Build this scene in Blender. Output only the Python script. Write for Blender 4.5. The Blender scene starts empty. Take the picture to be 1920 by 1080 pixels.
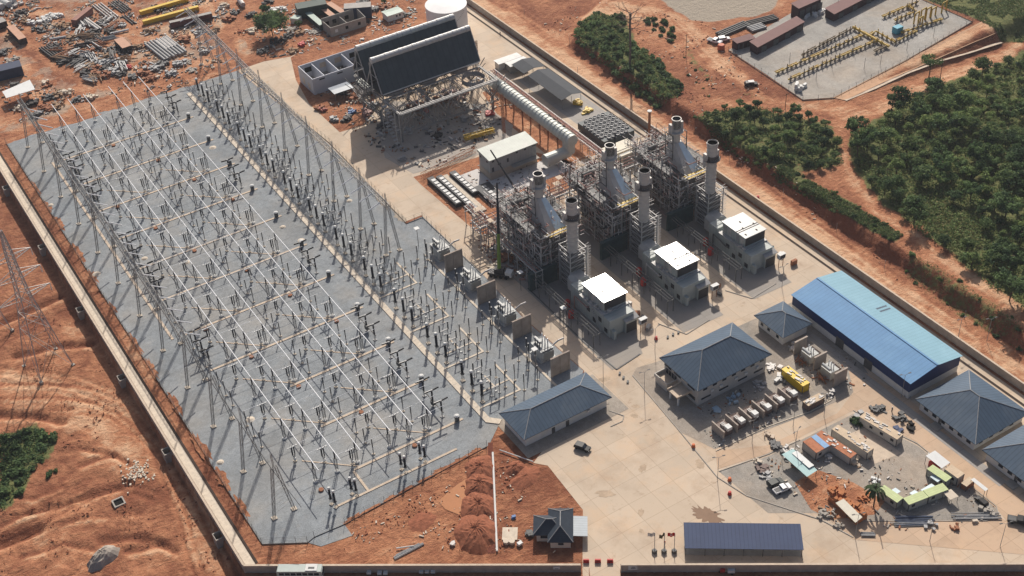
import bpy, math, random
import numpy as np
from mathutils import Vector, Matrix
random.seed(7); np.random.seed(7)
C = bpy.context.scene.collection
PI = math.pi
# ---------------------------------------------------------------- camera model (solved from the photograph)
CF = 2480.63228
_w = np.array([2.15542616, -0.653647058, 0.250892084])
def _rod(w):
    t = np.linalg.norm(w); k = w / t
    K = np.array([[0, -k[2], k[1]], [k[2], 0, -k[0]], [-k[1], k[0], 0]])
    return np.eye(3) + math.sin(t) * K + (1 - math.cos(t)) * K @ K
CR = _rod(_w)
CH = 265.0
CAM = np.array([-129.13322633, -241.94055574, CH])
def g(px, py, z=0.0):
    """photo pixel (1920x1080) -> world x,y on the level z"""
    d = CR.T @ np.array([(px - 960) / CF, (py - 540) / CF, 1.0])
    t = (z - CH) / d[2]
    return (CAM[0] + d[0] * t, CAM[1] + d[1] * t)
def G3(px, py, z=0.0):
    a = g(px, py, z); return (a[0], a[1], z)
def gp(L, z=0.0): return [g(a, b, z) for a, b in L]
# ---------------------------------------------------------------- mesh builder
class MB:
    def __init__(s): s.v = []; s.f = []; s.m = []
    def add(s, vs, fs, mi=0):
        b = len(s.v); s.v += [tuple(q) for q in vs]
        s.f += [tuple(b + i for i in f) for f in fs]; s.m += [mi] * len(fs); return s
    def box(s, x0, y0, z0, x1, y1, z1, mi=0):
        return s.add([(x0, y0, z0), (x1, y0, z0), (x1, y1, z0), (x0, y1, z0), (x0, y0, z1), (x1, y0, z1), (x1, y1, z1), (x0, y1, z1)],
                     [(3, 2, 1, 0), (4, 5, 6, 7), (0, 1, 5, 4), (1, 2, 6, 5), (2, 3, 7, 6), (3, 0, 4, 7)], mi)
    def cbox(s, x, y, z, sx, sy, sz, rz=0, mi=0):
        c, n = math.cos(rz), math.sin(rz); b = len(s.v)
        q = []
        for zz in (z, z + sz):
            for ax, ay in ((-1, -1), (1, -1), (1, 1), (-1, 1)):
                dx, dy = ax * sx / 2, ay * sy / 2
                q.append((x + dx * c - dy * n, y + dx * n + dy * c, zz))
        return s.add(q, [(3, 2, 1, 0), (4, 5, 6, 7), (0, 1, 5, 4), (1, 2, 6, 5), (2, 3, 7, 6), (3, 0, 4, 7)], mi)
    def tube(s, p, q, r, n=6, r2=None, mi=0, cap=True):
        p = Vector(p); q = Vector(q); d = q - p
        if d.length < 1e-6: return s
        if r2 is None: r2 = r
        d.normalize(); a = Vector((0, 0, 1)) if abs(d.z) < .9 else Vector((1, 0, 0))
        u = d.cross(a).normalized(); w = d.cross(u)
        vs = []
        for (c, rr) in ((p, r), (q, r2)):
            for i in range(n):
                t = 2 * PI * i / n + PI / n; vs.append(c + u * (rr * math.cos(t)) + w * (rr * math.sin(t)))
        fs = [(i, i + n, (i + 1) % n + n, (i + 1) % n) for i in range(n)]
        if cap: fs += [tuple(range(n)), tuple(range(2 * n - 1, n - 1, -1))]
        return s.add(vs, fs, mi)
    def beam(s, p, q, w, mi=0): return s.tube(p, q, w * .707, 4, mi=mi)
    def path(s, pts, r, n=6, mi=0):
        for a, b in zip(pts, pts[1:]): s.tube(a, b, r, n, mi=mi)
        return s
    def lathe(s, x, y, prof, n=16, mi=0, cap=True):
        vs = []; k = len(prof)
        for r, z in prof:
            for i in range(n):
                t = 2 * PI * i / n; vs.append((x + r * math.cos(t), y + r * math.sin(t), z))
        fs = [(a * n + i, a * n + (i + 1) % n, (a + 1) * n + (i + 1) % n, (a + 1) * n + i) for a in range(k - 1) for i in range(n)]
        if cap: fs += [tuple(range(n - 1, -1, -1)), tuple((k - 1) * n + i for i in range(n))]
        return s.add(vs, fs, mi)
    def prism(s, P, z0, z1, mi=0):
        ar = sum(P[i][0] * P[(i + 1) % len(P)][1] - P[(i + 1) % len(P)][0] * P[i][1] for i in range(len(P)))
        if ar < 0: P = P[::-1]
        n = len(P)
        return s.add([(a, b, z0) for a, b in P] + [(a, b, z1) for a, b in P],
                     [tuple(range(n - 1, -1, -1)), tuple(range(n, 2 * n))] + [(i, (i + 1) % n, (i + 1) % n + n, i + n) for i in range(n)], mi)
    def poly(s, P, mi=0): return s.add(P, [tuple(range(len(P)))], mi)
    def hull(s, A, B, mi=0):
        """loft between two same-length rings (closed)"""
        n = len(A)
        return s.add(list(A) + list(B), [tuple(range(n - 1, -1, -1)), tuple(range(n, 2 * n))] + [(i, (i + 1) % n, (i + 1) % n + n, i + n) for i in range(n)], mi)
    def truss(s, p, q, w, h, step, r=.08, mi=0):
        """lattice girder of rectangular section from p to q"""
        p = Vector(p); q = Vector(q); d = q - p; L = d.length; d.normalize()
        u = d.cross(Vector((0, 0, 1)))
        u = u.normalized() if u.length > .05 else Vector((1, 0, 0))
        v = u.cross(d).normalized()
        o = [u * (a * w / 2) + v * (b * h / 2) for a, b in ((-1, -1), (1, -1), (1, 1), (-1, 1))]
        for k in o: s.tube(p + k, q + k, r, 4, mi=mi, cap=False)
        n = max(1, int(round(L / step)))
        for i in range(n):
            a = p + d * (L * i / n); b = p + d * (L * (i + 1) / n)
            for k in range(4):
                A, B = (k, (k + 1) % 4) if i % 2 else ((k + 1) % 4, k)
                s.tube(a + o[A], b + o[B], r * .65, 3, mi=mi, cap=False)
                s.tube(a + o[A], a + o[B], r * .5, 3, mi=mi, cap=False)
        return s
    def build(s, name, mats, parent=None):
        off = Vector((0, 0, 0)); p = parent
        while p is not None and p.parent is not None: p = p.parent
        if p is not None: off = p.location
        me = bpy.data.meshes.new(name)
        me.from_pydata([(a - off.x, b - off.y, c - off.z) for a, b, c in s.v], [], s.f)
        if not isinstance(mats, (list, tuple)): mats = [mats]
        for m in mats: me.materials.append(m)
        if len(mats) > 1: me.polygons.foreach_set('material_index', s.m)
        me.validate(); me.update()
        o = bpy.data.objects.new(name, me); C.objects.link(o)
        if parent is not None: o.parent = parent
        return o
# ---------------------------------------------------------------- scene organisation
def tag(o, label=None, cat=None, group=None, kind=None):
    if label: o['label'] = label
    if cat: o['category'] = cat
    if group: o['group'] = group
    if kind: o['kind'] = kind
    return o
def thing(name, label, cat, loc=(0, 0, 0), group=None):
    o = bpy.data.objects.new(name, None); o.empty_display_size = .2; C.objects.link(o); o.location = loc
    return tag(o, label, cat, group)
def struct(name, mb, mat): return tag(mb.build(name, mat), kind='structure')
def solo(name, mb, mat, label, cat, group=None): return tag(mb.build(name, mat), label, cat, group)
KIDS = {}
def kids(o):
    return [c for c in o.children]
def dup(o, parent=None, loc=None, rz=None, label=None, sc=None):
    c = o.copy(); C.objects.link(c)
    if parent is not None: c.parent = parent
    if loc is not None: c.location = loc
    if rz is not None: c.rotation_euler = (0, 0, rz)
    if sc is not None: c.scale = sc if isinstance(sc, (tuple, list)) else (sc, sc, sc)
    if label: c['label'] = label
    for k in o.children: dup(k, c)
    return c
class Proto:
    """first use moves the prototype itself, later uses copy it with all its parts"""
    def __init__(s, root): s.root = root; s.used = False
    def put(s, loc, rz=0, label=None, sc=None):
        if not s.used:
            s.used = True; o = s.root; s.spare = None
            o.location = loc; o.rotation_euler = (0, 0, rz)
            if sc is not None: o.scale = sc if isinstance(sc, (tuple, list)) else (sc, sc, sc)
            if label: o['label'] = label
            return o
        return dup(s.root, None, loc, rz, label, sc if sc is not None else (1, 1, 1))
ORD = 'first second third fourth fifth sixth seventh eighth ninth tenth eleventh twelfth thirteenth fourteenth fifteenth sixteenth seventeenth eighteenth nineteenth twentieth'.split()
def nth(i):
    if i < 20: return ORD[i]
    if i >= 99: return 'hundredth' if i == 99 else 'hundred-and-' + nth(i - 100)
    t = ['twenty', 'thirty', 'forty', 'fifty', 'sixty', 'seventy', 'eighty', 'ninety'][(i + 1) // 10 - 2]
    r = (i + 1) % 10
    return (t[:-1] + 'ieth') if r == 0 else t + '-' + ORD[r - 1]
# ---------------------------------------------------------------- materials
MATS = {}
def mat(name, col, rough=.7, metal=0, var=.12, scale=.6, spots=0.0, spotcol=(.1, .07, .05), spotscale=.25, bump=0.0, stripe=None, emit=None, spec=None):
    if name in MATS: return MATS[name]
    m = bpy.data.materials.new(name); m.use_nodes = True; nt = m.node_tree; N = nt.nodes; L = nt.links
    b = N['Principled BSDF']; b.inputs['Roughness'].default_value = rough; b.inputs['Metallic'].default_value = metal
    b.inputs['Specular IOR Level'].default_value = .22 if spec is None else spec
    tc = N.new('ShaderNodeTexCoord'); src = tc.outputs['Object']
    n1 = N.new('ShaderNodeTexNoise'); n1.inputs['Scale'].default_value = scale; n1.inputs['Detail'].default_value = 6; n1.inputs['Roughness'].default_value = .65
    L.new(src, n1.inputs['Vector'])
    mr = N.new('ShaderNodeMapRange'); mr.inputs['From Min'].default_value = .3; mr.inputs['From Max'].default_value = .7
    mr.inputs['To Min'].default_value = 1 - var; mr.inputs['To Max'].default_value = 1 + var
    L.new(n1.outputs['Fac'], mr.inputs['Value'])
    mx = N.new('ShaderNodeMix'); mx.data_type = 'RGBA'; mx.blend_type = 'MULTIPLY'; mx.inputs['Factor'].default_value = 1
    mx.inputs[6].default_value = (*col, 1); L.new(mr.outputs['Result'], mx.inputs[7]); out = mx.outputs[2]
    if spots > 0:
        n2 = N.new('ShaderNodeTexNoise'); n2.inputs['Scale'].default_value = spotscale; n2.inputs['Detail'].default_value = 8; n2.inputs['Roughness'].default_value = .7
        L.new(src, n2.inputs['Vector'])
        r2 = N.new('ShaderNodeMapRange'); r2.inputs['From Min'].default_value = .52; r2.inputs['From Max'].default_value = .72; r2.inputs['To Max'].default_value = spots
        L.new(n2.outputs['Fac'], r2.inputs['Value'])
        m2 = N.new('ShaderNodeMix'); m2.data_type = 'RGBA'; L.new(r2.outputs['Result'], m2.inputs['Factor']); L.new(out, m2.inputs[6]); m2.inputs[7].default_value = (*spotcol, 1); out = m2.outputs[2]
    if stripe:   # (axis vector, period m, depth) : standing-seam / corrugation lines of the sheet itself
        ax, per, dep = stripe
        dt = N.new('ShaderNodeVectorMath'); dt.operation = 'DOT_PRODUCT'; L.new(src, dt.inputs[0]); dt.inputs[1].default_value = (ax[0] / per, ax[1] / per, ax[2] / per)
        fr = N.new('ShaderNodeMath'); fr.operation = 'FRACT'; L.new(dt.outputs['Value'], fr.inputs[0])
        lt = N.new('ShaderNodeMath'); lt.operation = 'LESS_THAN'; lt.inputs[1].default_value = .18; L.new(fr.outputs[0], lt.inputs[0])
        ml = N.new('ShaderNodeMath'); ml.operation = 'MULTIPLY_ADD'; ml.inputs[1].default_value = -dep; ml.inputs[2].default_value = 1; L.new(lt.outputs[0], ml.inputs[0])
        m3 = N.new('ShaderNodeMix'); m3.data_type = 'RGBA'; m3.blend_type = 'MULTIPLY'; m3.inputs['Factor'].default_value = 1
        L.new(out, m3.inputs[6]); L.new(ml.outputs[0], m3.inputs[7]); out = m3.outputs[2]
    L.new(out, b.inputs['Base Color'])
    if bump > 0:
        bp = N.new('ShaderNodeBump'); bp.inputs['Strength'].default_value = bump; bp.inputs['Distance'].default_value = .3
        L.new(n1.outputs['Fac'], bp.inputs['Height']); L.new(bp.outputs['Normal'], b.inputs['Normal'])
    MATS[name] = m; return m
steel = mat('galvanised_steel', (.30, .30, .30), .6, .15, .2, 1.5)
dsteel = mat('dark_steel', (.10, .10, .10), .6, .1, .25, 1)
white = mat('white_paint', (.64, .64, .62), .6, 0, .08, .6, .3, (.5, .42, .34), .4)
alu = mat('aluminium_tube', (.82, .83, .84), .3, .0, .05)
black = mat('black_porcelain', (.03, .03, .034), .35, 0, .2, 2)
conc = mat('grey_concrete', (.36, .33, .29), .85, 0, .15, .5, .35, (.2, .16, .13), .3)
tanconc = mat('tan_concrete', (.55, .45, .35), .85, 0, .14, .7, .3, (.32, .22, .16), .5)
paleconc = mat('pale_concrete', (.60, .52, .42), .85, 0, .14, .8, .45, (.25, .2, .16), .9)
wallc = mat('boundary_wall_render', (.40, .34, .29), .9, 0, .15, .4, .4, (.22, .17, .14), .25)
glass = mat('dark_glass', (.03, .035, .045), .15, 0, .3, .5)
rust = mat('rusty_steel', (.30, .13, .07), .8, 0, .3, .8, .4, (.14, .07, .05), .6)
red = mat('red_paint', (.45, .04, .035), .5, 0, .15)
yellow = mat('yellow_paint', (.62, .42, .04), .5, 0, .15, .8, .3, (.35, .22, .05), .7)
blue = mat('blue_paint', (.06, .15, .34), .5, 0, .15)
rubber = mat('black_rubber', (.02, .02, .02), .8)
# ================================================================ GROUND
_VT = {}
def vnoise(x, y, s, seed):
    """smooth value noise, numpy"""
    if seed not in _VT: _VT[seed] = np.random.RandomState(seed).rand(256, 256)
    T = _VT[seed]
    u = x / s + 1000.0; v = y / s + 1000.0
    i = np.floor(u).astype(int); j = np.floor(v).astype(int); a = u - i; b = v - j
    a = a * a * (3 - 2 * a); b = b * b * (3 - 2 * b)
    q = lambda p, r: T[p % 256, r % 256]
    return (q(i, j) * (1 - a) + q(i + 1, j) * a) * (1 - b) + (q(i, j + 1) * (1 - a) + q(i + 1, j + 1) * a) * b
def fbm(x, y, s, seed, o=4):
    r = 0; t = 0
    for k in range(o):
        r = r + vnoise(x, y, s / 2 ** k, seed + k) * .55 ** k; t += .55 ** k
    return r / t
def inpoly(x, y, P):
    r = np.zeros(x.shape, bool); n = len(P)
    for i in range(n):
        x1, y1 = P[i]; x2, y2 = P[(i + 1) % n]
        if y1 == y2: continue
        c = ((y1 > y) != (y2 > y)) & (x < (x2 - x1) * (y - y1) / (y2 - y1) + x1)
        r ^= c
    return r
def ss(e0, e1, t):
    t = np.clip((t - e0) / (e1 - e0), 0, 1); return t * t * (3 - 2 * t)
FW0 = (-79.5, -11.6); FWD = Vector((0.8235, -0.5673, 0)); FWN = Vector((-0.5673, -0.8235, 0))   # front wall start, direction, outward
def terrain(x, y):
    x = np.asarray(x, float); y = np.asarray(y, float)
    z = np.zeros(x.shape)
    # left, outside the boundary wall: rough dug-over earth a little below the yard
    out = ss(-79.9, -80.6, x)
    rough = (fbm(x * .75 + y * .35, y * 1.3 - x * .5, 9, 11, 4) - .5) * 2.1 + (np.abs(fbm(x * .8 + y * .3, y * 1.6 - x * .6, 14, 31, 4) - .5)) * 2.0 - .2
    rough = rough + np.where(fbm(x, y, 7, 77, 2) > .5, 1, .3) * (np.abs(fbm(x * .6 + y * .5, y * 2.4 - x * 1.2, 5, 61, 3) - .5)) * .7
    trk = ss(-88, -97, x - (y - 60) * .02)
    z = z + out * (-2.3 + rough * (.2 + .34 * trk) + (fbm(x, y, 2.6, 123, 3) - .5) * .7 * trk)
    # laydown yard north of the switchyard
    ny = ss(241, 248, y) * ss(60, 40, x) * (1 - out)
    z = z + ny * (fbm(x, y, 7, 51, 3) - .5) * .7
    # cut slope and plateau east of the wall
    e = 145.6 + (fbm(x * 0 + y, y, 12, 71, 3) - .5) * 2.6
    pl = ss(0, 3.4, x - e) * ss(176, 166, y - (x - 147) * .75)
    yt = 68.5 + np.clip((x - 197) / 90, 0, 1) * 4
    drop = 5.2 * np.clip((x - 199) / 84, 0, 1) * ss(0, -7.5, y - yt)
    far = ss(150, 215, y - (x - 147) * .2)
    lump = (fbm(x, y, 10, 91, 4) - .5) * 1.1
    inyard = ss(183, 188, x) * ss(66, 70, y)
    z = z + pl * (4.2 - drop + lump * (1 - inyard)) 
    strip = ss(134, 135, x) * (1 - pl) * ss(-140, -120, y)
    z = z + strip * (fbm(x * 2, y, 5, 95, 3) - .45) * .45
    hill = ss(330, 620, x) * 14 + ss(420, 900, y) * 10
    return z + hill * (fbm(x, y, 90, 97, 3))
def hz(x, y): return float(terrain(np.array([x]), np.array([y]))[0])
def gt(px, py, it=4):
    """photo pixel -> point on the terrain surface"""
    z = 0.0
    for _ in range(it):
        x, y = g(px, py, z); z = hz(x, y)
    return (x, y, z)
def axis(a, b, step, far):
    L = list(np.arange(a, b + .01, step)); s = step; lo = [a]; hi = [b]
    while hi[-1] < far:
        s *= 1.35; hi.append(hi[-1] + s); lo.append(lo[-1] - s)
    return np.array(lo[:0:-1] + L + hi[1:])
gx = np.concatenate([axis(-150, 330, 1.2, 5000)]); gx = np.unique(np.concatenate([gx, np.arange(-140, -79, .6)])); gy = axis(-135, 400, 1.0, 5000)
X, Y = np.meshgrid(gx, gy); Z = terrain(X, Y) - .03
def gpt(L, z=0.0): return [g(a, b, z) for a, b in L]
pale = np.full(X.shape, .24) + (fbm(X, Y, 30, 5, 4) - .5) * .75
grass = np.zeros(X.shape); grey = np.zeros(X.shape)
def blur(A, n=1):
    for _ in range(n):
        A = (A + np.roll(A, 1, 0) + np.roll(A, -1, 0)) / 3; A = (A + np.roll(A, 1, 1) + np.roll(A, -1, 1)) / 3
    return A
def paint(A, P, val, soft=2, z=0.0, amt=1.0):
    jx = (fbm(X, Y, 6, 201, 3) - .5) * 5; jy = (fbm(X, Y, 6, 207, 3) - .5) * 5
    M = blur(inpoly(X + jx, Y + jy, gpt(P, z)).astype(float), soft) * amt
    A *= (1 - M); A += M * val
ST_ = [(1300, 214), (1360, 246), (1440, 286), (1540, 352), (1640, 408), (1694, 442), (1672, 452), (1560, 390), (1440, 314), (1340, 248)]
EX = (X > 134) & (X < 147)
pale[EX] = (.95 - .55 * ss(139.5, 142.5, X) + (fbm(X, Y, 4, 8, 3) - .5) * .55)[EX]
em = (X > 144.3) & (X < 149.3) & (Y < 172); pale[em] = -.05 + .1 * fbm(X, Y, 3, 9, 2)[em]  # cut bank: red soil, darkened further for its shaded face
paint(pale, [(1080, 20), (1260, 50), (1330, 120), (1430, 190), (1560, 235), (1640, 215), (1920, 85), (1920, 55), (1640, 190), (1560, 205), (1440, 180), (1350, 100), (1260, 20), (1130, 0)], .9, 1, 4)
paint(pale, [(1570, 280), (1590, 340), (1640, 400), (1720, 460), (1920, 620), (1920, 580), (1760, 470), (1650, 390), (1605, 330), (1590, 285)], .85, 1, 4)
paint(pale, [(940, 40), (1070, 60), (1080, 100), (1010, 60), (960, 0)], .7, 2)
paint(grey, [(1225, 0), (1440, 0), (1460, 15), (1440, 42), (1340, 58), (1290, 55), (1235, 15)], .9, 2, 0)
paint(grass, [(1730, 0), (1720, -40), (2300, -260), (2300, -60), (1920, 60), (1870, 60), (1830, 38)], .85, 2, 4)
paint(grass, [(1290, 110), (1330, 160), (1350, 175), (1320, 120), (1270, 60)], .5, 1, 4)
paint(grass, [(1350, 145), (1440, 180), (1450, 200), (1380, 170)], .35, 1, 4)
paint(grass, [(0, 808), (60, 800), (112, 816), (90, 855), (45, 915), (20, 950), (0, 965)], .7, 1, -2)
paint(grass, [(1590, 260), (1700, 180), (1850, 110), (1920, 75), (2300, -80), (2300, 760), (1920, 585), (1800, 490), (1650, 380), (1600, 320)], .8, 2, 4)
paint(grass, [(1300, 215), (1400, 195), (1560, 235), (1585, 310), (1500, 325), (1420, 290)], .7, 2, 4)
paint(grass, [(1080, 28), (1170, 30), (1200, 95), (1280, 165), (1230, 185), (1100, 85)], .8, 1, 4)
paint(pale, [(215, 560), (300, 720), (380, 900), (450, 1060), (400, 1079), (330, 900), (250, 720)], .62, 2, -2)
paint(pale, [(0, 690), (200, 730), (260, 780), (160, 800), (0, 790)], .55, 2, -2)
paint(pale, [(0, 760), (180, 770), (330, 840), (440, 1079), (380, 1079), (300, 900), (150, 800)], .65, 3, -2)
paint(pale, [(60, 560), (200, 640), (290, 760), (200, 700)], .5, 2, -2)
paint(pale, [(0, 45), (90, 110), (160, 165), (300, 180), (440, 120), (440, 108), (300, 160), (180, 150), (110, 105), (0, 20)], .62, 2)
paint(pale, [(1556, 182), (1578, 188), (1700, 128), (1836, 64), (1876, 52), (1846, 36), (1700, 110)], .95, 1, 4)
paint(pale, [(1270, 120), (1300, 165), (1330, 180), (1320, 120)], .15, 2, 4)
paint(pale, [(1300, 200), (1400, 205), (1560, 250), (1600, 235), (1560, 215), (1440, 190), (1340, 185)], .5, 1, 4)
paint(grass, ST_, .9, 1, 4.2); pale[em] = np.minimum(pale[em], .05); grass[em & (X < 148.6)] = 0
paint(grass, [(1700, 470), (1760, 500), (1920, 610), (1920, 640), (1800, 570), (1700, 500)], .45, 1, 4.2)
paint(pale, [(300, 50), (370, 45), (385, 70), (310, 85)], .95, 2, 0, .8)
paint(pale, [(380, 0), (470, 0), (440, 40), (470, 110), (430, 100)], .55, 3)
bl = (X < -80) & (Y < 60); pale[bl] += (fbm(X, Y * 2, 5, 301, 4)[bl] - .5) * .5
# wheel tracks: ruts pressed into the soil along the site roads; gullies too, with painted shade
def track(L, z=0.0, w=.55, gauge=2.0, depth=.28, tone=-.28, lanes=1, sp=3.2):
    P = gp(L, z)
    for ln in range(lanes):
        o0 = (ln - (lanes - 1) / 2) * sp
        for s_ in (-gauge / 2, gauge / 2):
            o = o0 + s_; D = np.full(X.shape, 1e9)
            for (x0, y0), (x1, y1) in zip(P, P[1:]):
                dx, dy = x1 - x0, y1 - y0; L2 = math.hypot(dx, dy); nx_, ny_ = -dy / L2, dx / L2
                wob = (fbm(X, Y, 18, 401 + ln, 2) - .5) * 2.4
                t = np.clip(((X - x0) * dx + (Y - y0) * dy) / (L2 * L2), 0, 1)
                D = np.minimum(D, np.hypot(X - (x0 + dx * t + nx_ * (o + wob)), Y - (y0 + dy * t + ny_ * (o + wob))))
            k = np.exp(-(D / w) ** 2); Z[:] -= depth * k; pale[:] += tone * k
track([(255, 690), (330, 830), (400, 960), (455, 1079)], -2.3, .6, 2.2, .35, -.3, 2, 3.6)
track([(0, 700), (120, 720), (230, 760), (300, 830)], -2.3, .6, 2.2, .35, .25, 2, 4)
track([(0, 790), (100, 770), (210, 770), (290, 840), (340, 960), (380, 1079)], -2.3, .6, 2.2, .35, -.25, 1)
for Lq, wq, dq in (([(30, 968), (130, 942), (245, 908)], 1.0, 1.1), ([(0, 985), (62, 958)], .6, .6), ([(10, 932), (60, 936), (112, 908)], .5, .5), ([(0, 1018), (30, 1006), (68, 992)], 2.4, 2.6), ([(150, 838), (200, 850), (245, 872)], .9, .8), ([(0, 604), (60, 577), (112, 556)], 1.6, 1.6), ([(30, 668), (100, 650), (172, 642)], 1.8, 1.5), ([(0, 775), (60, 778), (120, 790)], 2.0, 1.7), ([(100, 985), (180, 970), (260, 962)], .5, .5), ([(190, 1020), (250, 1010), (310, 1020)], 1.4, 1.0), ([(240, 1035), (300, 1020), (330, 1030)], 1.2, .9), ([(150, 870), (180, 860), (215, 855)], 1.0, .9), ([(0, 720), (90, 715), (170, 728)], .5, .4), ([(0, 745), (110, 742), (190, 755)], .5, .4), ([(40, 1040), (120, 1020), (170, 1035)], .7, .6)):
    track(Lq, -2.3, wq * .8, 0.0, dq * .42, -.32, 1); track([(a + 3, b + 9) for a, b in Lq], -2.3, wq * .9, 0.0, -dq * .08, .2, 1)  # gullies: shade painted dark in the bed, lit ridge painted pale beside it
track([(300, 640), (350, 760), (410, 880), (440, 1000)], -2.3, .7, 2.4, .3, -.4, 2, 3.0)
track([(0, 1010), (110, 960), (220, 910), (290, 930)], -2.3, .8, 2.4, .5, -.35, 1)
track([(0, 640), (110, 590), (200, 560)], -2.3, .8, 2.4, .5, -.3, 1)
track([(0, 70), (50, 95), (100, 140), (180, 165), (300, 172), (440, 125)], 0, .6, 2.1, .12, -.3, 2, 3.2)
track([(60, 95), (110, 70), (165, 35), (230, 0)], 0, .6, 2.1, .12, -.3, 2, 3)
track([(400, 0), (430, 50), (415, 90), (470, 140)], 0, .6, 2.1, .12, -.3, 1)
track([(480, 0), (430, 45), (420, 80), (450, 110)], 0, .6, 2.1, .12, -.3, 1)
track([(960, 10), (1080, 88), (1260, 225), (1440, 348), (1700, 545), (1920, 720)], 0, .55, 2.2, .12, -.35, 2, 3.4)
track([(1130, 8), (1260, 40), (1340, 120), (1430, 185), (1560, 222), (1650, 195), (1780, 135), (1920, 75)], 4, .6, 2.2, .14, -.3, 2, 3.2)
track([(1580, 285), (1610, 350), (1680, 420), (1780, 500), (1920, 610)], 4.2, .5, 1.8, .1, -.2, 1)
track([(1300, 215), (1340, 170), (1330, 130)], 4, .5, 1.8, .1, -.2, 1)
lay = ss(240, 250, Y) * ss(75, 60, X) * ss(-82, -78, X); grey += lay * np.clip((fbm(X, Y, 7, 555, 4) - .44) * 4, 0, .48); pale += lay * (.12 + (fbm(X, Y, 6, 556, 3) - .42) * .8)
for Pq in ([(0, 30), (60, 85), (120, 145), (200, 165), (300, 172), (440, 128), (445, 112), (300, 152), (200, 148), (130, 120), (80, 70), (0, 5)], [(85, 90), (110, 95), (180, 35), (240, 0), (210, 0), (150, 45)], [(440, 0), (425, 50), (408, 92), (440, 130), (480, 140), (440, 90), (450, 50), (480, 0)]): paint(grey, Pq, 0, 1); paint(pale, Pq, .32, 1)
nx, ny = len(gx), len(gy)
me = bpy.data.meshes.new('ground')
co = np.stack([X, Y, Z], -1).reshape(-1, 3)
idx = np.arange(nx * ny).reshape(ny, nx)
F = np.stack([idx[:-1, :-1], idx[:-1, 1:], idx[1:, 1:], idx[1:, :-1]], -1).reshape(-1, 4)
me.vertices.add(len(co)); me.vertices.foreach_set('co', co.ravel())
me.loops.add(F.size); me.loops.foreach_set('vertex_index', F.ravel().astype(np.int32))
me.polygons.add(len(F)); me.polygons.foreach_set('loop_start', np.arange(0, F.size, 4, dtype=np.int32))
me.polygons.foreach_set('loop_total', np.full(len(F), 4, np.int32)); me.polygons.foreach_set('use_smooth', np.ones(len(F), bool))
for nm, A in (('pale', pale), ('grass', grass), ('grey', grey)):
    at = me.attributes.new(nm, 'FLOAT', 'POINT'); at.data.foreach_set('value', np.clip(A, 0, 1).ravel().astype(np.float32))
me.update(); me.validate()
ground = bpy.data.objects.new('ground', me); C.objects.link(ground); tag(ground, kind='structure')

def soil_material():
    m = bpy.data.materials.new('laterite_soil'); m.use_nodes = True; nt = m.node_tree; N = nt.nodes; L = nt.links
    b = N['Principled BSDF']; b.inputs['Roughness'].default_value = .95; b.inputs['Specular IOR Level'].default_value = .15
    tc = N.new('ShaderNodeTexCoord'); P = tc.outputs['Object']
    def noise(s, d=6, r=.65, vec=None, dist=0):
        n = N.new('ShaderNodeTexNoise'); n.inputs['Scale'].default_value = s; n.inputs['Detail'].default_value = d; n.inputs['Roughness'].default_value = r
        n.inputs['Distortion'].default_value = dist; L.new(vec or P, n.inputs['Vector']); return n.outputs['Fac']
    def rng(v, a, c, t0, t1):
        r = N.new('ShaderNodeMapRange'); r.inputs['From Min'].default_value = a; r.inputs['From Max'].default_value = c
        r.inputs['To Min'].default_value = t0; r.inputs['To Max'].default_value = t1; L.new(v, r.inputs['Value']); return r.outputs['Result']
    def mth(op, a, c):
        q = N.new('ShaderNodeMath'); q.operation = op
        for i, v in enumerate((a, c)):
            if isinstance(v, (int, float)): q.inputs[i].default_value = v
            else: L.new(v, q.inputs[i])
        return q.outputs[0]
    def mix(f, a, c, bt='MIX'):
        q = N.new('ShaderNodeMix'); q.data_type = 'RGBA'; q.blend_type = bt
        if isinstance(f, (int, float)): q.inputs[0].default_value = f
        else: L.new(f, q.inputs[0])
        for i, v in ((6, a), (7, c)):
            if isinstance(v, tuple): q.inputs[i].default_value = (*v, 1)
            else: L.new(v, q.inputs[i])
        return q.outputs[2]
    A = {}
    for nm in ('pale', 'grass', 'grey'):
        a = N.new('ShaderNodeAttribute'); a.attribute_name = nm; A[nm] = a.outputs['Fac']
    mp = N.new('ShaderNodeMapping'); mp.inputs['Rotation'].default_value = (0, 0, .55); mp.inputs['Scale'].default_value = (.55, 1.15, 1); L.new(P, mp.inputs['Vector'])
    n1 = noise(.09, 7); n2 = noise(.5, 6, .7); n3 = noise(.35, 5, .7, mp.outputs[0], 1.2); n4 = noise(2.2, 4, .7)
    t = mth('ADD', A['pale'], rng(n1, .3, .7, -.3, .3)); t = mth('ADD', t, rng(n3, .3, .7, -.2, .2)); t = mth('ADD', t, rng(n2, .3, .7, -.16, .16))
    c = mix(rng(t, 0, .5, 0, 1), (.225, .085, .047), (.425, .192, .102)); c = mix(rng(t, .5, 1, 0, 1), c, (.63, .395, .245))
    c = mix(rng(n4, .62, .75, 0, .35), c, (.15, .07, .05))
    c = mix(rng(n2, .66, .78, 0, .6), c, (.52, .36, .25))
    gcol = mix(rng(n2, .3, .7, 0, 1), (.075, .10, .035), (.19, .185, .075))
    gf = rng(mth('ADD', A['grass'], rng(n2, .3, .7, -.25, .25)), .35, .6, 0, 1)
    c = mix(gf, c, gcol)
    c = mix(rng(mth('ADD', A['grey'], rng(n1, .3, .7, -.1, .1)), .4, .6, 0, 1), c, (.36, .31, .25))
    L.new(c, b.inputs['Base Color'])
    bp = N.new('ShaderNodeBump'); bp.inputs['Strength'].default_value = .9; bp.inputs['Distance'].default_value = .9
    L.new(mth('ADD', mth('MULTIPLY', n3, .7), n2), bp.inputs['Height']); L.new(bp.outputs['Normal'], b.inputs['Normal'])
    return m
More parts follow.
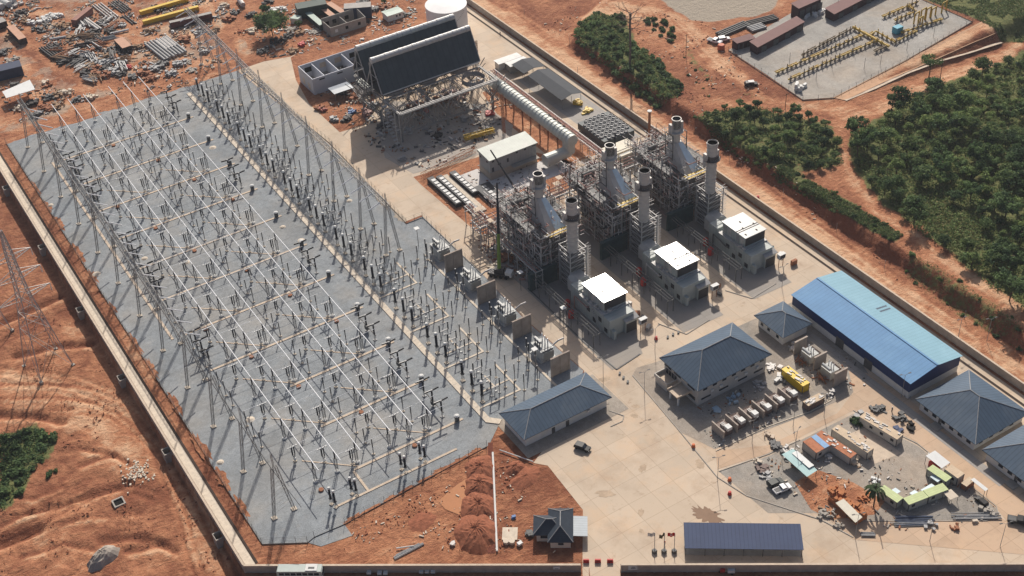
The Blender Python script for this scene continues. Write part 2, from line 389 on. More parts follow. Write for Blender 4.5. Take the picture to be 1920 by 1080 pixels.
SOIL = soil_material(); me.materials.append(SOIL)
def soil_sheet(name, P, z, pv=.35):
    mb = MB(); mb.poly([(a, c, z) for a, c in P]); o = mb.build(name, SOIL); tag(o, kind='structure')
    a = o.data.attributes.new('pale', 'FLOAT', 'POINT'); a.data.foreach_set('value', [pv] * len(o.data.vertices)); return o

def slab_material(name, base, joint=(.2, .13, .08), sx=6.2, sy=5.2, stain=(.30, .20, .13), amt=.55, dusty=(.62, .42, .26)):
    m = bpy.data.materials.new(name); m.use_nodes = True; nt = m.node_tree; N = nt.nodes; L = nt.links
    b = N['Principled BSDF']; b.inputs['Roughness'].default_value = .8; b.inputs['Specular IOR Level'].default_value = .25
    tc = N.new('ShaderNodeTexCoord'); P = tc.outputs['Object']
    br = N.new('ShaderNodeTexBrick'); br.offset = 0; br.inputs['Scale'].default_value = 1; br.inputs['Brick Width'].default_value = sx; br.inputs['Row Height'].default_value = sy
    br.inputs['Mortar Size'].default_value = .09; br.inputs['Mortar Smooth'].default_value = .3; br.inputs['Color1'].default_value = (*[v * .93 for v in base], 1); br.inputs['Color2'].default_value = (*[v * 1.05 for v in base], 1); br.inputs['Mortar'].default_value = (*[j * .36 + v * .64 for j, v in zip(joint, base)], 1)
    L.new(P, br.inputs['Vector']); c = br.outputs['Color']
    for s, lo, hi, k, col, d in ((.03, .45, .7, amt * .6, (.40, .34, .27), 6), (.07, .5, .72, amt * .7, stain, 7), (.22, .60, .74, amt, stain, 8), (.08, .5, .7, .5, dusty, 7), (1.1, .6, .8, .35, stain, 6)):
        n = N.new('ShaderNodeTexNoise'); n.inputs['Scale'].default_value = s; n.inputs['Detail'].default_value = d; n.inputs['Roughness'].default_value = .68; L.new(P, n.inputs['Vector'])
        r = N.new('ShaderNodeMapRange'); r.inputs['From Min'].default_value = lo; r.inputs['From Max'].default_value = hi; r.inputs['To Max'].default_value = k; L.new(n.outputs['Fac'], r.inputs['Value'])
        q = N.new('ShaderNodeMix'); q.data_type = 'RGBA'; L.new(r.outputs['Result'], q.inputs[0]); L.new(c, q.inputs[6]); q.inputs[7].default_value = (*col, 1); c = q.outputs[2]
    L.new(c, b.inputs['Base Color']); return m
PAVE = slab_material('dusty_concrete_slabs', (.54, .435, .33), sx=7.4, sy=7.0, amt=.75)
PAVE2 = slab_material('soiled_concrete_road', (.52, .37, .255), amt=.8)
SLAB = slab_material('grey_concrete_slab', (.34, .32, .30), (.12, .11, .1), 5, 5, (.2, .18, .16), .5, (.40, .33, .26))
PAD = slab_material('grey_paved_pad', (.30, .275, .25), (.12, .11, .1), 40, 40, (.2, .18, .15), .5, (.38, .31, .24))
PALESLAB = slab_material('pale_new_slab', (.58, .56, .54), (.3, .28, .26), 30, 30, (.45, .36, .28), .4, (.6, .52, .44))
def gravel_material(name, base, dirt=(.30, .24, .18), amt=.5):
    m = bpy.data.materials.new(name); m.use_nodes = True; nt = m.node_tree; N = nt.nodes; L = nt.links
    b = N['Principled BSDF']; b.inputs['Roughness'].default_value = .9; b.inputs['Specular IOR Level'].default_value = .2
    tc = N.new('ShaderNodeTexCoord'); P = tc.outputs['Object']
    n = N.new('ShaderNodeTexNoise'); n.inputs['Scale'].default_value = 2.6; n.inputs['Detail'].default_value = 5; n.inputs['Roughness'].default_value = .75; L.new(P, n.inputs['Vector'])
    cr = N.new('ShaderNodeMapRange'); cr.inputs['From Min'].default_value = .3; cr.inputs['From Max'].default_value = .7; cr.inputs['To Min'].default_value = .72; cr.inputs['To Max'].default_value = 1.25; L.new(n.outputs['Fac'], cr.inputs['Value'])
    q = N.new('ShaderNodeMix'); q.data_type = 'RGBA'; q.blend_type = 'MULTIPLY'; q.inputs[0].default_value = 1; q.inputs[6].default_value = (*base, 1); L.new(cr.outputs[0], q.inputs[7]); c = q.outputs[2]
    for s, lo, hi, k in ((.03, .45, .7, amt), (.09, .5, .7, amt), (.35, .58, .8, amt * .8)):
        n2 = N.new('ShaderNodeTexNoise'); n2.inputs['Scale'].default_value = s; n2.inputs['Detail'].default_value = 7; L.new(P, n2.inputs['Vector'])
        r = N.new('ShaderNodeMapRange'); r.inputs['From Min'].default_value = lo; r.inputs['From Max'].default_value = hi; r.inputs['To Max'].default_value = k; L.new(n2.outputs['Fac'], r.inputs['Value'])
        w = N.new('ShaderNodeMix'); w.data_type = 'RGBA'; L.new(r.outputs[0], w.inputs[0]); L.new(c, w.inputs[6]); w.inputs[7].default_value = (*dirt, 1); c = w.outputs[2]
    for s, d, lo, hi in ((.045, 8, .80, 1.18), (.6, 4, .88, 1.12)):
        n3 = N.new('ShaderNodeTexNoise'); n3.inputs['Scale'].default_value = s; n3.inputs['Detail'].default_value = d; n3.inputs['Roughness'].default_value = .7; n3.inputs['Distortion'].default_value = .6; L.new(P, n3.inputs['Vector'])
        r = N.new('ShaderNodeMapRange'); r.inputs['From Min'].default_value = .33; r.inputs['From Max'].default_value = .67; r.inputs['To Min'].default_value = lo; r.inputs['To Max'].default_value = hi; L.new(n3.outputs['Fac'], r.inputs['Value'])
        w = N.new('ShaderNodeMix'); w.data_type = 'RGBA'; w.blend_type = 'MULTIPLY'; w.inputs[0].default_value = 1; L.new(c, w.inputs[6]); L.new(r.outputs[0], w.inputs[7]); c = w.outputs[2]
    L.new(c, b.inputs['Base Color'])
    bp = N.new('ShaderNodeBump'); bp.inputs['Strength'].default_value = .5; bp.inputs['Distance'].default_value = .15; L.new(n.outputs['Fac'], bp.inputs['Height']); L.new(bp.outputs['Normal'], b.inputs['Normal'])
    return m
GRAV = gravel_material('blue_grey_crushed_stone', (.25, .27, .285), (.31, .285, .25), .45)
GRAV2 = gravel_material('brownish_gravel', (.30, .278, .248), (.36, .28, .21), .5)
GRAV3 = gravel_material('pale_grey_gravel', (.34, .325, .30), (.34, .28, .22), .5)
def sheet(name, P, z, m):
    mb = MB(); mb.poly([(a, c, z) for a, c in P]); return struct(name, mb, m)
# --- inside the plant
FB = lambda d, o=0: (FW0[0] + FWD.x * d - FWN.x * o, FW0[1] + FWD.y * d - FWN.y * o)
paveA = [(35.4, 100.5), (35.2, 60), (34.2, 31), (35.4, 1.4)] + gp([(1100, 735), (1000, 868), (1027, 873), (1093, 956)]) + [FB(86.5, .6), FB(88, -40), FB(97, -40), FB(96, .6), FB(215, .6), (131.2, -130), (131.2, 100.5)]
sheet('concrete_paving', paveA, .02, PAVE)
sheet('service_road', [(28.2, 100.5), (131.2, 100.5), (131.2, 240), (24.4, 237.5), (29.7, 162.5)], .015, PAVE)
sheet('outer_road', [FB(-10, -7), FB(87, -7), FB(87, -60), FB(-10, -60)], .012, PAVE2)
sheet('outer_road', [FB(97, -7), FB(260, -7), FB(260, -60), FB(97, -60)], .012, PAVE2)
sheet('gravel_yard', [(-71.8, 240.6), (24.2, 237.3), (29.7, 162.5), (28.3, 99.3), (35.3, 99.6), (35.2, 60.1), (33.9, 31.4), (35.2, 1.4), (30, -3), (3, -3), (-4.2, -8.8), (-51.1, -11.4), (-51.1, -16.4), (-59.6, -15.0), (-62, -11.7), (-72.1, -5.5)], .05, GRAV)
S = lambda L, z=0: gp(L, z)
soil_sheet('bare_soil', S([(775, 332), (960, 275), (1062, 300), (1100, 330), (960, 440), (900, 440), (852, 400), (790, 347)]), .04, .40)
soil_sheet('bare_soil', [(92, 96), (110, 96), (110, 160), (96.5, 160), (92, 140)], .04, .5)
soil_sheet('bare_soil', S([(545, 108), (555, 150), (580, 195), (637, 248), (690, 232), (720, 120), (860, 60), (860, 15), (690, 40), (590, 80)]), .04, .30)
soil_sheet('bare_soil', S([(420, 0), (480, 118), (545, 106), (690, 38), (790, 30), (820, 0)]), .042, .35)
sheet('condenser_slab', S([(706, 240), (722, 296), (775, 326), (955, 274), (962, 235), (905, 195), (735, 190)]), .06, slab_material('dusty_shaded_slab', (.36, .32, .28), (.12, .11, .1), 5, 5, (.2, .18, .16), .5, (.42, .33, .25)))  # slab greyer than the road: the condenser's shade put into its colour
sheet('access_strip', [(109.5, 93), (113, 93), (113, 160), (109.5, 160)], .065, PAVE)
sheet('utility_yard', [(113, 96), (127, 96), (127, 160), (113, 160)], .06, SLAB)
# --- gas turbine pads
for i, x in enumerate((50.5, 78.3, 106.2)):
    sheet('turbine_pad', [(x - 8.2 + (7 if i < 0 else 0), -3.4 if i == 0 else -2.2), (x + 3.6 + (0 if i == 0 else 3.5), -2.6), (x + 7.5, 6), (x + 12.5, 12), (x + 12.5, 66), (x - 8.2, 66)], .06, PAD)
# --- camp and transformer yards
yardP = S([(1186, 704), (1193, 690), (1240, 676), (1300, 650), (1500, 560), (1590, 640), (1640, 720), (1520, 775), (1340, 842), (1275, 810)])
sheet('gravel_bed', yardP, .05, GRAV2)
sheet('plant_road', S([(1342, 846), (1440, 835), (1570, 775), (1600, 735), (1590, 690), (1625, 700), (1700, 745), (1920, 940), (1920, 1020), (1870, 955), (1720, 830), (1660, 800), (1600, 770), (1440, 850), (1345, 880)]), .055, PAVE2)
campP = S([(1348, 884), (1440, 856), (1600, 776), (1660, 806), (1720, 836), (1868, 950), (1872, 966), (1850, 975), (1600, 975), (1540, 962), (1440, 962)])
sheet('camp_gravel', campP, .045, GRAV2)
sheet('store_apron', S([(1540, 962), (1600, 977), (1850, 977), (1873, 968), (1920, 1000), (1920, 1040), (1600, 1012)]), .05, PAVE2)
sheet('pale_apron', S([(1590, 815), (1625, 800), (1690, 850), (1640, 870)]), .058, tanconc)
soil_sheet('bare_soil', S([(1490, 905), (1530, 880), (1600, 905), (1660, 940), (1640, 965), (1560, 975), (1520, 955)]), .06, .5)
sheet('building_apron', [(2, -19.5), (36.5, -19.5), (36.5, -1.5), (32, -1.5), (32, -2), (2, -2)], .07, GRAV2)
sheet('side_road', [(98.7, -100), (101.6, -100), (101.6, -10), (98.7, -10)], .075, SLAB)
# worn marks and puddles on the plaza
def blob(px, py, rx, ry, ang=0, n=22, jag=.25, z=0.0, seed=1):
    rs = random.Random(seed); cx, cy = g(px, py); P = []
    for i in range(n):
        t = 2 * PI * i / n; k = 1 + rs.uniform(-jag, jag); a, b2 = rx * k * math.cos(t), ry * k * math.sin(t)
        P.append((cx + a * math.cos(ang) - b2 * math.sin(ang), cy + a * math.sin(ang) + b2 * math.cos(ang)))
    return P
PUD = mat('muddy_water', (.22, .135, .085), .12, 0, .1)
MUDW = mat('orange_muddy_water', (.42, .185, .085), .6, 0, .06, spec=.1)
DAMP = mat('damp_concrete', (.43, .325, .23), .75, 0, .25, .5)
struct('puddle', MB().poly([(a, b, .05) for a, b in blob(1326, 966, 2.4, 4.0, .35, 44, .3, seed=3)]), PUD)
struct('puddle', MB().poly([(a, b, .05) for a, b in blob(1137, 926, 1.1, 2.6, .9, 20, .3, seed=5)]), DAMP)
k = 0
for px, py, r in ((1205, 878, 1.2), (1202, 961, 1.0), (1312, 870, 1.4), (1203, 996, .7), (1190, 780, .9), (1192, 762, .9), (1133, 711, 1.4)):
    k += 1; struct('damp_patch', MB().poly([(a, b, .045 + k * .0005) for a, b in blob(px, py, r * 1.3, r * .8, .4 * k, 30, .22, seed=k)]), DAMP)
struct('puddle', MB().poly([(a, b, .06) for a, b in S([(838, 925), (858, 908), (884, 893), (884, 955), (860, 965), (835, 955), (822, 940)])]), MUDW)

mb = MB(); N_ = 40
for i in range(N_):
    q = []
    for t in (i / N_, (i + 1) / N_):
        q.append((gt(1562 + (1848 - 1562) * t, 183.5 + (37 - 183.5) * t), gt(1584 + (1876 - 1584) * t, 188.5 + (53 - 188.5) * t)))
    mb.add([(a[0], a[1], a[2] + .14) for a in (q[0][0], q[0][1], q[1][1], q[1][0])], [(0, 1, 2, 3)])
struct('berm_path', mb, mat('pale_pink_earth', (.56, .35, .22), .95, 0, .12, .4, .3, (.4, .22, .13), .3))

rsp = random.Random(21)
def spill(x, y, rx, ry, a, sd, m=None, pv=.45):
    rs = random.Random(sd); P = []
    for i in range(26):
        t = 2 * PI * i / 26; k = 1 + rs.uniform(-.35, .35); u, v = rx * k * math.cos(t), ry * k * math.sin(t); P.append((x + u * math.cos(a) - v * math.sin(a), y + u * math.sin(a) + v * math.cos(a)))
    if m: struct('dust_spill', MB().poly([(p, q, .056 + sd * .0004) for p, q in P]), m)
    else: soil_sheet('soil_spill', P, .056 + sd * .0004, pv)
for q in range(13): spill(-68 + q * 7.2 + rsp.uniform(-2, 2), 239.5 + rsp.uniform(-.5, 1.2), rsp.uniform(3.5, 6), rsp.uniform(.8, 2.4), 0, q)
for q in range(12): spill(-71.6 + rsp.uniform(-.3, .3), 6 + q * 18 + rsp.uniform(-5, 5), rsp.uniform(.5, 1.6), rsp.uniform(3, 7), 0, 20 + q, None, .3)
for q in range(8): spill(-48 + q * 5.6, -11.2 + q * .33, rsp.uniform(2, 3.4), rsp.uniform(.5, 1.4), .05, 40 + q, None, .35)
DUST = mat('tan_dust', (.40, .335, .265), .95, 0, .15, .5)
for q in range(9): spill(28.6 - .1 * q % 1 + (1.2 if q > 5 else 0), 104 + q * 14 + rsp.uniform(-4, 4), rsp.uniform(.6, 1.5), rsp.uniform(3, 6), 0, 50 + q, DUST)
# ================================================================ SWITCHYARD
YK = [4.6 + 20.85 * k for k in range(11)]
XL = [-50.6, -44.0, -37.8]; XR = [-27.5, -21.3, -14.8]; XB = XL + XR
PH = (2.2, 7.4, 12.6)
BUSZ = 8.0
SIDE = ['left', 'left', 'left', 'right', 'right', 'right']
def bay(k): return nth(k) + ' bay from near'
# ---- busbars
BN = ['leftmost', 'second from left', 'third from left', 'fourth from left', 'fifth from left', 'rightmost']
for i, x in enumerate(XB):
    y0 = [2.6, 2.7, 2.9, 4.6, 3.2, 3.8][i]
    mb = MB(); ys = [y0] + [y + 1.6 for y in YK[1:]] + [243]
    for a, b in zip(ys, ys[1:]): mb.tube((x, a, BUSZ), (x, b, BUSZ), .135, 8)
    r = thing('busbar', '%s of the six long white tubular busbars over the grey gravel' % BN[i], 'busbar', (x, y0, BUSZ), 'long white busbars over the switchyard')
    mb.build('tube', alu, r)
    for y in ys[1:-1]: MB().tube((x, y - .35, BUSZ), (x, y + .35, BUSZ), .2, 8).build('joint_clamp', steel, r)
gsteel = mat('weathered_lattice_steel', (.25, .25, .245), .6, .1, .2, 1)
# ---- tall supports below the busbars
r = thing('bus_support', 'tall lattice post with black insulator under a busbar', 'bus support', group='lattice posts carrying the white busbars')
mb = MB(); mb.lathe(0, 0, [(.72, 0), (.72, .38), (.6, .45)], 12); mb.build('footing', white, r)
mb = MB()
for s in (-1, 1):
    for q in (-1, 1): mb.tube((.3 * s, .3 * q, .4), (.38 * s, .38 * q, 5.2), .065, 4)
for i in range(8):
    z = .4 + i * .6
    for s in (-1, 1): mb.tube((.33 * s, -.33, z), (.33 * s, .33, z + .6), .035, 3); mb.tube((-.33, .33 * s, z), (.33, .33 * s, z + .6), .035, 3)
mb.box(-.35, -.35, 5.15, .35, .35, 5.25); mb.build('lattice_mast', gsteel, r)
def insul(mb, x, y, z0, z1, r=.15, n=8, sheds=None):
    k = sheds or max(3, int((z1 - z0) / .28)); P = []
    for i in range(k):
        a = z0 + (z1 - z0) * i / k; h = (z1 - z0) / k
        P += [(r * .62, a), (r, a + h * .35), (r * .62, a + h * .7)]
    P.append((r * .62, z1)); return mb.lathe(x, y, P, n)
insul(MB(), 0, 0, 5.25, 7.8, .25).build('insulator', black, r)
mb = MB(); mb.box(-.2, -.2, 7.75, .2, .2, 7.9); mb.build('clamp', steel, r)
pr = Proto(r)
for i, x in enumerate(XB):
    for k, y in enumerate(YK + [YK[-1] + 20.8]):
        if k == 11: y = 232
        pr.put((x, y + (1.8 if k else 2.2), .05), 0, 'lattice post under %s white busbar, %s from near end' % (BN[i], nth(k)))
# ---- pantograph disconnectors
r = thing('disconnector', 'thick black disconnector', 'disconnector', group='black disconnectors with white top blades')
mb = MB(); mb.box(-.45, -.45, 0, .45, .45, .3); mb.build('footing', paleconc, r)
mb = MB(); mb.tube((-.2, 0, .3), (-.2, 0, 2.5), .14, 6); mb.tube((.2, 0, .3), (.2, 0, 2.5), .14, 6); mb.box(-.45, -.35, 2.5, .45, .35, 2.62)
for z in (.9, 1.5, 2.1): mb.tube((-.18, 0, z), (.18, 0, z + .4), .04, 4)
mb.build('support', steel, r)
insul(MB(), -.32, 0, 2.62, 5.6, .26).build('insulator', black, r); insul(MB(), .34, 0, 2.62, 5.6, .2).build('insulator', black, r)
mb = MB(); mb.box(-1.5, -.14, 5.6, 1.5, .14, 5.85); mb.tube((-.9, 0, 5.85), (-.5, 0, 6.9), .07, 6); mb.tube((-.5, 0, 6.9), (.1, 0, 7.5), .06, 6); mb.tube((.9, 0, 5.85), (.4, 0, 6.5), .08, 6); mb.build('contact_arm', white, r)
mb = MB(); mb.box(-.3, -.6, 1.0, .3, -.2, 1.7); mb.build('drive_box', white, r)
pr = Proto(r)
for k in range(11):
    for j in range(3):
        y = YK[k] + PH[j]
        for (xs, nm) in ((XL[2 - j], 'left'), (XR[2 - j], 'right')):
            pr.put((xs - 1.4, y, .05), 0, 'black disconnector with white arm, %s busbar group, %s of three, %s' % (nm, nth(j), bay(k)))
# ---- post insulators and phase conductors along each bay
r = thing('post_insulator', 'slim black post insulator', 'insulator', group='slim black post insulators in the switchyard')
mb = MB(); mb.box(-.35, -.35, 0, .35, .35, .25); mb.build('footing', paleconc, r)
mb = MB(); mb.tube((0, 0, .25), (0, 0, 3.0), .16, 6); mb.box(-.25, -.25, 3.0, .25, .25, 3.1); mb.build('support', steel, r)
insul(MB(), 0, 0, 3.1, 6.0, .19).build('insulator', black, r)
mb = MB(); mb.box(-.16, -.16, 6.0, .16, .16, 6.15); mb.build('cap', steel, r)
PI_ = Proto(r); WHERE = {-57.5: 'beside the left gantry', -32.6: 'between the two busbar groups', -17.4: 'under the right busbar group'}
for k in range(11):
    for j in range(3):
        y = YK[k] + PH[j]
        for x in (-57.5, -32.6, -17.4):
            if x == -17.4 and j == 0: continue
            if x == -57.5 and k < 1: continue
            PI_.put((x, y, .05), 0, 'slim black insulator %s, %s phase, %s' % (WHERE[x], nth(j), bay(k)))
        if (k + j) % 1 == 0:
            mb = MB(); z = 6.15
            x0 = -57.5 if k >= 1 else -52
            mb.tube((x0, y, z), (-9.5 if k in (0, 1, 2, 4, 7, 10) else -14.8, y, z), .06, 5)
            solo('phase_conductor', mb, alu, 'thin cross tube under the white busbars, %s phase, %s' % (nth(j), bay(k)), 'conductor', 'thin cross conductors between the bays')
# ---- circuit breakers (three poles on one frame)
r = thing('circuit_breaker', 'circuit breaker', 'circuit breaker', group='three pole circuit breakers with black T heads')
mb = MB(); mb.beam((0, -6.2, 2.4), (0, 6.2, 2.4), .3); mb.beam((0, -6.2, 2.2), (0, 6.2, 2.2), .12); mb.build('base_beam', dsteel, r)
mb = MB(); mb.box(-.5, -.7, .9, .5, .7, 2.3); mb.build('drive_cabinet', dsteel, r)
for s in (-1, 0, 1):
    y = s * 5.3
    mb = MB(); mb.tube((-.15, y, 0), (-.15, y, 2.3), .1, 6); mb.tube((.15, y, 0), (.15, y, 2.3), .1, 6); mb.box(-.5, y - .45, -.02, .5, y + .45, .25); mb.build('leg', steel, r)
    p = insul(MB(), 0, y, 2.55, 6.2, .3).build('pole', black, r)
    MB().tube((-.3, y, 6.35), (-2.3, y, 6.5), .27, 8).build('interrupter', black, p); MB().tube((.3, y, 6.35), (2.3, y, 6.5), .27, 8).build('interrupter', black, p)
    m2 = MB(); m2.cbox(0, y, 6.15, .6, .4, .45); m2.build('head', steel, p)
pr = Proto(r)
for k in (0, 1, 2, 4, 7, 10):
    pr.put((-9.2, YK[k] + 9.4, .05), 0, 'black T headed circuit breaker left of pale trench strip, %s' % bay(k))
for k in (3, 5, 6, 8, 9):
    pr.put((-56.0, YK[k] + 8.0, .05), 0, 'black T headed circuit breaker beside left lattice gantry, %s' % bay(k))
# ---- current transformers right of the trench strip
r = thing('current_transformer', 'current transformer', 'current transformer', group='black current transformers with white heads')
mb = MB(); mb.box(-.5, -.5, 0, .5, .5, .3); mb.build('footing', paleconc, r)
mb = MB()
for s in (-1, 1):
    for q in (-1, 1): mb.tube((.25 * s, .25 * q, .3), (.25 * s, .25 * q, 2.4), .06, 4)
mb.box(-.4, -.4, 2.4, .4, .4, 2.85); mb.build('support', dsteel, r)
insul(MB(), 0, 0, 2.85, 6.6, .38, 8).build('insulator', black, r)
mb = MB(); mb.lathe(0, 0, [(.2, 6.6), (.46, 6.7), (.5, 7.0), (.36, 7.25), (.1, 7.32)], 10); mb.tube((-1.1, 0, 6.95), (1.1, 0, 6.95), .06, 5); mb.build('head', white, r)
pr = Proto(r)
for k in range(11):
    for j in range(3):
        pr.put((3.5, YK[k] + 2.6 + 5.6 * j, .05), 0, 'tall black current transformer with white head, %s of three, %s' % (nth(j), bay(k)), 1.14)
for q, (px, py) in enumerate(((616, 915), (624, 921), (655, 896), (664, 899), (749, 850), (757, 856), (785, 830), (794, 836))):
    x, y = g(px, py, 6.5); pr.put((x, y, .05), .4, 'black current transformer with white head at the near fence, %s of eight from left' % nth(q), .92)
# ---- line disconnectors and supports on the right hand side
r = thing('line_disconnector', 'line disconnector', 'disconnector', group='two column line disconnectors right of the trench strip')
mb = MB()
for s in (-1.3, 1.3): mb.tube((s, 0, 0), (s, 0, 2.9), .15, 6); mb.box(s - .35, -.35, 0, s + .35, .35, .2)
mb.box(-1.8, -.18, 2.9, 1.8, .18, 3.15); mb.tube((-1.3, 0, .8), (1.3, 0, 2.7), .05, 4); mb.build('support', steel, r)
insul(MB(), -1.5, 0, 3.15, 5.7, .24).build('insulator', black, r); insul(MB(), 1.5, 0, 3.15, 5.7, .24).build('insulator', black, r)
mb = MB(); mb.tube((-1.7, 0, 5.82), (1.7, 0, 5.82), .1, 6); mb.tube((-.1, 0, 5.82), (.1, .0, 6.5), .06, 5); mb.build('blade', white, r)
mb = MB(); mb.box(-.35, -.55, 1.1, .35, -.15, 1.9); mb.build('drive_box', white, r)
pr = Proto(r)
for k in range(11):
    for j in range(3):
        pr.put((8.4 + (k % 2) * .5, YK[k] + 3.2 + 5.0 * j, .05), 0, 'two column white bladed disconnector near right gantry, %s of three, %s' % (nth(j), bay(k)))
PX = {12.3: 'in first row right of disconnectors', 16.2: 'in second row right of disconnectors', 21.8: 'in row nearest the transformers'}
for k in range(11):
    for j in range(3):
        for x in (12.3, 16.2, 21.8):
            if x == 21.8 and k > 3: continue
            if x == 16.2 and k in (5, 7, 8, 9, 10): continue
            PI_.put((x, YK[k] - 1.2 + 5.2 * j + (x - 12) * .25, .05), 0, 'slim black insulator %s, %s of three, %s' % (PX[x], nth(j), bay(k)), (1, 1, 1.08 if x < 20 else .95))
for k in range(11):
    for j in range(3):
        y = YK[k] + 3.2 + 5.0 * j
        mb = MB(); mb.path([(-8.5, y, 6.4), (-2, y, 5.9), (3.5, y, 7.0), (8.4, y, 5.9), (12.3, y - 3.6, 6.6)], .035, 4)
        solo('flexible_conductor', mb, steel, 'thin sagging conductor over pale trench strip, %s of three, %s' % (nth(j), bay(k)), 'conductor', 'sagging conductors over the trench strip')
gsteel = mat('weathered_lattice_steel', (.25, .25, .245), .6, .1, .2, 1)
# ---- lattice gantries
def gantry(name, label, xb, zb, xf, ys, beam, sx, mt, nstr):
    r = thing(name, label, 'gantry', (xb, ys[0], 0))
    for n, y in enumerate(ys):
        mb = MB()
        for f in xf:
            top = Vector((xb + (.5 if f > xb else -.5), y, zb)); ft = Vector((f, y, .3))
            mb.truss(ft, top, .66, .66, 1.5, .07)
        mb.truss((xb, y, zb), (xb, y, zb + 5), .34, .34, 1.1, .04)
        for q in range(1, 12):
            a, b = q / 12.5, (q + 1) / 12.5; L0, L1 = Vector((xf[0], y, .3)), Vector((xb - .5, y, zb)); M0, M1 = Vector((xf[1], y, .3)), Vector((xb + .5, y, zb))
            mb.tube(L0.lerp(L1, a), M0.lerp(M1, b), .03, 3); mb.tube(M0.lerp(M1, a), L0.lerp(L1, b), .03, 3)
        c = mb.build('column', mt, r)
        for f in xf: m2 = MB(); m2.box(f - .7, y - .7, 0, f + .7, y + .7, .35); m2.build('footing', paleconc, c)
    cuts = [beam[0]] + [y for y in ys if beam[0] < y < beam[1]] + [beam[1]]
    for a, b in zip(cuts, cuts[1:]):
        mb = MB(); mb.truss((xb, a, zb), (xb, b, zb), 1.4, 1.4, 1.3, .088); bo = mb.build('beam', mt, r)
        if b - a > 12:
            for q in range(3):
                yy = a + (b - a) * (q + .5) / 3
                if nstr:
                    insul(MB(), 0, 0, 0, 0.01) if False else None
                    m2 = MB(); m2.tube((xb + sx * .6, yy, zb - .3), (xb + sx * 5.4, yy, zb - (3.6 if sx > 0 else 1.6)), .2, 6); m2.build('insulator_string', alu, r)
    return r
gantry('lattice_gantry', 'long grey lattice gantry on A frame legs along the left wall', -62.8, 18, (-65.7, -59.9), [1.0, 21.8, 43.6, 63.9, 84.6, 105.5, 126.3, 147.2, 168.0, 188.9, 209.7, 230.6], (63.9, 236), 1, gsteel, True)
gantry('lattice_gantry', 'long grey lattice gantry beside the tan service road', 16.6, 19.5, (14.2, 19.4), [87.0, 105.6, 126.4, 147.2, 168.1, 188.9, 209.8, 230.6, 251.4], (86, 266), -1, steel, True)
mb = MB(); mb.tube((-63.6, 63.9, 17.6), (-63.4, 1, 17.6), .12, 5); mb.tube((-63.4, 1, 17.6), (-61.2, -10.5, 12), .08, 5)  # straight dark tube carrying on the line of the gantry beam
solo('dark_line', mb, dsteel, 'straight dark line linking the near lattice A frames by the left wall', 'wire')
# ---- cable trenches (pale covers)
for k, y in enumerate(YK):
    x0 = -40 if k < 3 else -57
    mb = MB(); mb.box(x0, y - .38, .05, -4.8, y + .38, .2)
    solo('cable_trench', mb, tanconc, 'narrow pale cable trench cover across the gravel, %s from the near end' % nth(k), 'cable trench', 'narrow cable trench covers across the gravel')
    for n, (xa, xb_) in enumerate(((-50.4, -38.2), (-27.8, -15.6))):
        if k > 8: continue
        mb = MB(); ya, yb = y + 11.6, y + .5; A = [(xa, ya - .25), (xb_, yb - .25), (xb_, yb + .25), (xa, ya + .25)]; mb.prism(A, .05, .17)
        solo('cable_trench', mb, tanconc, 'slanting pale trench cover, %s side, joining %s cross trench from near' % (['left', 'right'][n], nth(k)), 'cable trench', 'slanting branch trench covers')
mb = MB(); mb.box(-61.6, 88, .05, -60.8, 214, .2); solo('cable_trench', mb, tanconc, 'long pale trench cover running beside the left gantry legs', 'cable trench')
mb = MB(); mb.box(-.2, .5, .05, 1.7, 232, .28); mb.prism([(-.2, .5), (1.7, .5), (4.2, -2.2), (2.6, -3.4), (-.2, -.6)], .05, .279); 
solo('trench_cover_strip', mb, paleconc, 'broad pale trench cover strip running the length of the switchyard', 'trench cover')
mb = MB(); mb.box(-50.3, -5.2, .05, -12.4, -4.5, .2); solo('cable_trench', mb, tanconc, 'pale trench cover at the near edge of the switchyard', 'cable trench')
mb = MB(); mb.box(-40.6, -4.5, .05, -39.9, 4.2, .2); solo('cable_trench', mb, tanconc, 'short pale trench cover joining the two nearest cross trenches', 'cable trench')
for k in range(4):
    y = YK[k]; mb = MB(); P = [(2.2, y + .7), (15.2, y + .9), (15.2, y + 14.4)]
    mb.box(1.75, y + .5, .05, 15.5, y + 1.1, .2); mb.box(14.9, y + 1.1, .05, 15.5, y + 14.5, .2)
    mb.box(5.5, y + 6.2, .05, 14.9, y + 6.7, .19); mb.box(9.6, y + 6.7, .05, 10.1, y + 12, .19)
    solo('cable_trench', mb, paleconc, 'angular pale trench loop right of the broad strip, %s from the near end' % nth(k), 'cable trench', 'angular trench loops right of the broad strip')
mb = MB(); mb.box(24.5, -1, .05, 25.2, 76, .22); solo('cable_trench', mb, paleconc, 'pale trench cover along the front of the transformer walls', 'cable trench')
# ---- white capped kiosks at the trench ends
r = thing('marshalling_kiosk', 'kiosk', 'kiosk', group='grey kiosks with white caps')
mb = MB(); mb.box(-.55, -.5, 0, .55, .5, 1.9); mb.build('cabinet', dsteel, r)
mb = MB(); mb.lathe(0, 0, [(.75, 1.9), (.8, 2.05), (.4, 2.3)], 10); mb.build('cap', white, r)
pr = Proto(r)
for k in range(11): pr.put((-6.6, YK[k] + .1, .2), 0, 'grey kiosk with white cap on the end of the %s cross trench' % nth(k))
# ---- white bollard caps / footings seen between the bays
for k in range(11):
    for i, x in enumerate(XB):
        if (k + i) % 4 == 0:
            mb = MB(); mb.lathe(0, 0, [(.75, 0), (.75, .4), (.6, .45)], 10); o = solo('white_footing', mb, white if (k * 5 + i) % 4 else rust, 'low round footing by %s busbar, %s' % (BN[i], bay(k)), 'footing', 'low round footings on the gravel'); o.location = (x - .2, YK[k] - 1.6, .05)
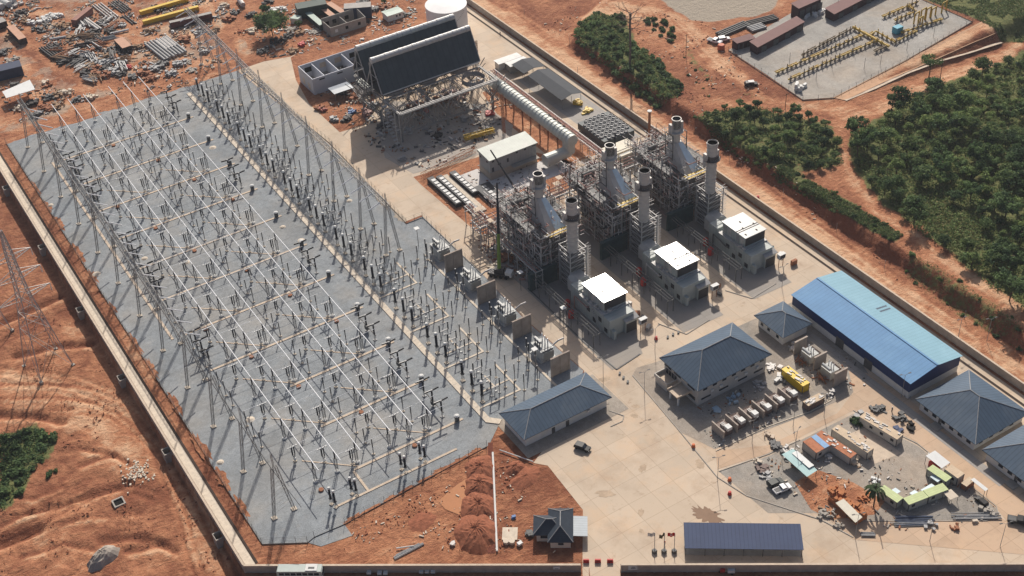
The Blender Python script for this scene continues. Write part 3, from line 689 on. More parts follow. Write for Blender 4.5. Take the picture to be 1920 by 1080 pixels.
# ---- spoil heaps of pale sand on the gravel
for n, (px, py) in enumerate([(469, 787), (95, 385), (181, 514), (655, 377), (530, 426), (565, 451), (399, 277), (271, 485), (413, 867), (350, 492)]):
    x, y = g(px, py); mb = MB(); rs = random.Random(n)
    mb.lathe(x, y, [(1.0 + rs.random() * .5, .05), (.7, .35), (.2, .5)], 9)
    solo('sand_heap', mb, paleconc, 'small pale sand heap on the gravel, %s of the heaps counted from the near end' % nth(n), 'sand heap', 'small pale heaps on the gravel')
# ---- fences
def fence(label, P, h=2.4, step=3.0, close=False, post=dsteel, mesh=True):
    r = thing('mesh_fence', label, 'fence', (P[0][0], P[0][1], 0))
    pm = MB(); wm = MB(); base = MB(); cnt = 0
    for (x0, y0), (x1, y1) in zip(P, P[1:]):
        L = math.hypot(x1 - x0, y1 - y0); n = max(1, int(L / step))
        for i in range(n + 1):
            a = i / n; x, y = x0 + (x1 - x0) * a, y0 + (y1 - y0) * a
            z = max(0, hz(x, y)); pm.tube((x, y, z), (x, y, z + h), .06, 4)
            if i < n:
                b = (i + 1) / n; xx, yy = x0 + (x1 - x0) * b, y0 + (y1 - y0) * b; zz = max(0, hz(xx, yy))
                for q in range(5): wm.tube((x, y, z + h * q / 4.2 + .1), (xx, yy, zz + h * q / 4.2 + .1), .02, 3, cap=False)
                base.add([(x, y, z - .05), (xx, yy, zz - .05), (xx, yy, zz + .32), (x, y, z + .32)], [(0, 1, 2, 3)])
    pm.build('posts', post, r); wm.build('wire_mesh', dsteel, r); base.build('kerb', conc, r); return r
fence('dark wire fence around the switchyard gravel', [(-71.9, 239), (-72.2, -5.5), (-62, -11.9), (-59.7, -11.2), (-51, -11.8), (-5, -9)], 2.6)
fence('dark wire fence between the switchyard and the service road', [(25.6, 236), (30.2, 162.5), (28.6, 99.0), (34.9, 98.9), (34.9, 60)], 2.6)
# ================================================================ POWER BLOCKS
stackm = mat('stack_sheet_steel', (.50, .48, .45), .55, .05, .12, .4, .3, (.28, .25, .22), .3)
ringm = mat('dark_stack_ring', (.12, .11, .105), .6, .2, .1)
soot = mat('soot_black', (.006, .006, .006), .9)
casing = mat('boiler_casing', (.15, .145, .14), .6, .1, .2, .3, .4, (.10, .09, .085), .2)
frame_m = mat('boiler_frame_steel', (.42, .41, .40), .55, .1, .2, .8)
pinkpipe = mat('primed_pipe', (.33, .19, .165), .6, 0, .3, .7)
palepipe = mat('insulated_pipe', (.46, .44, .42), .55, .1, .25, .8)
sheetblue = mat('pale_blue_sheet', (.50, .62, .72), .5, 0, .12, .5)
teal = mat('dark_teal_duct', (.03, .06, .065), .6, 0, .3, .4)
gthouse = mat('grey_green_enclosure', (.38, .41, .39), .5, 0, .08, .3, .25, (.25, .25, .22), .3, stripe=((0, 1, 0), 1.3, .12))
gtwhite = mat('white_roof_panels', (.44, .44, .43), .21, 0, .08, .7, .4, (.30, .29, .27), .5, spec=.3)
louv = mat('dark_louvre', (.05, .05, .055), .6, 0, .2, 1, stripe=((0, 0, 1), .3, .5))
UN = ['left', 'middle', 'right']
for u, cx in enumerate((55.9, 83.9, 111.4)):
    rs = random.Random(u * 7 + 1)
    # ---- gas turbine house
    r = thing('turbine_house', 'grey green turbine house with white flat roof box, %s of the three' % UN[u], 'turbine house', (cx, 16, .06), 'gas turbine houses with white roof boxes')
    mb = MB(); mb.box(cx - 5.6, 9, .06, cx + 3.4, 30, 6.4); mb.box(cx - 5.6, 26, 6.4, cx - 2, 30, 7.6); mb.build('body', gthouse, r)
    mb = MB(); mb.box(cx - 5.8, 12.6, 6.4, cx + 4.2, 25.2, 6.75)
    for x in (cx - 5.7, cx + 4.1):
        mb.tube((x, 12.7, 7.6), (x, 25.1, 7.6), .05, 4)
        for k in range(8): mb.tube((x, 12.7 + k * 1.77, 6.7), (x, 12.7 + k * 1.77, 7.6), .04, 4)
    mb.build('walkway', frame_m, r)
    f = MB(); f.box(cx - 4.6, 13.4, 6.75, cx + 3.7, 24.5, 10.7); fo = f.build('filter_house', gthouse, r)
    mb = MB(); mb.box(cx - 4.4, 13.25, 7.4, cx + 3.5, 13.398, 10.5); mb.build('louvre', louv, fo)
    mb = MB(); mb.box(cx - 4.9, 13.0, 10.7, cx + 4.0, 16.6, 10.95); mb.box(cx - 4.9, 16.72, 10.7, cx + 4.0, 17.5, 10.93); mb.box(cx - 4.9, 17.62, 10.7, cx + 4.0, 24.8, 10.95)
    mb.build('roof', gtwhite, fo); mb = MB()
    for y in (16.66, 17.56): mb.box(cx - 4.9, y - .12, 10.94, cx + 4.0, y + .12, 11.02)
    for q in range(5): mb.box(cx - 3.6 + q * 1.5, 14.2 + (q % 3) * 3.2, 10.951, cx - 3.2 + q * 1.5, 15 + (q % 3) * 3.2, 11.05)
    mb.build('roof_joint', rubber, fo)
    mb = MB(); mb.add([(cx - .8, 7.4, 4.6), (cx + 4.4, 7.4, 4.6), (cx + 4.4, 12.8, 6.2), (cx - .8, 12.8, 6.2), (cx - .8, 7.4, 4.8), (cx + 4.4, 7.4, 4.8), (cx + 4.4, 12.8, 6.38), (cx - .8, 12.8, 6.38)], [(3, 2, 1, 0), (4, 5, 6, 7), (0, 1, 5, 4), (1, 2, 6, 5), (2, 3, 7, 6), (3, 0, 4, 7)]); mb.build('canopy', steel, r)
    MB().box(cx - .4, 7.8, .06, cx + 3.9, 9, 4.5).build('annex', gthouse, r); MB().box(cx - 5.2, 7.4, .06, cx - 4.2, 9, 3.2).build('annex', gthouse, r)
    for q in range(4): m2 = MB(); m2.box(cx - 5.68, 10.2 + q * 3.1, 1.0 + (q % 2) * 2.2, cx - 5.603, 11.8 + q * 3.1, 2.6 + (q % 2) * 2.2); m2.build('vent', louv, r)
    for q in range(5): m2 = MB(); m2.box(cx - 4.68, 14.0 + q * 2.1, 7.3, cx - 4.603, 15.5 + q * 2.1, 10.2); m2.build('side_panel', [steel, gthouse, palepipe][(q + u) % 3], fo)
    m2 = MB(); m2.box(cx - .2, 7.74, .1, cx + 3.6, 7.797, 3.6); m2.build('shade_panel', louv, r)  # flat dark panel: shade below the canopy put into its colour
    m2 = MB()
    for q in range(14): m2.box(cx - 6.5, 12.2 + q * .42, .3 + q * .46, cx - 5.75, 12.5 + q * .42, .36 + q * .46)
    m2.tube((cx - 6.5, 12.2, .3), (cx - 6.5, 18.1, 6.5), .06, 4); m2.tube((cx - 6.5, 12.2, 1.3), (cx - 6.5, 18.1, 7.5), .05, 4); m2.build('stair', frame_m, r)
    mb = MB(); mb.path([(cx - 6.3, 27, .3), (cx - 6.3, 27, 5.2), (cx - 6.3, 20, 5.2 - u * .6), (cx - 5.6, 20, 5.2 - u * .6)], .22, 6); mb.path([(cx + 4.2, 12 + u, .3), (cx + 4.2, 12 + u, 4.4), (cx + 4.2, 28, 4.4)], .2, 6); mb.build('side_pipe', [pinkpipe, palepipe, dsteel][u], r)
    for q in range(5): m2 = MB(); m2.cbox(cx + 6.2 + rs.random() * 2.5, 4 + q * 4.6 + rs.random() * 2, .06, .8 + rs.random() * 1.8, .8 + rs.random(), .6 + rs.random() * 1.2, rs.random()); solo('skid', m2, [steel, dsteel, rust, palepipe, teal][(q + u) % 5], 'small equipment skid right of the %s turbine house, %s from near' % (UN[u], nth(q)), 'skid', 'equipment skids beside the turbine houses')
    mb = MB(); mb.box(cx + 3.2, 5.0, 3.6, cx + 5.6, 6.2, 5.2); mb.box(cx + 3.1, 4.9, 5.2, cx + 5.7, 6.3, 5.35)
    b = mb.build('cooler_box', white, r); m2 = MB(); m2.box(cx + 3.35, 4.95, 3.8, cx + 5.45, 5.0, 5.1); m2.build('grille', louv, b)
    m2 = MB()
    for x in (cx + 3.5, cx + 5.3): m2.tube((x, 5.6, .06), (x, 5.6, 3.6), .12, 5)
    m2.build('post', rust, b)
    mb = MB()
    for q in range(14):
        x = cx - 5.3 + rs.random() * 2.6; y = 13 + rs.random() * 12; mb.cbox(x, y, 6.76, .4 + rs.random(), .4 + rs.random(), .3 + rs.random() * .6, rs.random())
    mb.build('roof_equipment', palepipe, r)
    # pipe bridge running from the duct past the house
    mb = MB()
    for q in range(3): mb.path([(cx - 12 + q * .8, 42, 5 + q * .3), (cx - 12 + q * .8, 8, 5 + q * .3)], .16, 6)
    for y in range(8, 43, 6):
        for x in (cx - 12.4, cx - 10): mb.tube((x, y, .06), (x, y, 5), .13, 4)
        mb.beam((cx - 12.6, y, 4.7), (cx - 9.8, y, 4.7), .2)
    solo('pipe_bridge', mb, dsteel, 'grey pipe bridge beside the %s turbine house' % UN[u], 'pipe bridge', 'pipe bridges between turbine houses')
    for q, (dx, y) in enumerate(((-9.6, 24), (-7.6, 29))):
        mb = MB(); mb.lathe(cx + dx, y, [(.95, .06), (.95, 2.4), (.55, 2.9), (.1, 3.0)], 12); solo('red_tank', mb, red, 'small red tank between pipe bridge and %s turbine house, %s one' % (UN[u], ['nearer', 'farther'][q]), 'tank', 'small red tanks')
    # ---- bypass stack
    sx, sy = cx + .9, 38.1
    r = thing('bypass_stack', 'tall grey banded exhaust stack on lattice tower, front row, %s of three' % UN[u], 'stack', (sx, sy, .06), 'tall exhaust stacks')
    prof = []
    z = 13.0
    while z < 31.6:
        prof += [(1.72, z), (1.72, z + 1.15), (1.84, z + 1.2), (1.84, z + 1.4), (1.72, z + 1.45)]; z += 1.5
    mb = MB(); mb.lathe(sx, sy, prof + [(1.72, 32)], 20, cap=False); mb.build('shaft', stackm, r)
    mb = MB(); mb.lathe(sx, sy, [(1.68, 32.05), (1.98, 32.05), (1.98, 31.7), (1.72, 31.6)], 20, cap=False); mb.build('rim', palepipe, r)
    mb = MB(); mb.lathe(sx, sy, [(1.68, 32.04), (1.68, 27)], 20, cap=False); mb.poly([(sx + 1.67 * math.cos(t * PI / 10), sy + 1.67 * math.sin(t * PI / 10), 30.6) for t in range(20)]); mb.build('flue', soot, r)
    mb = MB(); mb.lathe(sx, sy, [(1.75, 26), (2.9, 26), (2.9, 26.15), (1.75, 26.15)], 16, cap=False); mb.lathe(sx, sy, [(1.7, 25.2), (1.85, 25.4), (1.85, 27.4), (1.7, 27.6)], 18, cap=False)
    for q in range(16):
        t = q * PI / 8; mb.tube((sx + 2.85 * math.cos(t), sy + 2.85 * math.sin(t), 26.1), (sx + 2.85 * math.cos(t), sy + 2.85 * math.sin(t), 27.3), .05, 4)
    mb.build('platform', ringm, r)
    for s in (-1, 1): MB().cbox(sx + s * 2.35, sy + .4, 24.2, .9, 1.5, 4.4).build('silencer', stackm, r)
    mb = MB(); w = 3.1
    for a in (-w, w):
        for b in (-w, w): mb.tube((sx + a, sy + b, .06), (sx + a, sy + b, 15.2), .2, 4)
    for k in range(8):
        z = 1 + k * 2
        for a in (-w, w): mb.beam((sx + a, sy - w, z), (sx + a, sy + w, z), .22); mb.beam((sx - w, sy + a, z), (sx + w, sy + a, z), .22)
        if k < 7:
            for a in (-w, w): mb.tube((sx + a, sy - w, z), (sx + a, sy + w, z + 2), .08, 4); mb.tube((sx - w, sy + a, z), (sx + w, sy + a, z + 2), .08, 4)
    for k in range(26): mb.tube((sx + w + .4, sy - w + .3 + k % 2, 1 + k * .55), (sx + w + 1.9, sy - w + .3 + k % 2, 1.4 + k * .55), .09, 4)
    mb.build('lattice_tower', frame_m, r)
    mb = MB(); mb.box(sx - 2.6, sy - 2.6, .06, sx + 2.6, sy + 2.6, 11.5); mb.hull([(sx - 2.6, sy - 2.6, 11.5), (sx + 2.6, sy - 2.6, 11.5), (sx + 2.6, sy + 2.6, 11.5), (sx - 2.6, sy + 2.6, 11.5)], [(sx - 1.4, sy - 1.4, 13.2), (sx + 1.4, sy - 1.4, 13.2), (sx + 1.4, sy + 1.4, 13.2), (sx - 1.4, sy + 1.4, 13.2)]); mb.build('duct_base', casing, r)
    mb = MB(); mb.box(cx - 3.2, 30.2, 1.2, cx + 2.8, 35.4, 5.6); mb.hull([(cx - 3, 30.2, 5.6), (cx + 2.6, 30.2, 5.6), (cx + 2.6, 35.4, 5.6), (cx - 3, 35.4, 5.6)], [(cx - 2, 31, 7), (cx + 1.6, 31, 7), (cx + 1.6, 35.4, 7), (cx - 2, 35.4, 7)]); mb.build('exhaust_duct', stackm, r)
    # ---- teal duct screen between turbine and boiler
    mb = MB(); mb.box(cx - 13, 42.3, .06, cx - 2.4, 43.3, 6.6); mb.box(cx - 13, 42.0, 6.6, cx - 2.4, 43.6, 6.9); solo('duct_screen', mb, teal, 'dark teal screen wall left of the %s front stack' % UN[u], 'screen wall', 'dark teal screens between the stacks')
    # ---- heat recovery boiler
    r = thing('boiler', 'cluttered steel framed boiler with hooded stack, %s of three' % UN[u], 'boiler', (cx, 56, .06), 'steel framed boilers')
    X0, X1, Y0, Y1 = cx - 7.2, cx + 7.2, 44.2, 69
    mb = MB(); mb.box(cx - 4.6, 45.5, 1.5, cx + 4.8, 66, 15.6); mb.box(cx - 5.6, 47, 3, cx + 5.6, 64, 10); mb.build('casing', casing, r)
    xs = [X0 + (X1 - X0) * i / 4 for i in range(5)]; ys = [Y0 + (Y1 - Y0) * i / 5 for i in range(6)]
    top = {}
    mb = MB()
    for i, x in enumerate(xs):
        for j, y in enumerate(ys):
            if i in (1, 2, 3) and j in (1, 2, 3, 4): continue
            h = 18 + rs.choice([0, 0, 2.2, 3.4]) if j > 0 else 15.6
            top[i, j] = h; mb.beam((x, y, .06), (x, y, h), .32)
    for z in (3.6, 7, 10.4, 13.8, 17.2):
        for y in (Y0, Y1): mb.beam((X0, y, z), (X1, y, z), .28)
        for x in (X0, X1): mb.beam((x, Y0, z), (x, Y1, z), .28)
        for x in (xs[1], xs[3]): mb.beam((x, Y0, z), (x, ys[1], z), .22)
    for j in range(5):
        for z in (.2, 3.6, 7, 10.4, 13.8):
            for x in (X0, X1):
                if rs.random() < .5: mb.tube((x, ys[j], z), (x, ys[j + 1], z + 3.4), .11, 4)
    for i in range(4):
        for z in (.2, 3.6, 7, 10.4):
            if rs.random() < .5: mb.tube((xs[i], Y0, z), (xs[i + 1], Y0, z + 3.4), .11, 4)
    mb.build('steel_frame', frame_m, r)
    mb = MB()
    for z in (7.1, 13.9, 17.3):
        mb.box(X0 - 1, Y0 + 4, z, X0 + 2, Y1, z + .1); mb.box(X1 - 2, Y0 + 4, z, X1 + 1, Y1, z + .1); mb.box(X0 + 2, Y1 - 3, z, X1 - 2, Y1 + 1, z + .1)
    mb.build('grating_deck', dsteel, r)
    mb = MB()
    for z in (7.2, 14, 17.4):
        for x in (X0 - 1, X1 + 1):
            for dz in (.55, 1.1): mb.tube((x, Y0 + 4, z + dz), (x, Y1, z + dz), .045, 4)
            for k in range(13): mb.tube((x, Y0 + 4 + k * 1.7, z), (x, Y0 + 4 + k * 1.7, z + 1.1), .04, 4)
    mb.build('handrail', palepipe, r)['kind'] = 'stuff'
    def pipes(n, zlo, zhi, m, nm, rlo, rhi):
        mb = MB()
        for q in range(n):
            x = X0 + rs.random() * (X1 - X0); y = Y0 + 3 + rs.random() * (Y1 - Y0 - 3); z = zlo + rs.random() * (zhi - zlo)
            P = [(x, y, z)]
            for k in range(rs.randint(2, 4)):
                a = rs.randint(0, 2); d = [0, 0, 0]; d[a] = rs.uniform(-5, 5) if a < 2 else rs.uniform(-3, 3)
                x = min(max(x + d[0], X0 - 1), X1 + 1); y = min(max(y + d[1], Y0 + 2), Y1 + 2); z = min(max(z + d[2], 1), zhi + 1.2); P.append((x, y, z))
            mb.path(P, rs.uniform(rlo, rhi), 6)
        mb.build(nm, m, r)['kind'] = 'stuff'
    pipes(80, 12, 19.5, palepipe, 'insulated_pipework', .08, .2); pipes(90, 9, 19, pinkpipe, 'primed_pipework', .07, .2); pipes(50, 3, 18, dsteel, 'lower_pipework', .1, .3); pipes(40, 1, 14, frame_m, 'scaffold_tubes', .06, .12)
    mb = MB()
    mb.box(X0 + .5, 60.5, 15.62, X1 - .5, 68.6, 15.8); mb.build('roof_deck', mat('grey_grating', (.2, .19, .18), .8, 0, .3, 2), r)
    for nm, mm, nn in (('scaffold_frame', mat('sunlit_scaffold', (.66, .62, .60), .6, 0, .2, 1), 330), ('primed_frame', mat('pink_primer', (.45, .29, .26), .7, 0, .2, 1), 240), ('grey_frame', frame_m, 240)):
        mb = MB()
        for q in range(nn):
            x = X0 - 1.5 + int(rs.random() * 13) * 1.35; y = 45 + int(rs.random() ** .7 * 19) * 1.55; z = (15.6 if y > 58 else rs.choice([3.6, 7, 10.4, 13.8])) + rs.choice([0, 1.1, 2.0, 3.2]); t = rs.random()
            if t < .34: mb.beam((x, y, z), (x + 2.7 * rs.choice([1, 2]) * .5, y, z), .11)
            elif t < .7: mb.beam((x, y, z), (x, y + 3.1 * rs.choice([1, 2]) * .5, z), .11)
            else: mb.beam((x, y, z - 1.2), (x, y, z + rs.uniform(.8, 2.2)), .11)
        for q in range(nn // 2):
            z = .5 + int(rs.random() * 12) * 1.45; k = rs.random()
            if rs.random() < .55:
                x = X0 - .4 - rs.choice([0, 1.0, 1.9]); y = Y0 + int(rs.random() * 15) * 1.65
                mb.beam((x, y, z), (x, y + 3.3, z), .1) if k < .45 else (mb.beam((x, y, z), (x, y, z + 3), .1) if k < .8 else mb.beam((x, y, z), (x + 1.9, y, z), .1))
            else:
                y = Y0 - .3 - rs.choice([0, .9]); x = X0 + int(rs.random() * 9) * 1.6
                mb.beam((x, y, z), (x + 3.2, y, z), .1) if k < .5 else mb.beam((x, y, z), (x, y, z + 3), .1)
        mb.build(nm, mm, r)['kind'] = 'stuff'
    for (x, y) in ((cx + 4.4, 61), (cx - 3.6, 64)): MB().tube((x - 1.6, y, 19), (x + 1.8, y, 19), .75, 12).build('steam_drum', dsteel, r)
    hx = cx + 1.0
    A = [(hx - 3.4, 47.2, 15.8), (hx + 3.4, 47.2, 15.8), (hx + 3.4, 60, 15.8), (hx - 3.4, 60, 15.8)]; B = [(hx - 1.45, 55.6, 23.4), (hx + 1.45, 55.6, 23.4), (hx + 1.45, 58.6, 23.4), (hx - 1.45, 58.6, 23.4)]
    h = MB().hull(A, B).build('hood', stackm, r)
    mb = MB(); o = -.06
    mb.hull([(hx - .6, 47.12, 15.9), (hx + 3.3, 47.12, 15.9), (hx + 3.3, 47.18, 15.9), (hx - .6, 47.18, 15.9)], [(hx - .2, 55.45, 23.3), (hx + 1.4, 55.45, 23.3), (hx + 1.4, 55.58, 23.3), (hx - .2, 55.58, 23.3)]); mb.build('weather_sheet', sheetblue, h)
    mb = MB(); mb.lathe(hx, 57.1, [(1.42, 23.2), (1.42, 31.6), (1.5, 31.7)], 20, cap=False); st = mb.build('stack', stackm, r)
    mb = MB(); mb.lathe(hx, 57.1, [(1.42, 32.05), (1.7, 32.05), (1.7, 31.7), (1.45, 31.6)], 20, cap=False); mb.build('rim', palepipe, st)
    mb = MB(); mb.lathe(hx, 57.1, [(1.42, 32.04), (1.42, 27)], 20, cap=False); mb.poly([(hx + 1.41 * math.cos(t * PI / 10), 57.1 + 1.41 * math.sin(t * PI / 10), 30.6) for t in range(20)]); mb.build('flue', soot, st)
    mb = MB(); mb.lathe(hx, 57.1, [(1.45, 27.2), (2.6, 27.2), (2.6, 27.35), (1.45, 27.35)], 16, cap=False); mb.lathe(hx, 57.1, [(1.45, 26.6), (1.6, 26.7), (1.6, 28.4), (1.45, 28.5)], 18, cap=False)
    for s in (-1, 1): mb.cbox(hx + s * 2.1, 57.3, 26.8, .9, 1.6, 3.6)
    mb.build('platform', stackm, st)
    mb = MB()
    for a in (-2.9, 2.9):
        for b in (-2, 2): mb.beam((hx + a, 57 + b, 15.7), (hx + a, 57 + b, 27.2), .22)
    for z in (18, 21, 24, 27): mb.beam((hx - 2.9, 55, z), (hx - 2.9, 59, z), .2); mb.beam((hx + 2.9, 55, z), (hx + 2.9, 59, z), .2); mb.beam((hx - 2.9, 59, z), (hx + 2.9, 59, z), .2)
    mb.build('stack_frame', dsteel, r)
    mb = MB()
    for q in range(16):
        x = hx - 4.2 + q * .56; mb.tube((x, 45.0, 15.8), (x, 45.0, 16.9), .05, 4)
    mb.box(hx - 4.2, 44.9, 15.7, hx + 4.6, 47.2, 15.82); mb.tube((hx - 4.2, 45, 16.9), (hx + 4.6, 45, 16.9), .06, 4); mb.build('front_platform', yellow, r)
# ---- pipe rack behind the boilers and scaffold clutter
def rack(label, x0, y0, x1, y1, h, w, seed, n=5, mp=palepipe):
    rs = random.Random(seed); r = thing('pipe_rack', label, 'pipe rack', (x0, y0, 0)); mb = MB(); L = math.hypot(x1 - x0, y1 - y0); dx, dy = (x1 - x0) / L, (y1 - y0) / L; px, py = -dy, dx
    k = int(L / 5)
    for i in range(k + 1):
        a = L * i / k
        for s in (-.5, .5): mb.beam((x0 + dx * a + px * w * s, y0 + dy * a + py * w * s, 0), (x0 + dx * a + px * w * s, y0 + dy * a + py * w * s, h), .24)
        for z in (h, h * .72): mb.beam((x0 + dx * a - px * w * .6, y0 + dy * a - py * w * .6, z), (x0 + dx * a + px * w * .6, y0 + dy * a + py * w * .6, z), .22)
    for s in (-.5, .5): mb.beam((x0 + px * w * s, y0 + py * w * s, h), (x1 + px * w * s, y1 + py * w * s, h), .22)
    mb.build('frame', frame_m, r)
    for q in range(n):
        mb = MB(); s = (q + .5) / n - .5; z = h * (1 if q % 2 else .72) + .3
        mb.tube((x0 + px * w * s, y0 + py * w * s, z), (x1 + px * w * s, y1 + py * w * s, z), rs.uniform(.12, .3), 6); mb.build('pipe', [mp, pinkpipe][q % 2], r)
rack('cluttered pipe rack running behind the three boilers', 42, 73.5, 122, 73.5, 9, 5, 1, 6)
rack('pale pipe rack left of the green roofed hall', 46.5, 66, 46.5, 86, 8, 3, 2, 4)
rack('rusty red pipe rack from condenser towards the boilers', 104.5, 165, 104.5, 80, 5, 2.6, 3, 5, pinkpipe)
rack('short pipe rack left of the left boiler', 46.3, 42, 46.3, 64, 7, 2.6, 4, 4)
for q in range(5):
    rs = random.Random(40 + q); x, y = [(44, 78), (44.5, 70), (62, 76.5), (76, 77.5), (97.5, 76.5)][q]; mb = MB()
    r = thing('scaffold', 'tangled scaffold tower, %s from the left along the boiler backs' % nth(q), 'scaffold', (x, y, 0), 'scaffold towers around the boilers')
    for i in range(4):
        for j in range(3):
            mb.tube((x + i * 1.6, y + j * 1.6, 0), (x + i * 1.6, y + j * 1.6, 6 + rs.random() * 5), .07, 4)
    for k in range(44): 
        z = rs.random() * 10; i = rs.randint(0, 2); mb.tube((x + i * 1.6, y + rs.randint(0, 2) * 1.6, z), (x + i * 1.6 + 1.6, y + rs.randint(0, 2) * 1.6, z + rs.uniform(-1, 1)), .06, 4)
    mb.build('tubes', pinkpipe if q % 2 else frame_m, r)
    mb = MB()
    for k in range(5): mb.box(x + rs.random() * 2, y + rs.random(), 2 + k * 2, x + 2.5 + rs.random() * 2, y + 2.5, 2.06 + k * 2)
    mb.build('boards', tanconc, r)
# ================================================================ TRANSFORMERS AND FIRE WALLS
trafo = mat('transformer_grey', (.42, .43, .42), .5, 0, .15, .6); fire = mat('fire_wall_concrete', (.34, .28, .235), .9, 0, .2, .4, .5, (.18, .14, .11), .3)
FN = ['nearest', 'second nearest', 'third nearest', 'farthest']
for i, y in enumerate((4.6, 25.6, 46.4, 67.0)):
    mb = MB(); mb.box(25.8, y - .2, 0, 32.4, y + .2, 7); 
    for x in (25.8, 28.9, 32.0): mb.box(x, y - .38, 0, x + .4, y - .201, 7)
    mb.box(25.7, y - .26, 7, 32.5, y + .26, 7.15)
    solo('fire_wall', mb, fire, 'tall brown concrete fire wall beside a transformer, %s of four' % FN[i], 'fire wall', 'concrete fire walls between transformers')
for i, y in enumerate((14.5, 35.5, 56.5, 76.5)):
    r = thing('transformer', 'large grey transformer with pale bushings behind a fire wall, %s of four' % FN[i], 'transformer', (29.4, y, .05), 'large transformers by the service road')
    mb = MB(); mb.box(27.2, y - 2.6, .3, 31.4, y + 2.6, 3.8); mb.box(27.0, y - 2.8, 3.8, 31.6, y + 2.8, 3.95); mb.box(26.6, y - 3.2, .05, 32, y + 3.2, .3); mb.build('tank', trafo, r)
    for s in (-1, 1):
        m2 = MB()
        for q in range(12): m2.box(27.4 + q * .33, y + s * 3.0 - .5, .9, 27.5 + q * .33, y + s * 3.0 + .5, 3.6)
        m2.build('radiator', trafo, r)
    MB().tube((28.6, y + 3.0, 5.2), (28.6, y - .2, 5.2), .55, 10).build('conservator', white, r)
    for q in (-1.5, 0, 1.5):
        b = insul(MB(), 30.3, y + q, 3.95, 6.6, .24).build('bushing', white, r); m2 = MB(); m2.lathe(30.3, y + q, [(.05, 6.6), (.16, 6.7), (.12, 7.1)], 8); m2.build('cap', alu, b)
    for q in (-1.2, 0, 1.2): insul(MB(), 27.6, y + q, 3.95, 6.9, .2).build('dark_bushing', black, r)
    mb = MB(); mb.path([(31.6, y - 1.5, 3.4), (34, y - 1.5, 4.4), (36, y - 1.5, 4.4)], .3, 8); mb.path([(27.5, y - 2.2, 4.2), (29, y - 2.6, 4.6), (31, y - 2.4, 4.2)], .12, 6); mb.build('bus_duct', palepipe, r)
    mb = MB(); mb.box(25.6, y - 8.4, .05, 33.4, y + 8.2, .055) if False else None
    for q, (dx, dy) in enumerate(((-2.6, -2.4), (-2.6, 2.4), (-3.4, 0))):
        PI_.put((29.4 + dx - 1.6, y + dy, .05), 0, 'slim black surge post in front of the %s transformer, %s of three' % (FN[i], nth(q)), (1.2, 1.2, 1.15))
for i, (px, py) in enumerate(((785, 462), (1004, 690), (1057, 612), (977, 545))):
    x, y = g(px, py); mb = MB(); mb.box(x - .9, y - .8, 0, x + .9, y + .8, 4.2) if i == 9 else None
    r = thing('light_mast', 'short steel mast with pale flat head among the transformers, %s of four' % nth(i), 'mast', (x, y, 0), 'short masts by the transformers'); MB().tube((x, y, 0), (x, y, 7.5), .1, 6).build('pole', dsteel, r); MB().box(x - .8, y - .8, 7.5, x + .8, y + .8, 7.65).build('head', white, r)
acm = mat('shaded_frame_steel', (.25, .245, .235), .6, .05, .2, .8)  # darker copy of the frame steel: shade under the deck in the colour
# ================================================================ AIR COOLED CONDENSER
panel = mat('finned_panel', (.05, .07, .083), .55, .1, .2, .35, stripe=((1, 0, 0), 2.4, .18)); ductw = mat('ridge_duct_sheet', (.55, .55, .54), .55, .2, .1, .5, .3, (.4, .38, .36), .5)
r = thing('air_condenser', 'huge air cooled condenser with two dark pitched panel banks on steel lattice', 'condenser', (52, 157, .06))
ax0, ax1 = 52.2, 94.6
for k, (yl, yr, zr) in enumerate(((157.0, 163.0, 27.3), (169.0, 175.0, 27.3))):
    for s, nm in ((-1, 'front'), (1, 'rear')):
        yb = yr + s * 6.0
        n = Vector((0, s * 11.3, 6)).normalized() * .35
        A = [(ax0, yb, 16), (ax1, yb, 16), (ax1, yr, zr), (ax0, yr, zr)]
        mb = MB(); mb.hull(A, [(a, b + n.y, c + n.z) for a, b, c in A]); p = mb.build('panel_bank', panel, r)
        mb = MB(); mb.tube((ax0, yb, 16.0), (ax1, yb, 16.0), .4, 8); mb.build('header', ductw, p)
    mb = MB(); N = 22
    for q in range(N):
        a = ax0 - .6 + (ax1 - ax0 + .6) * q / N; b = ax0 - .6 + (ax1 - ax0 + .6) * (q + 1) / N; mb.tube((a, yr, zr + .55), (b - .1, yr, zr + .55), 1.15 if q % 3 else 1.25, 12, 1.15)
    mb.build('ridge_duct', ductw, r)
    mb = MB()
    for x in (ax0 - .4, ax0 + 14, ax0 + 28, ax1 + .3): mb.beam((x, yr - 6, 16), (x, yr, zr), .3); mb.beam((x, yr + 6, 16), (x, yr, zr), .3); mb.beam((x, yr - 3, 21.6), (x, yr + 3, 21.6), .2)
    mb.beam((ax0 - 1.2, yr, 15), (ax0 - 1.2, yr, zr), .35); mb.build('end_frame', frame_m, r)
mb = MB()
for y in (144, 157, 169, 181):
    mb.truss((ax0, y, 9.2), (ax1, y, 9.2), .8, 8.6, 5.3, .17)
for x in (ax0, 66.5, 80.5, ax1):
    mb.truss((x, 144, 9.2), (x, 181, 9.2), .8, 8.6, 5.3, .16)
mb.build('deck_truss', acm, r)
mb = MB()
for x in (ax0 + 1, 73.4, ax1 - 1):
    for y in (147, 163, 178):
        mb.tube((x, y, .06), (x, y, 5.4), .6, 8)
        for a in range(8):
            t = a * PI / 4; mb.beam((x, y, 5), (x + 6.8 * math.cos(t), y + 5.5 * math.sin(t), 13), .24)
mb.build('column', acm, r)
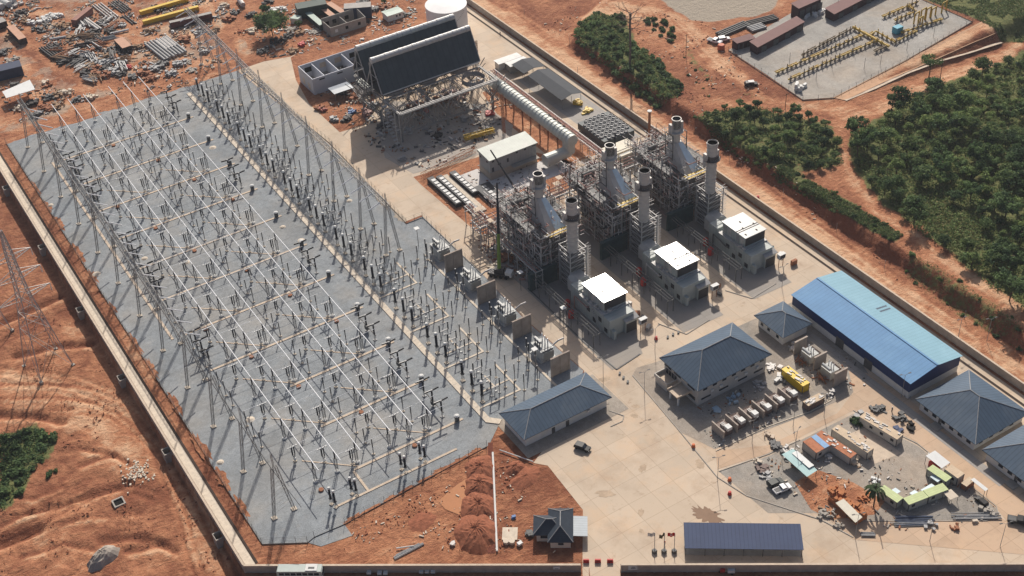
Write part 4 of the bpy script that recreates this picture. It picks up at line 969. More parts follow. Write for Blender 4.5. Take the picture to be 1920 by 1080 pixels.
for x in (59.4, 73.5, 87.6):
    for y in (150.5, 163, 175):
        n = 24; R_ = 4.4; mb = MB()
        for q in range(n):
            t, t2 = 2 * PI * q / n, 2 * PI * (q + 1) / n
            if y > 155 or x > 80: mb.add([(x + R_ * math.cos(t), y + R_ * math.sin(t), 12.4), (x + R_ * math.cos(t2), y + R_ * math.sin(t2), 12.4), (x + R_ * math.cos(t2), y + R_ * math.sin(t2), 14.4), (x + R_ * math.cos(t), y + R_ * math.sin(t), 14.4)], [(0, 1, 2, 3)])
        mb.beam((x - 5, y, 12.8), (x + 5, y, 12.8), .3); mb.build('fan_ring', steel, r)

mb = MB()
rs = random.Random(5)
for q in range(22): x = ax0 + rs.random() * 42; mb.beam((x, 144, 13.4), (x + rs.uniform(-1, 1), 157, 13.4), .13)
for x in (66.5, 80.5): mb.beam((x - 6, 144, 13.5), (x, 157, 13.5), .2); mb.beam((x + 6, 144, 13.5), (x, 157, 13.5), .2)
for y in (144, 144.9, 156.6): mb.beam((ax0, y, 13.7), (ax1, y, 13.7), .26)
for x in (ax0, ax1 - .2): mb.beam((x, 144, 13.7), (x, 157, 13.7), .26)
mb.build('deck_beam', palepipe, r)
mb = MB(); mb.box(ax0, 157.2, 15.0, ax1, 181, 15.2); mb.build('deck_plate', dsteel, r)
mb = MB()
for k in range(16): mb.box(ax0 - 2.5 - (k % 8) * .02, 144 + (k % 8) * 1.2, k * .9, ax0 - .8, 145.2 + (k % 8) * 1.2, k * .9 + .1)
for y in (143.6, 154): mb.beam((ax0 - 2.6, y, 0), (ax0 - 2.6, y, 15), .2); mb.beam((ax0 - .9, y, 0), (ax0 - .9, y, 15), .2)
mb.build('stair_tower', frame_m, r)
# big ribbed steam duct
duct = mat('pale_ribbed_duct', (.52, .54, .50), .45, .1, .1, .4, .25, (.34, .32, .28), .3)
r = thing('steam_duct', 'large pale ribbed steam duct running down from the condenser', 'duct', (96, 145, 0))
mb = MB(); y = 146.0
while y > 98: mb.tube((97.0, y, 9), (97.0, y - 2.0, 9), 2.3, 18); mb.tube((97.0, y - .1, 9), (97.0, y - .35, 9), 2.5, 18); y -= 2.05
mb.build('barrel', duct, r)
mb = MB(); mb.tube((97, 99.5, 9), (97, 99.5, 3.2), 2.3, 18); mb.tube((97, 99.5, 3.4), (86.5, 99.5, 3.4), 2.2, 18); mb.build('elbow', duct, r); MB().tube((97, 146, 9), (94, 147, 12), 2.2, 16).build('elbow', duct, r)
mb = MB()
for y in (140, 128, 116, 104):
    for x in (95.2, 98.8): mb.beam((x, y, 0), (x, y, 7.4), .4)
    mb.beam((94.8, y, 6.9), (99.2, y, 6.9), .4)
mb.build('support', rust, r)
for q in range(4):
    m2 = MB(); yy = 113.5 - q * 3.1; m2.cbox(98.1, yy, 10.95, .9, 1.3, .25, 0); m2.build('opening', soot, r)
# ---- hall with pale green roof
gr = mat('pale_green_roof_sheet', (.42, .45, .40), .5, 0, .12, .3, .4, (.55, .46, .47), .2, stripe=((1, 0, 0), 1.0, .07)); greyw = mat('grey_cladding', (.30, .31, .31), .6, 0, .1, .4, stripe=((1, 0, 0), 1.2, .12)); beigew = mat('beige_plinth', (.38, .32, .26), .85, 0, .12, .5)
r = thing('electrical_hall', 'two storey grey hall with pale green pitched roof beside the boilers', 'building', (66, 105, .04))
mb = MB(); mb.box(66.4, 104.6, 3.0, 86.2, 112.0, 8.4); mb.build('upper_wall', greyw, r)
mb = MB(); mb.box(66.3, 104.5, .04, 86.3, 112.1, 3.0); mb.build('plinth', beigew, r)
mb = MB(); mb.hull([(66, 104.1, 8.4), (86.6, 104.1, 8.4), (86.6, 112.5, 8.4), (66, 112.5, 8.4)], [(66, 104.1, 8.6), (86.6, 104.1, 8.6), (86.6, 112.5, 9.3), (66, 112.5, 9.3)]); mb.build('roof', gr, r)
for (x, z, w, h) in ((67.4, 7.2, .8, .6), (69.8, 5.2, 1.2, .6), (73.6, 5.0, .7, 1.6), (77.5, 7.2, .8, .6), (81, 7.2, .8, .6), (84.6, 7.4, 1.4, .5), (67.2, 3.2, .8, 1.8)):
    m2 = MB(); m2.box(x, 104.52, z, x + w, 104.6, z + h); m2.build('window', glass, r)
for (y, z) in ((106, 6.6), (110.4, 6.6)): m2 = MB(); m2.box(66.32, y, z, 66.4, y + .9, z + .7); m2.build('window', glass, r)
mb = MB(); mb.box(75, 102.4, 3.0, 86.2, 104.5, 3.15); mb.build('balcony', conc, r)
sheet('new_slab', [(58, 93), (94, 93), (94, 104.4), (58, 104.4)], .062, PALESLAB); sheet('new_slab', [(58, 104.4), (66.3, 104.4), (66.3, 114), (58, 114)], .063, PALESLAB)
# ---- rows of fin fan coolers
for q, (x, y0, y1, w) in enumerate(((51.6, 90, 116.5, 1.7), (48.6, 97, 117.5, 1.7), (57.0, 99.5, 116, 1.7), (61.2, 91, 102.5, 3.0))):
    r = thing('cooler_row', 'row of black cooling units with white fan tops, %s row from the road' % ORD[[1, 0, 2, 3][q]], 'cooler', (x, y0, 0), 'rows of cooling units beside the hall')
    mb = MB(); mb.box(x - w, y0, .04, x + w, y1, 1.6) if w > 2 else mb.box(x - w * .7, y0, .04, x + w * .7, y1, 1.6); mb.build('casing', louv, r)
    n = int((y1 - y0) / 2.1)
    for k in range(n):
        m2 = MB(); m2.cbox(x, y0 + 1 + k * 2.1, 1.6, 1.5, 1.4, .22); m2.build('fan_top', white if w < 2 or k < 3 else steel, r)
mb = MB(); mb.box(53.4, 89.5, .04, 55.4, 117, .5); solo('plinth', mb, paleconc, 'pale concrete plinth strip between the rows of cooling units', 'plinth')
# ================================================================ WALLS AND BUILDINGS
def wall_seg(label, p, q, h, w, z0=0, pil=4.0, m=wallc, side=1):
    r = thing('boundary_wall', label, 'wall', (p[0], p[1], 0)); p = Vector((*p, 0)); q = Vector((*q, 0)); d = (q - p); L = d.length; d.normalize(); n = Vector((-d.y, d.x, 0))
    def bar(a, b, w0, w1, z0, z1, mb):
        A = [p + d * a + n * w0, p + d * b + n * w0, p + d * b + n * w1, p + d * a + n * w1]
        mb.hull([(v.x, v.y, z0) for v in A], [(v.x, v.y, z1) for v in A])
    mb = MB(); bar(0, L, -w / 2, w / 2, z0, h, mb); mb.build('panel', m, r)
    mb = MB(); bar(-.05, L + .05, -w / 2 - .14, w / 2 + .14, h, h + .16, mb); mb.build('coping', tanconc, r)
    mb = MB(); k = int(L / pil)
    for i in range(k + 1):
        a = L * i / k; bar(a - .2, a + .2, -w / 2 - .12, -w / 2 - .001, z0, h - .002, mb); bar(a - .2, a + .2, w / 2 + .001, w / 2 + .12, z0, h - .002, mb)
    mb.build('pilaster', m, r); return r
wall_seg('long dark rendered boundary wall along the near edge, left of the gate', FB(0), FB(86), 2.7, .3)
wall_seg('rendered boundary wall along the near edge, right of the gate', FB(96.3), FB(212), 2.7, .3)
wall_seg('long boundary wall on the left side with pale path inside it', (-79.5, -11.4), (-79.5, 262), 2.7, .3, -3.4)
wall_seg('long boundary wall on the far right side below the earth bank', (132.4, -134), (132.4, 262), 2.7, .3)
DITCH = mat('dark_drain', (.05, .035, .028), .9, 0, .2, 1)
mb = MB(); mb.box(-78.6, -10.5, .02, -76.3, 262, .12); struct('path', mb, paleconc)
mb = MB(); mb.poly([(-76.25, -10.5, .03), (-75.5, -10.5, .03), (-75.5, 262, .03), (-76.25, 262, .03)]); struct('drain', mb, DITCH)
mb = MB(); mb.poly([(127.6, -128, .06), (128.5, -128, .06), (128.5, 240, .06), (127.6, 240, .06)]); struct('drain', mb, DITCH)
mb = MB(); mb.box(133.4, -134, 0, 134.6, 262, .15); struct('path', mb, conc)
mb = MB(); a, b = FB(2, -6.2), FB(86, -6.2); mb.poly([(a[0], a[1], .03), (b[0], b[1], .03), (b[0] - .45, b[1] - .65, .03), (a[0] - .45, a[1] - .65, .03)]); struct('drain', mb, DITCH)
mb = MB(); a, b = FB(97, -6.2), FB(250, -6.2); mb.poly([(a[0], a[1], .03), (b[0], b[1], .03), (b[0] - .45, b[1] - .65, .03), (a[0] - .45, a[1] - .65, .03)]); struct('drain', mb, DITCH)
for i, y in enumerate((2, 40, 78, 118, 160, 205)):
    mb = MB(); mb.box(-81.7, y, -2.6, -79.66, y + .35, .8); mb.box(-81.7, y + 2.6, -2.6, -79.66, y + 2.95, .8); mb.box(-81.9, y, -2.6, -81.7, y + 2.95, .8)
    solo('outfall_box', mb, conc, 'small open concrete drain box outside the left wall, %s from the near end' % nth(i), 'drain box', 'drain boxes outside the left wall')
bluetile = mat('slate_blue_roof_sheet', (.075, .112, .16), .6, .0, .12, .25, .45, (.13, .155, .18), .12, stripe=((1, 0, 0), 1.2, .28))
bluetile_y = mat('slate_blue_roof_sheet_cross', (.075, .112, .16), .6, .0, .12, .25, .45, (.13, .155, .18), .12, stripe=((0, 1, 0), 1.2, .28))
greytile = mat('dark_slate_tile', (.04, .052, .07), .55, 0, .15, .6, stripe=((0, 1, 0), .4, .2))
wwall = mat('white_wall_paint', (.66, .65, .62), .8, 0, .07, .4, .35, (.45, .38, .32), .3)
cwall = mat('cream_wall_paint', (.50, .47, .43), .8, 0, .07, .4, .3, (.36, .3, .26), .3)
def hip(r, x0, x1, y0, y1, ze, zr, ov=.9, inset=None, mats=(bluetile, bluetile_y)):
    X0, X1, Y0, Y1 = x0 - ov, x1 + ov, y0 - ov, y1 + ov
    lx, ly = X1 - X0, Y1 - Y0
    if lx >= ly:
        i = inset if inset is not None else ly / 2; R0 = (X0 + i, (Y0 + Y1) / 2, zr); R1 = (X1 - i, (Y0 + Y1) / 2, zr)
    else:
        i = inset if inset is not None else lx / 2; R0 = ((X0 + X1) / 2, Y0 + i, zr); R1 = ((X0 + X1) / 2, Y1 - i, zr)
    E = [(X0, Y0, ze), (X1, Y0, ze), (X1, Y1, ze), (X0, Y1, ze)]
    mb = MB()
    v = E + [R0, R1] + [(a, b, ze - .22) for a, b, c in E]
    if lx >= ly: mb.v = v; mb.f = [(0, 1, 5, 4), (2, 3, 4, 5), (1, 2, 5), (3, 0, 4)]; mb.m = [0, 0, 1, 1]
    else: mb.v = v; mb.f = [(1, 2, 5, 4), (3, 0, 4, 5), (0, 1, 4), (2, 3, 5)]; mb.m = [1, 1, 0, 0]
    mb.f += [(0, 6, 7, 1), (1, 7, 8, 2), (2, 8, 9, 3), (3, 9, 6, 0), (9, 8, 7, 6)]; mb.m += [0, 0, 0, 0, 0]
    ro = mb.build('roof', list(mats), r)
    c = MB(); c.tube(R0, R1, .14, 6) if (Vector(R1) - Vector(R0)).length > .3 else None
    for e, k in ((0, R0), (3, R0) if lx >= ly else (1, R0), (1, R1) if lx >= ly else (3, R1), (2, R1)): c.tube(E[e], k, .12, 6)
    c.build('ridge_cap', steel, ro); return ro
def windows(r, L, z, h, axis, c, w=1.2, name='window', m=glass):
    """axis 'x': wall runs along x at y=c ; 'y': wall runs along y at x=c"""
    for a in L:
        mb = MB()
        if axis == 'x': mb.box(a, c - .06, z, a + w, c - .003, z + h)
        else: mb.box(c - .06, a, z, c - .003, a + w, z + h)
        o = mb.build(name, m, r)
        f = MB()
        if axis == 'x': f.box(a - .1, c - .1, z - .12, a + w + .1, c - .003, z - .005)
        else: f.box(c - .1, a - .1, z - .12, c - .003, a + w + .1, z - .005)
        f.build('sill', white, o)
# admin building
r = thing('office_building', 'two storey cream office with blue hipped roof facing the plaza', 'building', (53, -30, .05))
mb = MB(); mb.box(53.2, -30, .05, 78.4, -14.4, 7.2); mb.build('wall', cwall, r)
hip(r, 52.9, 78.6, -30.2, -14.2, 7.2, 12.2, .9, 8.6)
windows(r, [55, 58.5, 62, 65.5, 69, 72.5, 76], 4.9, 1.0, 'x', -30, 1.5); windows(r, [54.5, 61, 68, 74], 1.6, .7, 'x', -30, 3.4)
windows(r, [-28.4, -22, -17.6], 4.6, 1.3, 'y', 53.2, 3.2); windows(r, [-28.8], 1.2, 1.2, 'y', 53.2, 3.4); windows(r, [-17], 1.5, .6, 'y', 53.2, 1.6)
mb = MB(); mb.box(48.2, -27, 3.1, 53.199, -22.6, 3.45); mb.box(48.0, -27.2, 3.45, 53.199, -26.95, 4.0); mb.box(48.0, -22.65, 3.45, 53.199, -22.4, 4.0); mb.build('porch_roof', tanconc, r)
for y in (-26.6, -23): mb = MB(); mb.box(48.6, y - .22, .05, 49.04, y + .22, 3.1); mb.build('porch_column', wwall, r)
mb = MB(); mb.box(49.6, -20.4, .05, 53.199, -14.8, 2.2); mb.box(49.3, -20.6, 2.2, 49.6, -14.6, 3.4); mb.box(49.6, -14.8, 2.2, 53.199, -14.5, 3.4); mb.box(49.6, -20.6, 2.2, 53.199, -20.35, 3.4); mb.build('terrace', cwall, r)
mb = MB(); mb.box(49.6, -20.3, 2.2, 53.19, -14.9, 2.25); mb.build('terrace_floor', tanconc, r)
for q in range(4): m2 = MB(); m2.box(53.1, -20.2 + q * 1.3, 2.3, 53.19, -19.2 + q * 1.3, 4.2); m2.build('glazed_door', glass, r)
mb = MB()
for q, x in enumerate((57.6, 61, 66.5, 70.2, 74.5)): mb.box(x, -30.5, 3.4, x + 1.0, -30.01, 4.1)
mb.build('air_conditioner', white, r)
# control building
r = thing('control_building', 'long single storey white building with blue hipped roof beside the switchyard', 'building', (4, -16, .05))
mb = MB(); mb.box(4.0, -15.2, .05, 31.8, -4.2, 4.1); mb.build('wall', wwall, r)
hip(r, 3.8, 32, -15.4, -4.0, 4.1, 7.3, .9)
windows(r, [8, 22, 28], 2.9, .5, 'x', -15.2, 1.6)
for x in (12.8, 17.6): m2 = MB(); m2.box(x, -15.29, .05, x + 1.1, -15.203, 2.2); m2.build('door', dsteel, r)
m2 = MB(); m2.box(24.5, -16.2, 2.4, 25.4, -15.21, 3.1); m2.build('air_conditioner', white, r)
# blue warehouse
bw = mat('deep_blue_cladding', (.012, .035, .13), .5, 0, .1, .3, stripe=((1, 1, 0), .9, .15)); br1 = mat('mid_blue_roof_sheet', (.17, .33, .52), .42, 0, .06, .2, .3, (.26, .42, .58), .1, stripe=((1, 0, 0), 60, .0)); br2 = mat('sunlit_blue_roof_sheet', (.21, .38, .47), .6, 0, .06, .2, .3, (.27, .43, .51), .1, stripe=((0, 1, 0), 1.3, .1))
br1 = mat('mid_blue_ribbed_sheet', (.105, .255, .46), .6, 0, .08, .2, .4, (.17, .33, .50), .1, stripe=((0, 1, 0), 1.3, .12))  # one roof in two blues: light on the sunward slope put into the colour
r = thing('warehouse', 'long bright blue steel warehouse beside the right boundary wall', 'warehouse', (103, -62, 0))
WX0, WX1, WY0, WY1 = 103.6, 123.6, -62.2, -13.2
mb = MB()
mb.hull([(WX0, WY0, 2.6), (WX1, WY0, 2.6), (WX1, WY0, 6.2), (113.6, WY0, 8.0), (WX0, WY0, 6.2)], [(WX0, WY1, 2.6), (WX1, WY1, 2.6), (WX1, WY1, 6.2), (113.6, WY1, 8.0), (WX0, WY1, 6.2)]); mb.build('cladding', bw, r)
mb = MB(); mb.box(WX0 + .1, WY0 + .1, 0, WX1 - .1, WY1 - .1, 2.6); mb.build('base_wall', wwall, r)
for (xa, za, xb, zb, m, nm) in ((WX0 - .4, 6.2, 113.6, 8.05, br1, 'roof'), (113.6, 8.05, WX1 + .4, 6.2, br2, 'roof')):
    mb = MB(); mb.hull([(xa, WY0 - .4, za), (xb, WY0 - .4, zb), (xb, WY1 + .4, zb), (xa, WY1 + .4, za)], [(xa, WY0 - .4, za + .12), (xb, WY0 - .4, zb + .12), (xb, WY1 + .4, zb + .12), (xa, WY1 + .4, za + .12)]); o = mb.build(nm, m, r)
    if m is br2:
        o['label'] = 'sunlit blue roof slope'
        for q, y in enumerate((-33.4, -34.9)):
            m2 = MB(); f = lambda x: 8.05 + (6.2 - 8.05) * (x - 113.6) / (WX1 + .4 - 113.6) + .125; m2.add([(118.2, y, f(118.2)), (122.6, y, f(122.6)), (122.6, y - .7, f(122.6)), (118.2, y - .7, f(118.2))], [(0, 3, 2, 1)]); m2.build('roof_light', bluetile, o)
for a, w in ((-60.5, 12), (-47, 10), (-34, 17)): 
    m2 = MB(); m2.box(WX0 - .06, a, .6, WX0 + .08, a + w, 2.55); m2.build('opening', [wwall, wwall, wwall][0], r)
for a in (-48, -36.2): m2 = MB(); m2.box(WX0 - .08, a + .2, .02, WX0 + .05, a + 3.4, 3.4); m2.build('door', dsteel, r)
mb = MB(); mb.box(113.3, WY0 - .3, 8.17, 113.9, WY1 + .3, 8.3); mb.build('ridge_cap', br1, r)
# small hipped building and two hipped bungalows
r = thing('hipped_building', 'small white square building with grey blue hipped roof beside the warehouse', 'building', (90, -25, .05))
mb = MB(); mb.box(90.6, -23.8, .05, 100.2, -12.8, 4.0); mb.build('wall', wwall, r); hip(r, 90.4, 100.4, -24, -12.6, 4.0, 6.9, .9)
windows(r, [92, 95, 98], 2.9, .5, 'x', -23.8, 1.3); windows(r, [-22, -18, -15], 1.2, 1.1, 'y', 90.6, 1.1)
for nm, (x0, x1, y0, y1, lab) in enumerate(((103.2, 122.4, -86.8, -67.0, 'white bungalow with wide grey blue pyramid roof next to the blue warehouse'), (103.2, 122.6, -113.5, -91.2, 'white bungalow with blue hipped roof cut off by the right edge'))):
    r = thing('bungalow', lab, 'building', (x0, y0, .05)); mb = MB(); mb.box(x0, y0, .05, x1, y1, 3.7); mb.build('wall', wwall, r)
    hip(r, x0 - .2, x1 + .2, y0 - .2, y1 + .2, 3.7, 8.6, .9, 9.4 if nm == 0 else 9.6)
    windows(r, [y0 + 1.2 + q * 3.1 for q in range(6)], 1.3, 1.2, 'y', x0, 1.5); windows(r, [x0 + 2 + q * 4 for q in range(4)], 1.3, 1.2, 'x', y0, 1.4)
    m2 = MB(); m2.box(x0 - .09, y0 + 11.6, .05, x0 - .003, y0 + 12.7, 2.2); m2.build('door', dsteel, r)
    m2 = MB(); m2.box(x0 - 2.6, y0 + 10.6, .05, x0 - .01, y0 + 13.6, .3); m2.build('step', conc, r)
# gatehouse (rotated with the front wall)
ang = math.atan2(FWD.y, FWD.x)
gx0, gy0 = g(1040, 1003)
r = thing('gatehouse', 'small gatehouse with dark slate cross hipped roof by the gate', 'building', (0, 0, 0))
mb = MB(); mb.box(-4.6, -2.2, 0, 1.6, 3.6, 3.0); mb.box(-1, -4.4, 0, 4.2, 5.8, 3.0); mb.build('wall', cwall, r)
hip(r, -5.0, 2.4, -2.2, 3.6, 3.0, 5.4, .5, None, (greytile, greytile)); hip(r, -1.2, 4.4, -4.6, 6.0, 3.001, 5.6, .5, None, (greytile, greytile))
mb = MB(); mb.hull([(4.4, -2.6, 2.5), (8.6, -2.6, 2.3), (8.6, 4.2, 2.3), (4.4, 4.2, 2.5)], [(4.4, -2.6, 2.65), (8.6, -2.6, 2.45), (8.6, 4.2, 2.45), (4.4, 4.2, 2.65)]); mb.build('lean_to_roof', mat('pale_grey_sheet', (.36, .40, .43), .5, 0, .08, .4, stripe=((0, 1, 0), .8, .2)), r)
for y in (-2.3, 3.9): MB().tube((8.3, y, 0), (8.3, y, 2.3), .08, 5).build('post', white, r)
windows(r, [-3.6], 1.2, 1, 'x', -2.2, 1.8); windows(r, [1], 1.1, 1.1, 'x', -4.4, 1.4)
r.location = (gx0, gy0, .03); r.rotation_euler = (0, 0, ang)
# parking shed
r = thing('parking_shed', 'long open parking shed with plain dark blue roof by the near wall', 'shed', (0, 0, 0))
L_ = 29.8; W_ = 8.0
navy = mat('navy_roof_sheet', (.045, .065, .13), .65, 0, .08, .3, stripe=((1, 0, 0), 1.0, .25))
mb = MB(); mb.hull([(0, 0, 3.0), (L_, 0, 3.0), (L_, W_, 3.7), (0, W_, 3.7)], [(0, 0, 3.12), (L_, 0, 3.12), (L_, W_, 3.82), (0, W_, 3.82)]); mb.build('roof', navy, r)
for q in range(7):
    for y in (.3, W_ - .3): x = .3 + q * (L_ - .6) / 6; MB().beam((x, y, 0), (x, y, 3.0 + (y > 1) * .6), .16).build('post', dsteel, r)
mb = MB(); mb.box(.1, .5, .02, L_ - .1, W_ - .4, .06); mb.build('floor', conc, r)
p0 = g(1284, 1028, 3.1); r.location = (p0[0], p0[1], 0); p1 = g(1507, 1031, 3.1); r.rotation_euler = (0, 0, math.atan2(p1[1] - p0[1], p1[0] - p0[0]))
k = math.hypot(p1[0] - p0[0], p1[1] - p0[1]) / L_; r.scale = (k, 1, 1)
# flags, gate barriers, sign boards
for q, (px, col, lab) in enumerate(((1227, 'w', 'white flag with dark mark on a tall pole, left of three'), (1245, 'd', 'dark drooping flag on a tall pole, middle of three'), (1264, 'r', 'red flag on a tall pole, right of three'))):
    x, y = g(px, 1036); r = thing('flagpole', lab, 'flagpole', (x, y, .03), 'flagpoles by the gate')
    MB().tube((x, y, 0), (x, y, 7.6), .09, 6).build('pole', steel, r); MB().box(x - .5, y - .5, 0, x + .5, y + .5, 1.0).build('base', dsteel, r)
    m2 = MB(); N = 8; rows = []
    dr = -Vector((FWD.x, FWD.y, 0))
    for i in range(N + 1):
        for j in range(4):
            s = i / N * 1.9; w = math.sin(i * 1.1) * .15 - (s * .35 if col == 'd' else 0); rows.append((x + dr.x * s * (.75 if col == 'd' else 1), y + dr.y * s * (.75 if col == 'd' else 1) + math.sin(i * 1.3) * .12, 7.5 - j * .45 + w * (1.6 if col == 'd' else .6)))
    m2.add(rows, [(i * 4 + j, i * 4 + j + 1, (i + 1) * 4 + j + 1, (i + 1) * 4 + j) for i in range(N) for j in range(3)])
    fl = m2.build('flag', {'w': white, 'd': mat('dark_flag', (.10, .08, .04), .8), 'r': mat('red_flag', (.50, .015, .02), .7)}[col], r)
    if col != 'd': 
        m3 = MB(); b = [rows[i * 4 + 1] for i in (3, 4, 5)] + [rows[i * 4 + 2] for i in (5, 4, 3)]; m3.poly([(a, c - .03, d) for a, c, d in b]); m3.build('emblem', dsteel if col == 'w' else white, fl)
for q, px in enumerate((1099, 1121, 1144)):
    x, y = g(px, 1054); r = thing('road_barrier', 'red plastic road barrier across the gate, %s of three' % ['left', 'middle', 'right'][q], 'barrier', (x, y, .03), 'red barriers across the gate')
    mb = MB(); mb.cbox(x, y, .03, 1.6, .7, .5, ang); mb.cbox(x, y, .53, 1.5, .4, .55, ang); mb.build('body', red, r)
a, c = FB(88.2, -.6), FB(88.6, -9); mb = MB(); mb.cbox((a[0] + c[0]) / 2, (a[1] + c[1]) / 2, .3, 8.4, .12, 1.9, math.atan2(c[1] - a[1], c[0] - a[0])); solo('gate_leaf', mb, rust, 'rusty brown gate leaf standing open beside the red barriers', 'gate')
for q, (d, lab) in enumerate(((80, 'small pale notice board on the near wall, left of the gate'), (99.3, 'white notice board with dark lettering on the near wall, right of the gate'))):
    x, y = FB(d, -.22); x2, y2 = FB(d, -.3); r = thing('notice_board', lab, 'sign', (x, y, 1.2)); m2 = MB(); m2.cbox(x, y, 1.0 + .3 * (q == 0), 1.7 + q * .8, .1, 1.0 + .5 * q, ang); m2.build('board', white, r)
    for k in range(3 if q else 1): m3 = MB(); m3.cbox(x2, y2, 1.5 + k * .3, .9 + .3 * q - .2 * k, .04, .1, ang); m3.build('lettering', dsteel, r)
# white storage tank
tx, ty = 112.8, 215.0
r = thing('storage_tank', 'large round white storage tank at the top of the site', 'tank', (tx, ty, 0)); wt = mat('tank_white', (.74, .74, .74), .6, 0, .04, .2, .2, (.6, .58, .55), .15)
MB().lathe(tx, ty, [(8.8, 0), (8.8, 11.8)], 48, cap=False).build('shell', wt, r); MB().lathe(tx, ty, [(8.95, 11.8), (8.95, 11.95), (4, 12.6), (.2, 12.9)], 48).build('roof', wt, r)
m2 = MB(); n = 26
for q in range(n): t = -2.6 + q * .06; m2.tube((tx + 9 * math.cos(t), ty + 9 * math.sin(t), .3 + q * .45), (tx + 9.8 * math.cos(t), ty + 9.8 * math.sin(t), .3 + q * .45), .07, 4)
m2.build('stair', steel, r)
# unroofed white building
pw = mat('pale_lilac_wall', (.52, .53, .57), .8, 0, .08, .3, .25, (.4, .36, .33), .3)
r = thing('roofless_building', 'long white building without a roof, rooms open to the sky', 'building', (41.5, 199, .04))
bx0, bx1, by0, by1, bh = 41.5, 92, 199.0, 212.5, 7.2
mb = MB(); t = .35
mb.box(bx0, by0, .04, bx1, by0 + t, bh); mb.box(bx0, by1 - t, .04, bx1, by1, bh); mb.box(bx0, by0 + t, .04, bx0 + t, by1 - t, bh); mb.box(bx1 - t, by0 + t, .04, bx1, by1 - t, bh)
mb.build('outer_wall', pw, r)
for q, x in enumerate((47, 53.5, 60.5, 68, 76, 84)): m2 = MB(); m2.box(x, by0 + t, .04, x + t, by1 - t, bh - .4); m2.build('partition', pw, r)
m2 = MB(); m2.box(bx0 + t, by0 + t, .045, bx1 - t, by1 - t, 1.2); m2.build('floor', conc, r)
for q in range(7): m2 = MB(); x = 44 + q * 6.8; m2.box(x, by1 - t - .05, 3.4, x + 3.2, by1 - t - .003, 5.6); m2.build('window_opening', [soot, tanconc, tanconc][q % 3], r)
for q in range(3): m2 = MB(); x = 44.5 + q * 8; m2.box(x, by0 - .05, 5.8, x + 2.4, by0 - .003, 6.4); m2.build('vent', glass, r)
for q in range(2): m2 = MB(); m2.box(bx0 - .05, by0 + 3 + q * 5, 1, bx0 - .003, by0 + 5 + q * 5, 3.8); m2.build('doorway', paleconc, r)
rs = random.Random(3)
mb = MB()
for q in range(90): x = 54 + rs.random() * 14; y = 200 + rs.random() * 11; mb.cbox(x, y, 1.2, .3 + rs.random(), .3 + rs.random(), .5 + rs.random() * 1.6, rs.random())
solo('machinery', mb, dsteel, 'dark machinery crowded in the middle rooms of the roofless building', 'machinery')
mb = MB()
for q in range(24): x = 47.8 + rs.random() * 5; y = 200 + rs.random() * 8; mb.cbox(x, y, 1.2, .6, .6, .8, rs.random())
solo('machinery', mb, blue, 'blue pumps in the second room of the roofless building', 'machinery')
# unfinished block building
blk = mat('bare_blockwork', (.33, .31, .28), .95, 0, .15, .6, .3, (.22, .2, .18), .4)
x0, y0 = g(622, 70); r = thing('block_building', 'unfinished grey block building without a roof near the tank', 'building', (x0, y0, .04))
W, D, H = 17, 9, 4.4
mb = MB(); mb.box(x0, y0, .04, x0 + W, y0 + .3, H); mb.box(x0, y0 + D - .3, .04, x0 + W, y0 + D, H + .8); mb.box(x0, y0 + .3, .04, x0 + .3, y0 + D - .3, H); mb.hull([(x0 + W - .3, y0 + .3, .04), (x0 + W, y0 + .3, .04), (x0 + W, y0 + D - .3, .04), (x0 + W - .3, y0 + D - .3, .04)], [(x0 + W - .3, y0 + .3, H), (x0 + W, y0 + .3, H), (x0 + W, y0 + D - .3, H + 1), (x0 + W - .3, y0 + D - .3, H + 1)]); mb.build('wall', blk, r)
m2 = MB(); m2.box(x0 + 8, y0 + .3, .04, x0 + 8.3, y0 + D - .3, H - .3); m2.build('partition', blk, r)
for q, x in enumerate((2, 7, 13)): m2 = MB(); m2.box(x0 + x, y0 - .05, 1.6, x0 + x + 1.3, y0 - .003, 3.0); m2.build('window_opening', soot if q else white, r)
for q, x in enumerate((1.5, 5, 11)): m2 = MB(); m2.box(x0 + x, y0 + D - .36, 1.4, x0 + x + 1.8, y0 + D - .303, 3.2); m2.build('window_opening', soot, r)
def gable(name, label, cat, x0, y0, W, D, H, rise, wm, rm, ridge='x', ov=.4, open_=False, group=None):
    r = thing(name, label, cat, (x0, y0, .04), group)
    if not open_: MB().box(x0, y0, .04, x0 + W, y0 + D, H).build('wall', wm, r)
    else:
        for a in range(int(W / 4) + 1):
            for y in (y0 + .2, y0 + D - .2): MB().tube((x0 + .2 + a * (W - .4) / max(1, int(W / 4)), y, .04), (x0 + .2 + a * (W - .4) / max(1, int(W / 4)), y, H), .1, 5).build('post', steel, r)
    X0, X1, Y0, Y1 = x0 - ov, x0 + W + ov, y0 - ov, y0 + D + ov; mb = MB()
    if ridge == 'x': ym = (Y0 + Y1) / 2; prof = [(Y0, H), (ym, H + rise), (Y1, H), (Y1, H + .1), (ym, H + rise + .1), (Y0, H + .1)]; mb.hull([(X0, a, b) for a, b in prof][::-1], [(X1, a, b) for a, b in prof][::-1])
    else: xm = (X0 + X1) / 2; prof = [(X0, H), (xm, H + rise), (X1, H), (X1, H + .1), (xm, H + rise + .1), (X0, H + .1)]; mb.hull([(a, Y0, b) for a, b in prof], [(a, Y1, b) for a, b in prof])
    mb.build('roof', rm, r); return r
greyroof = mat('mid_grey_roof_sheet', (.062, .068, .078), .8, 0, .08, .3, stripe=((1, 0, 0), .9, .1)); palegreen = mat('pale_green_sheet', (.34, .42, .37), .5, 0, .1, .5)
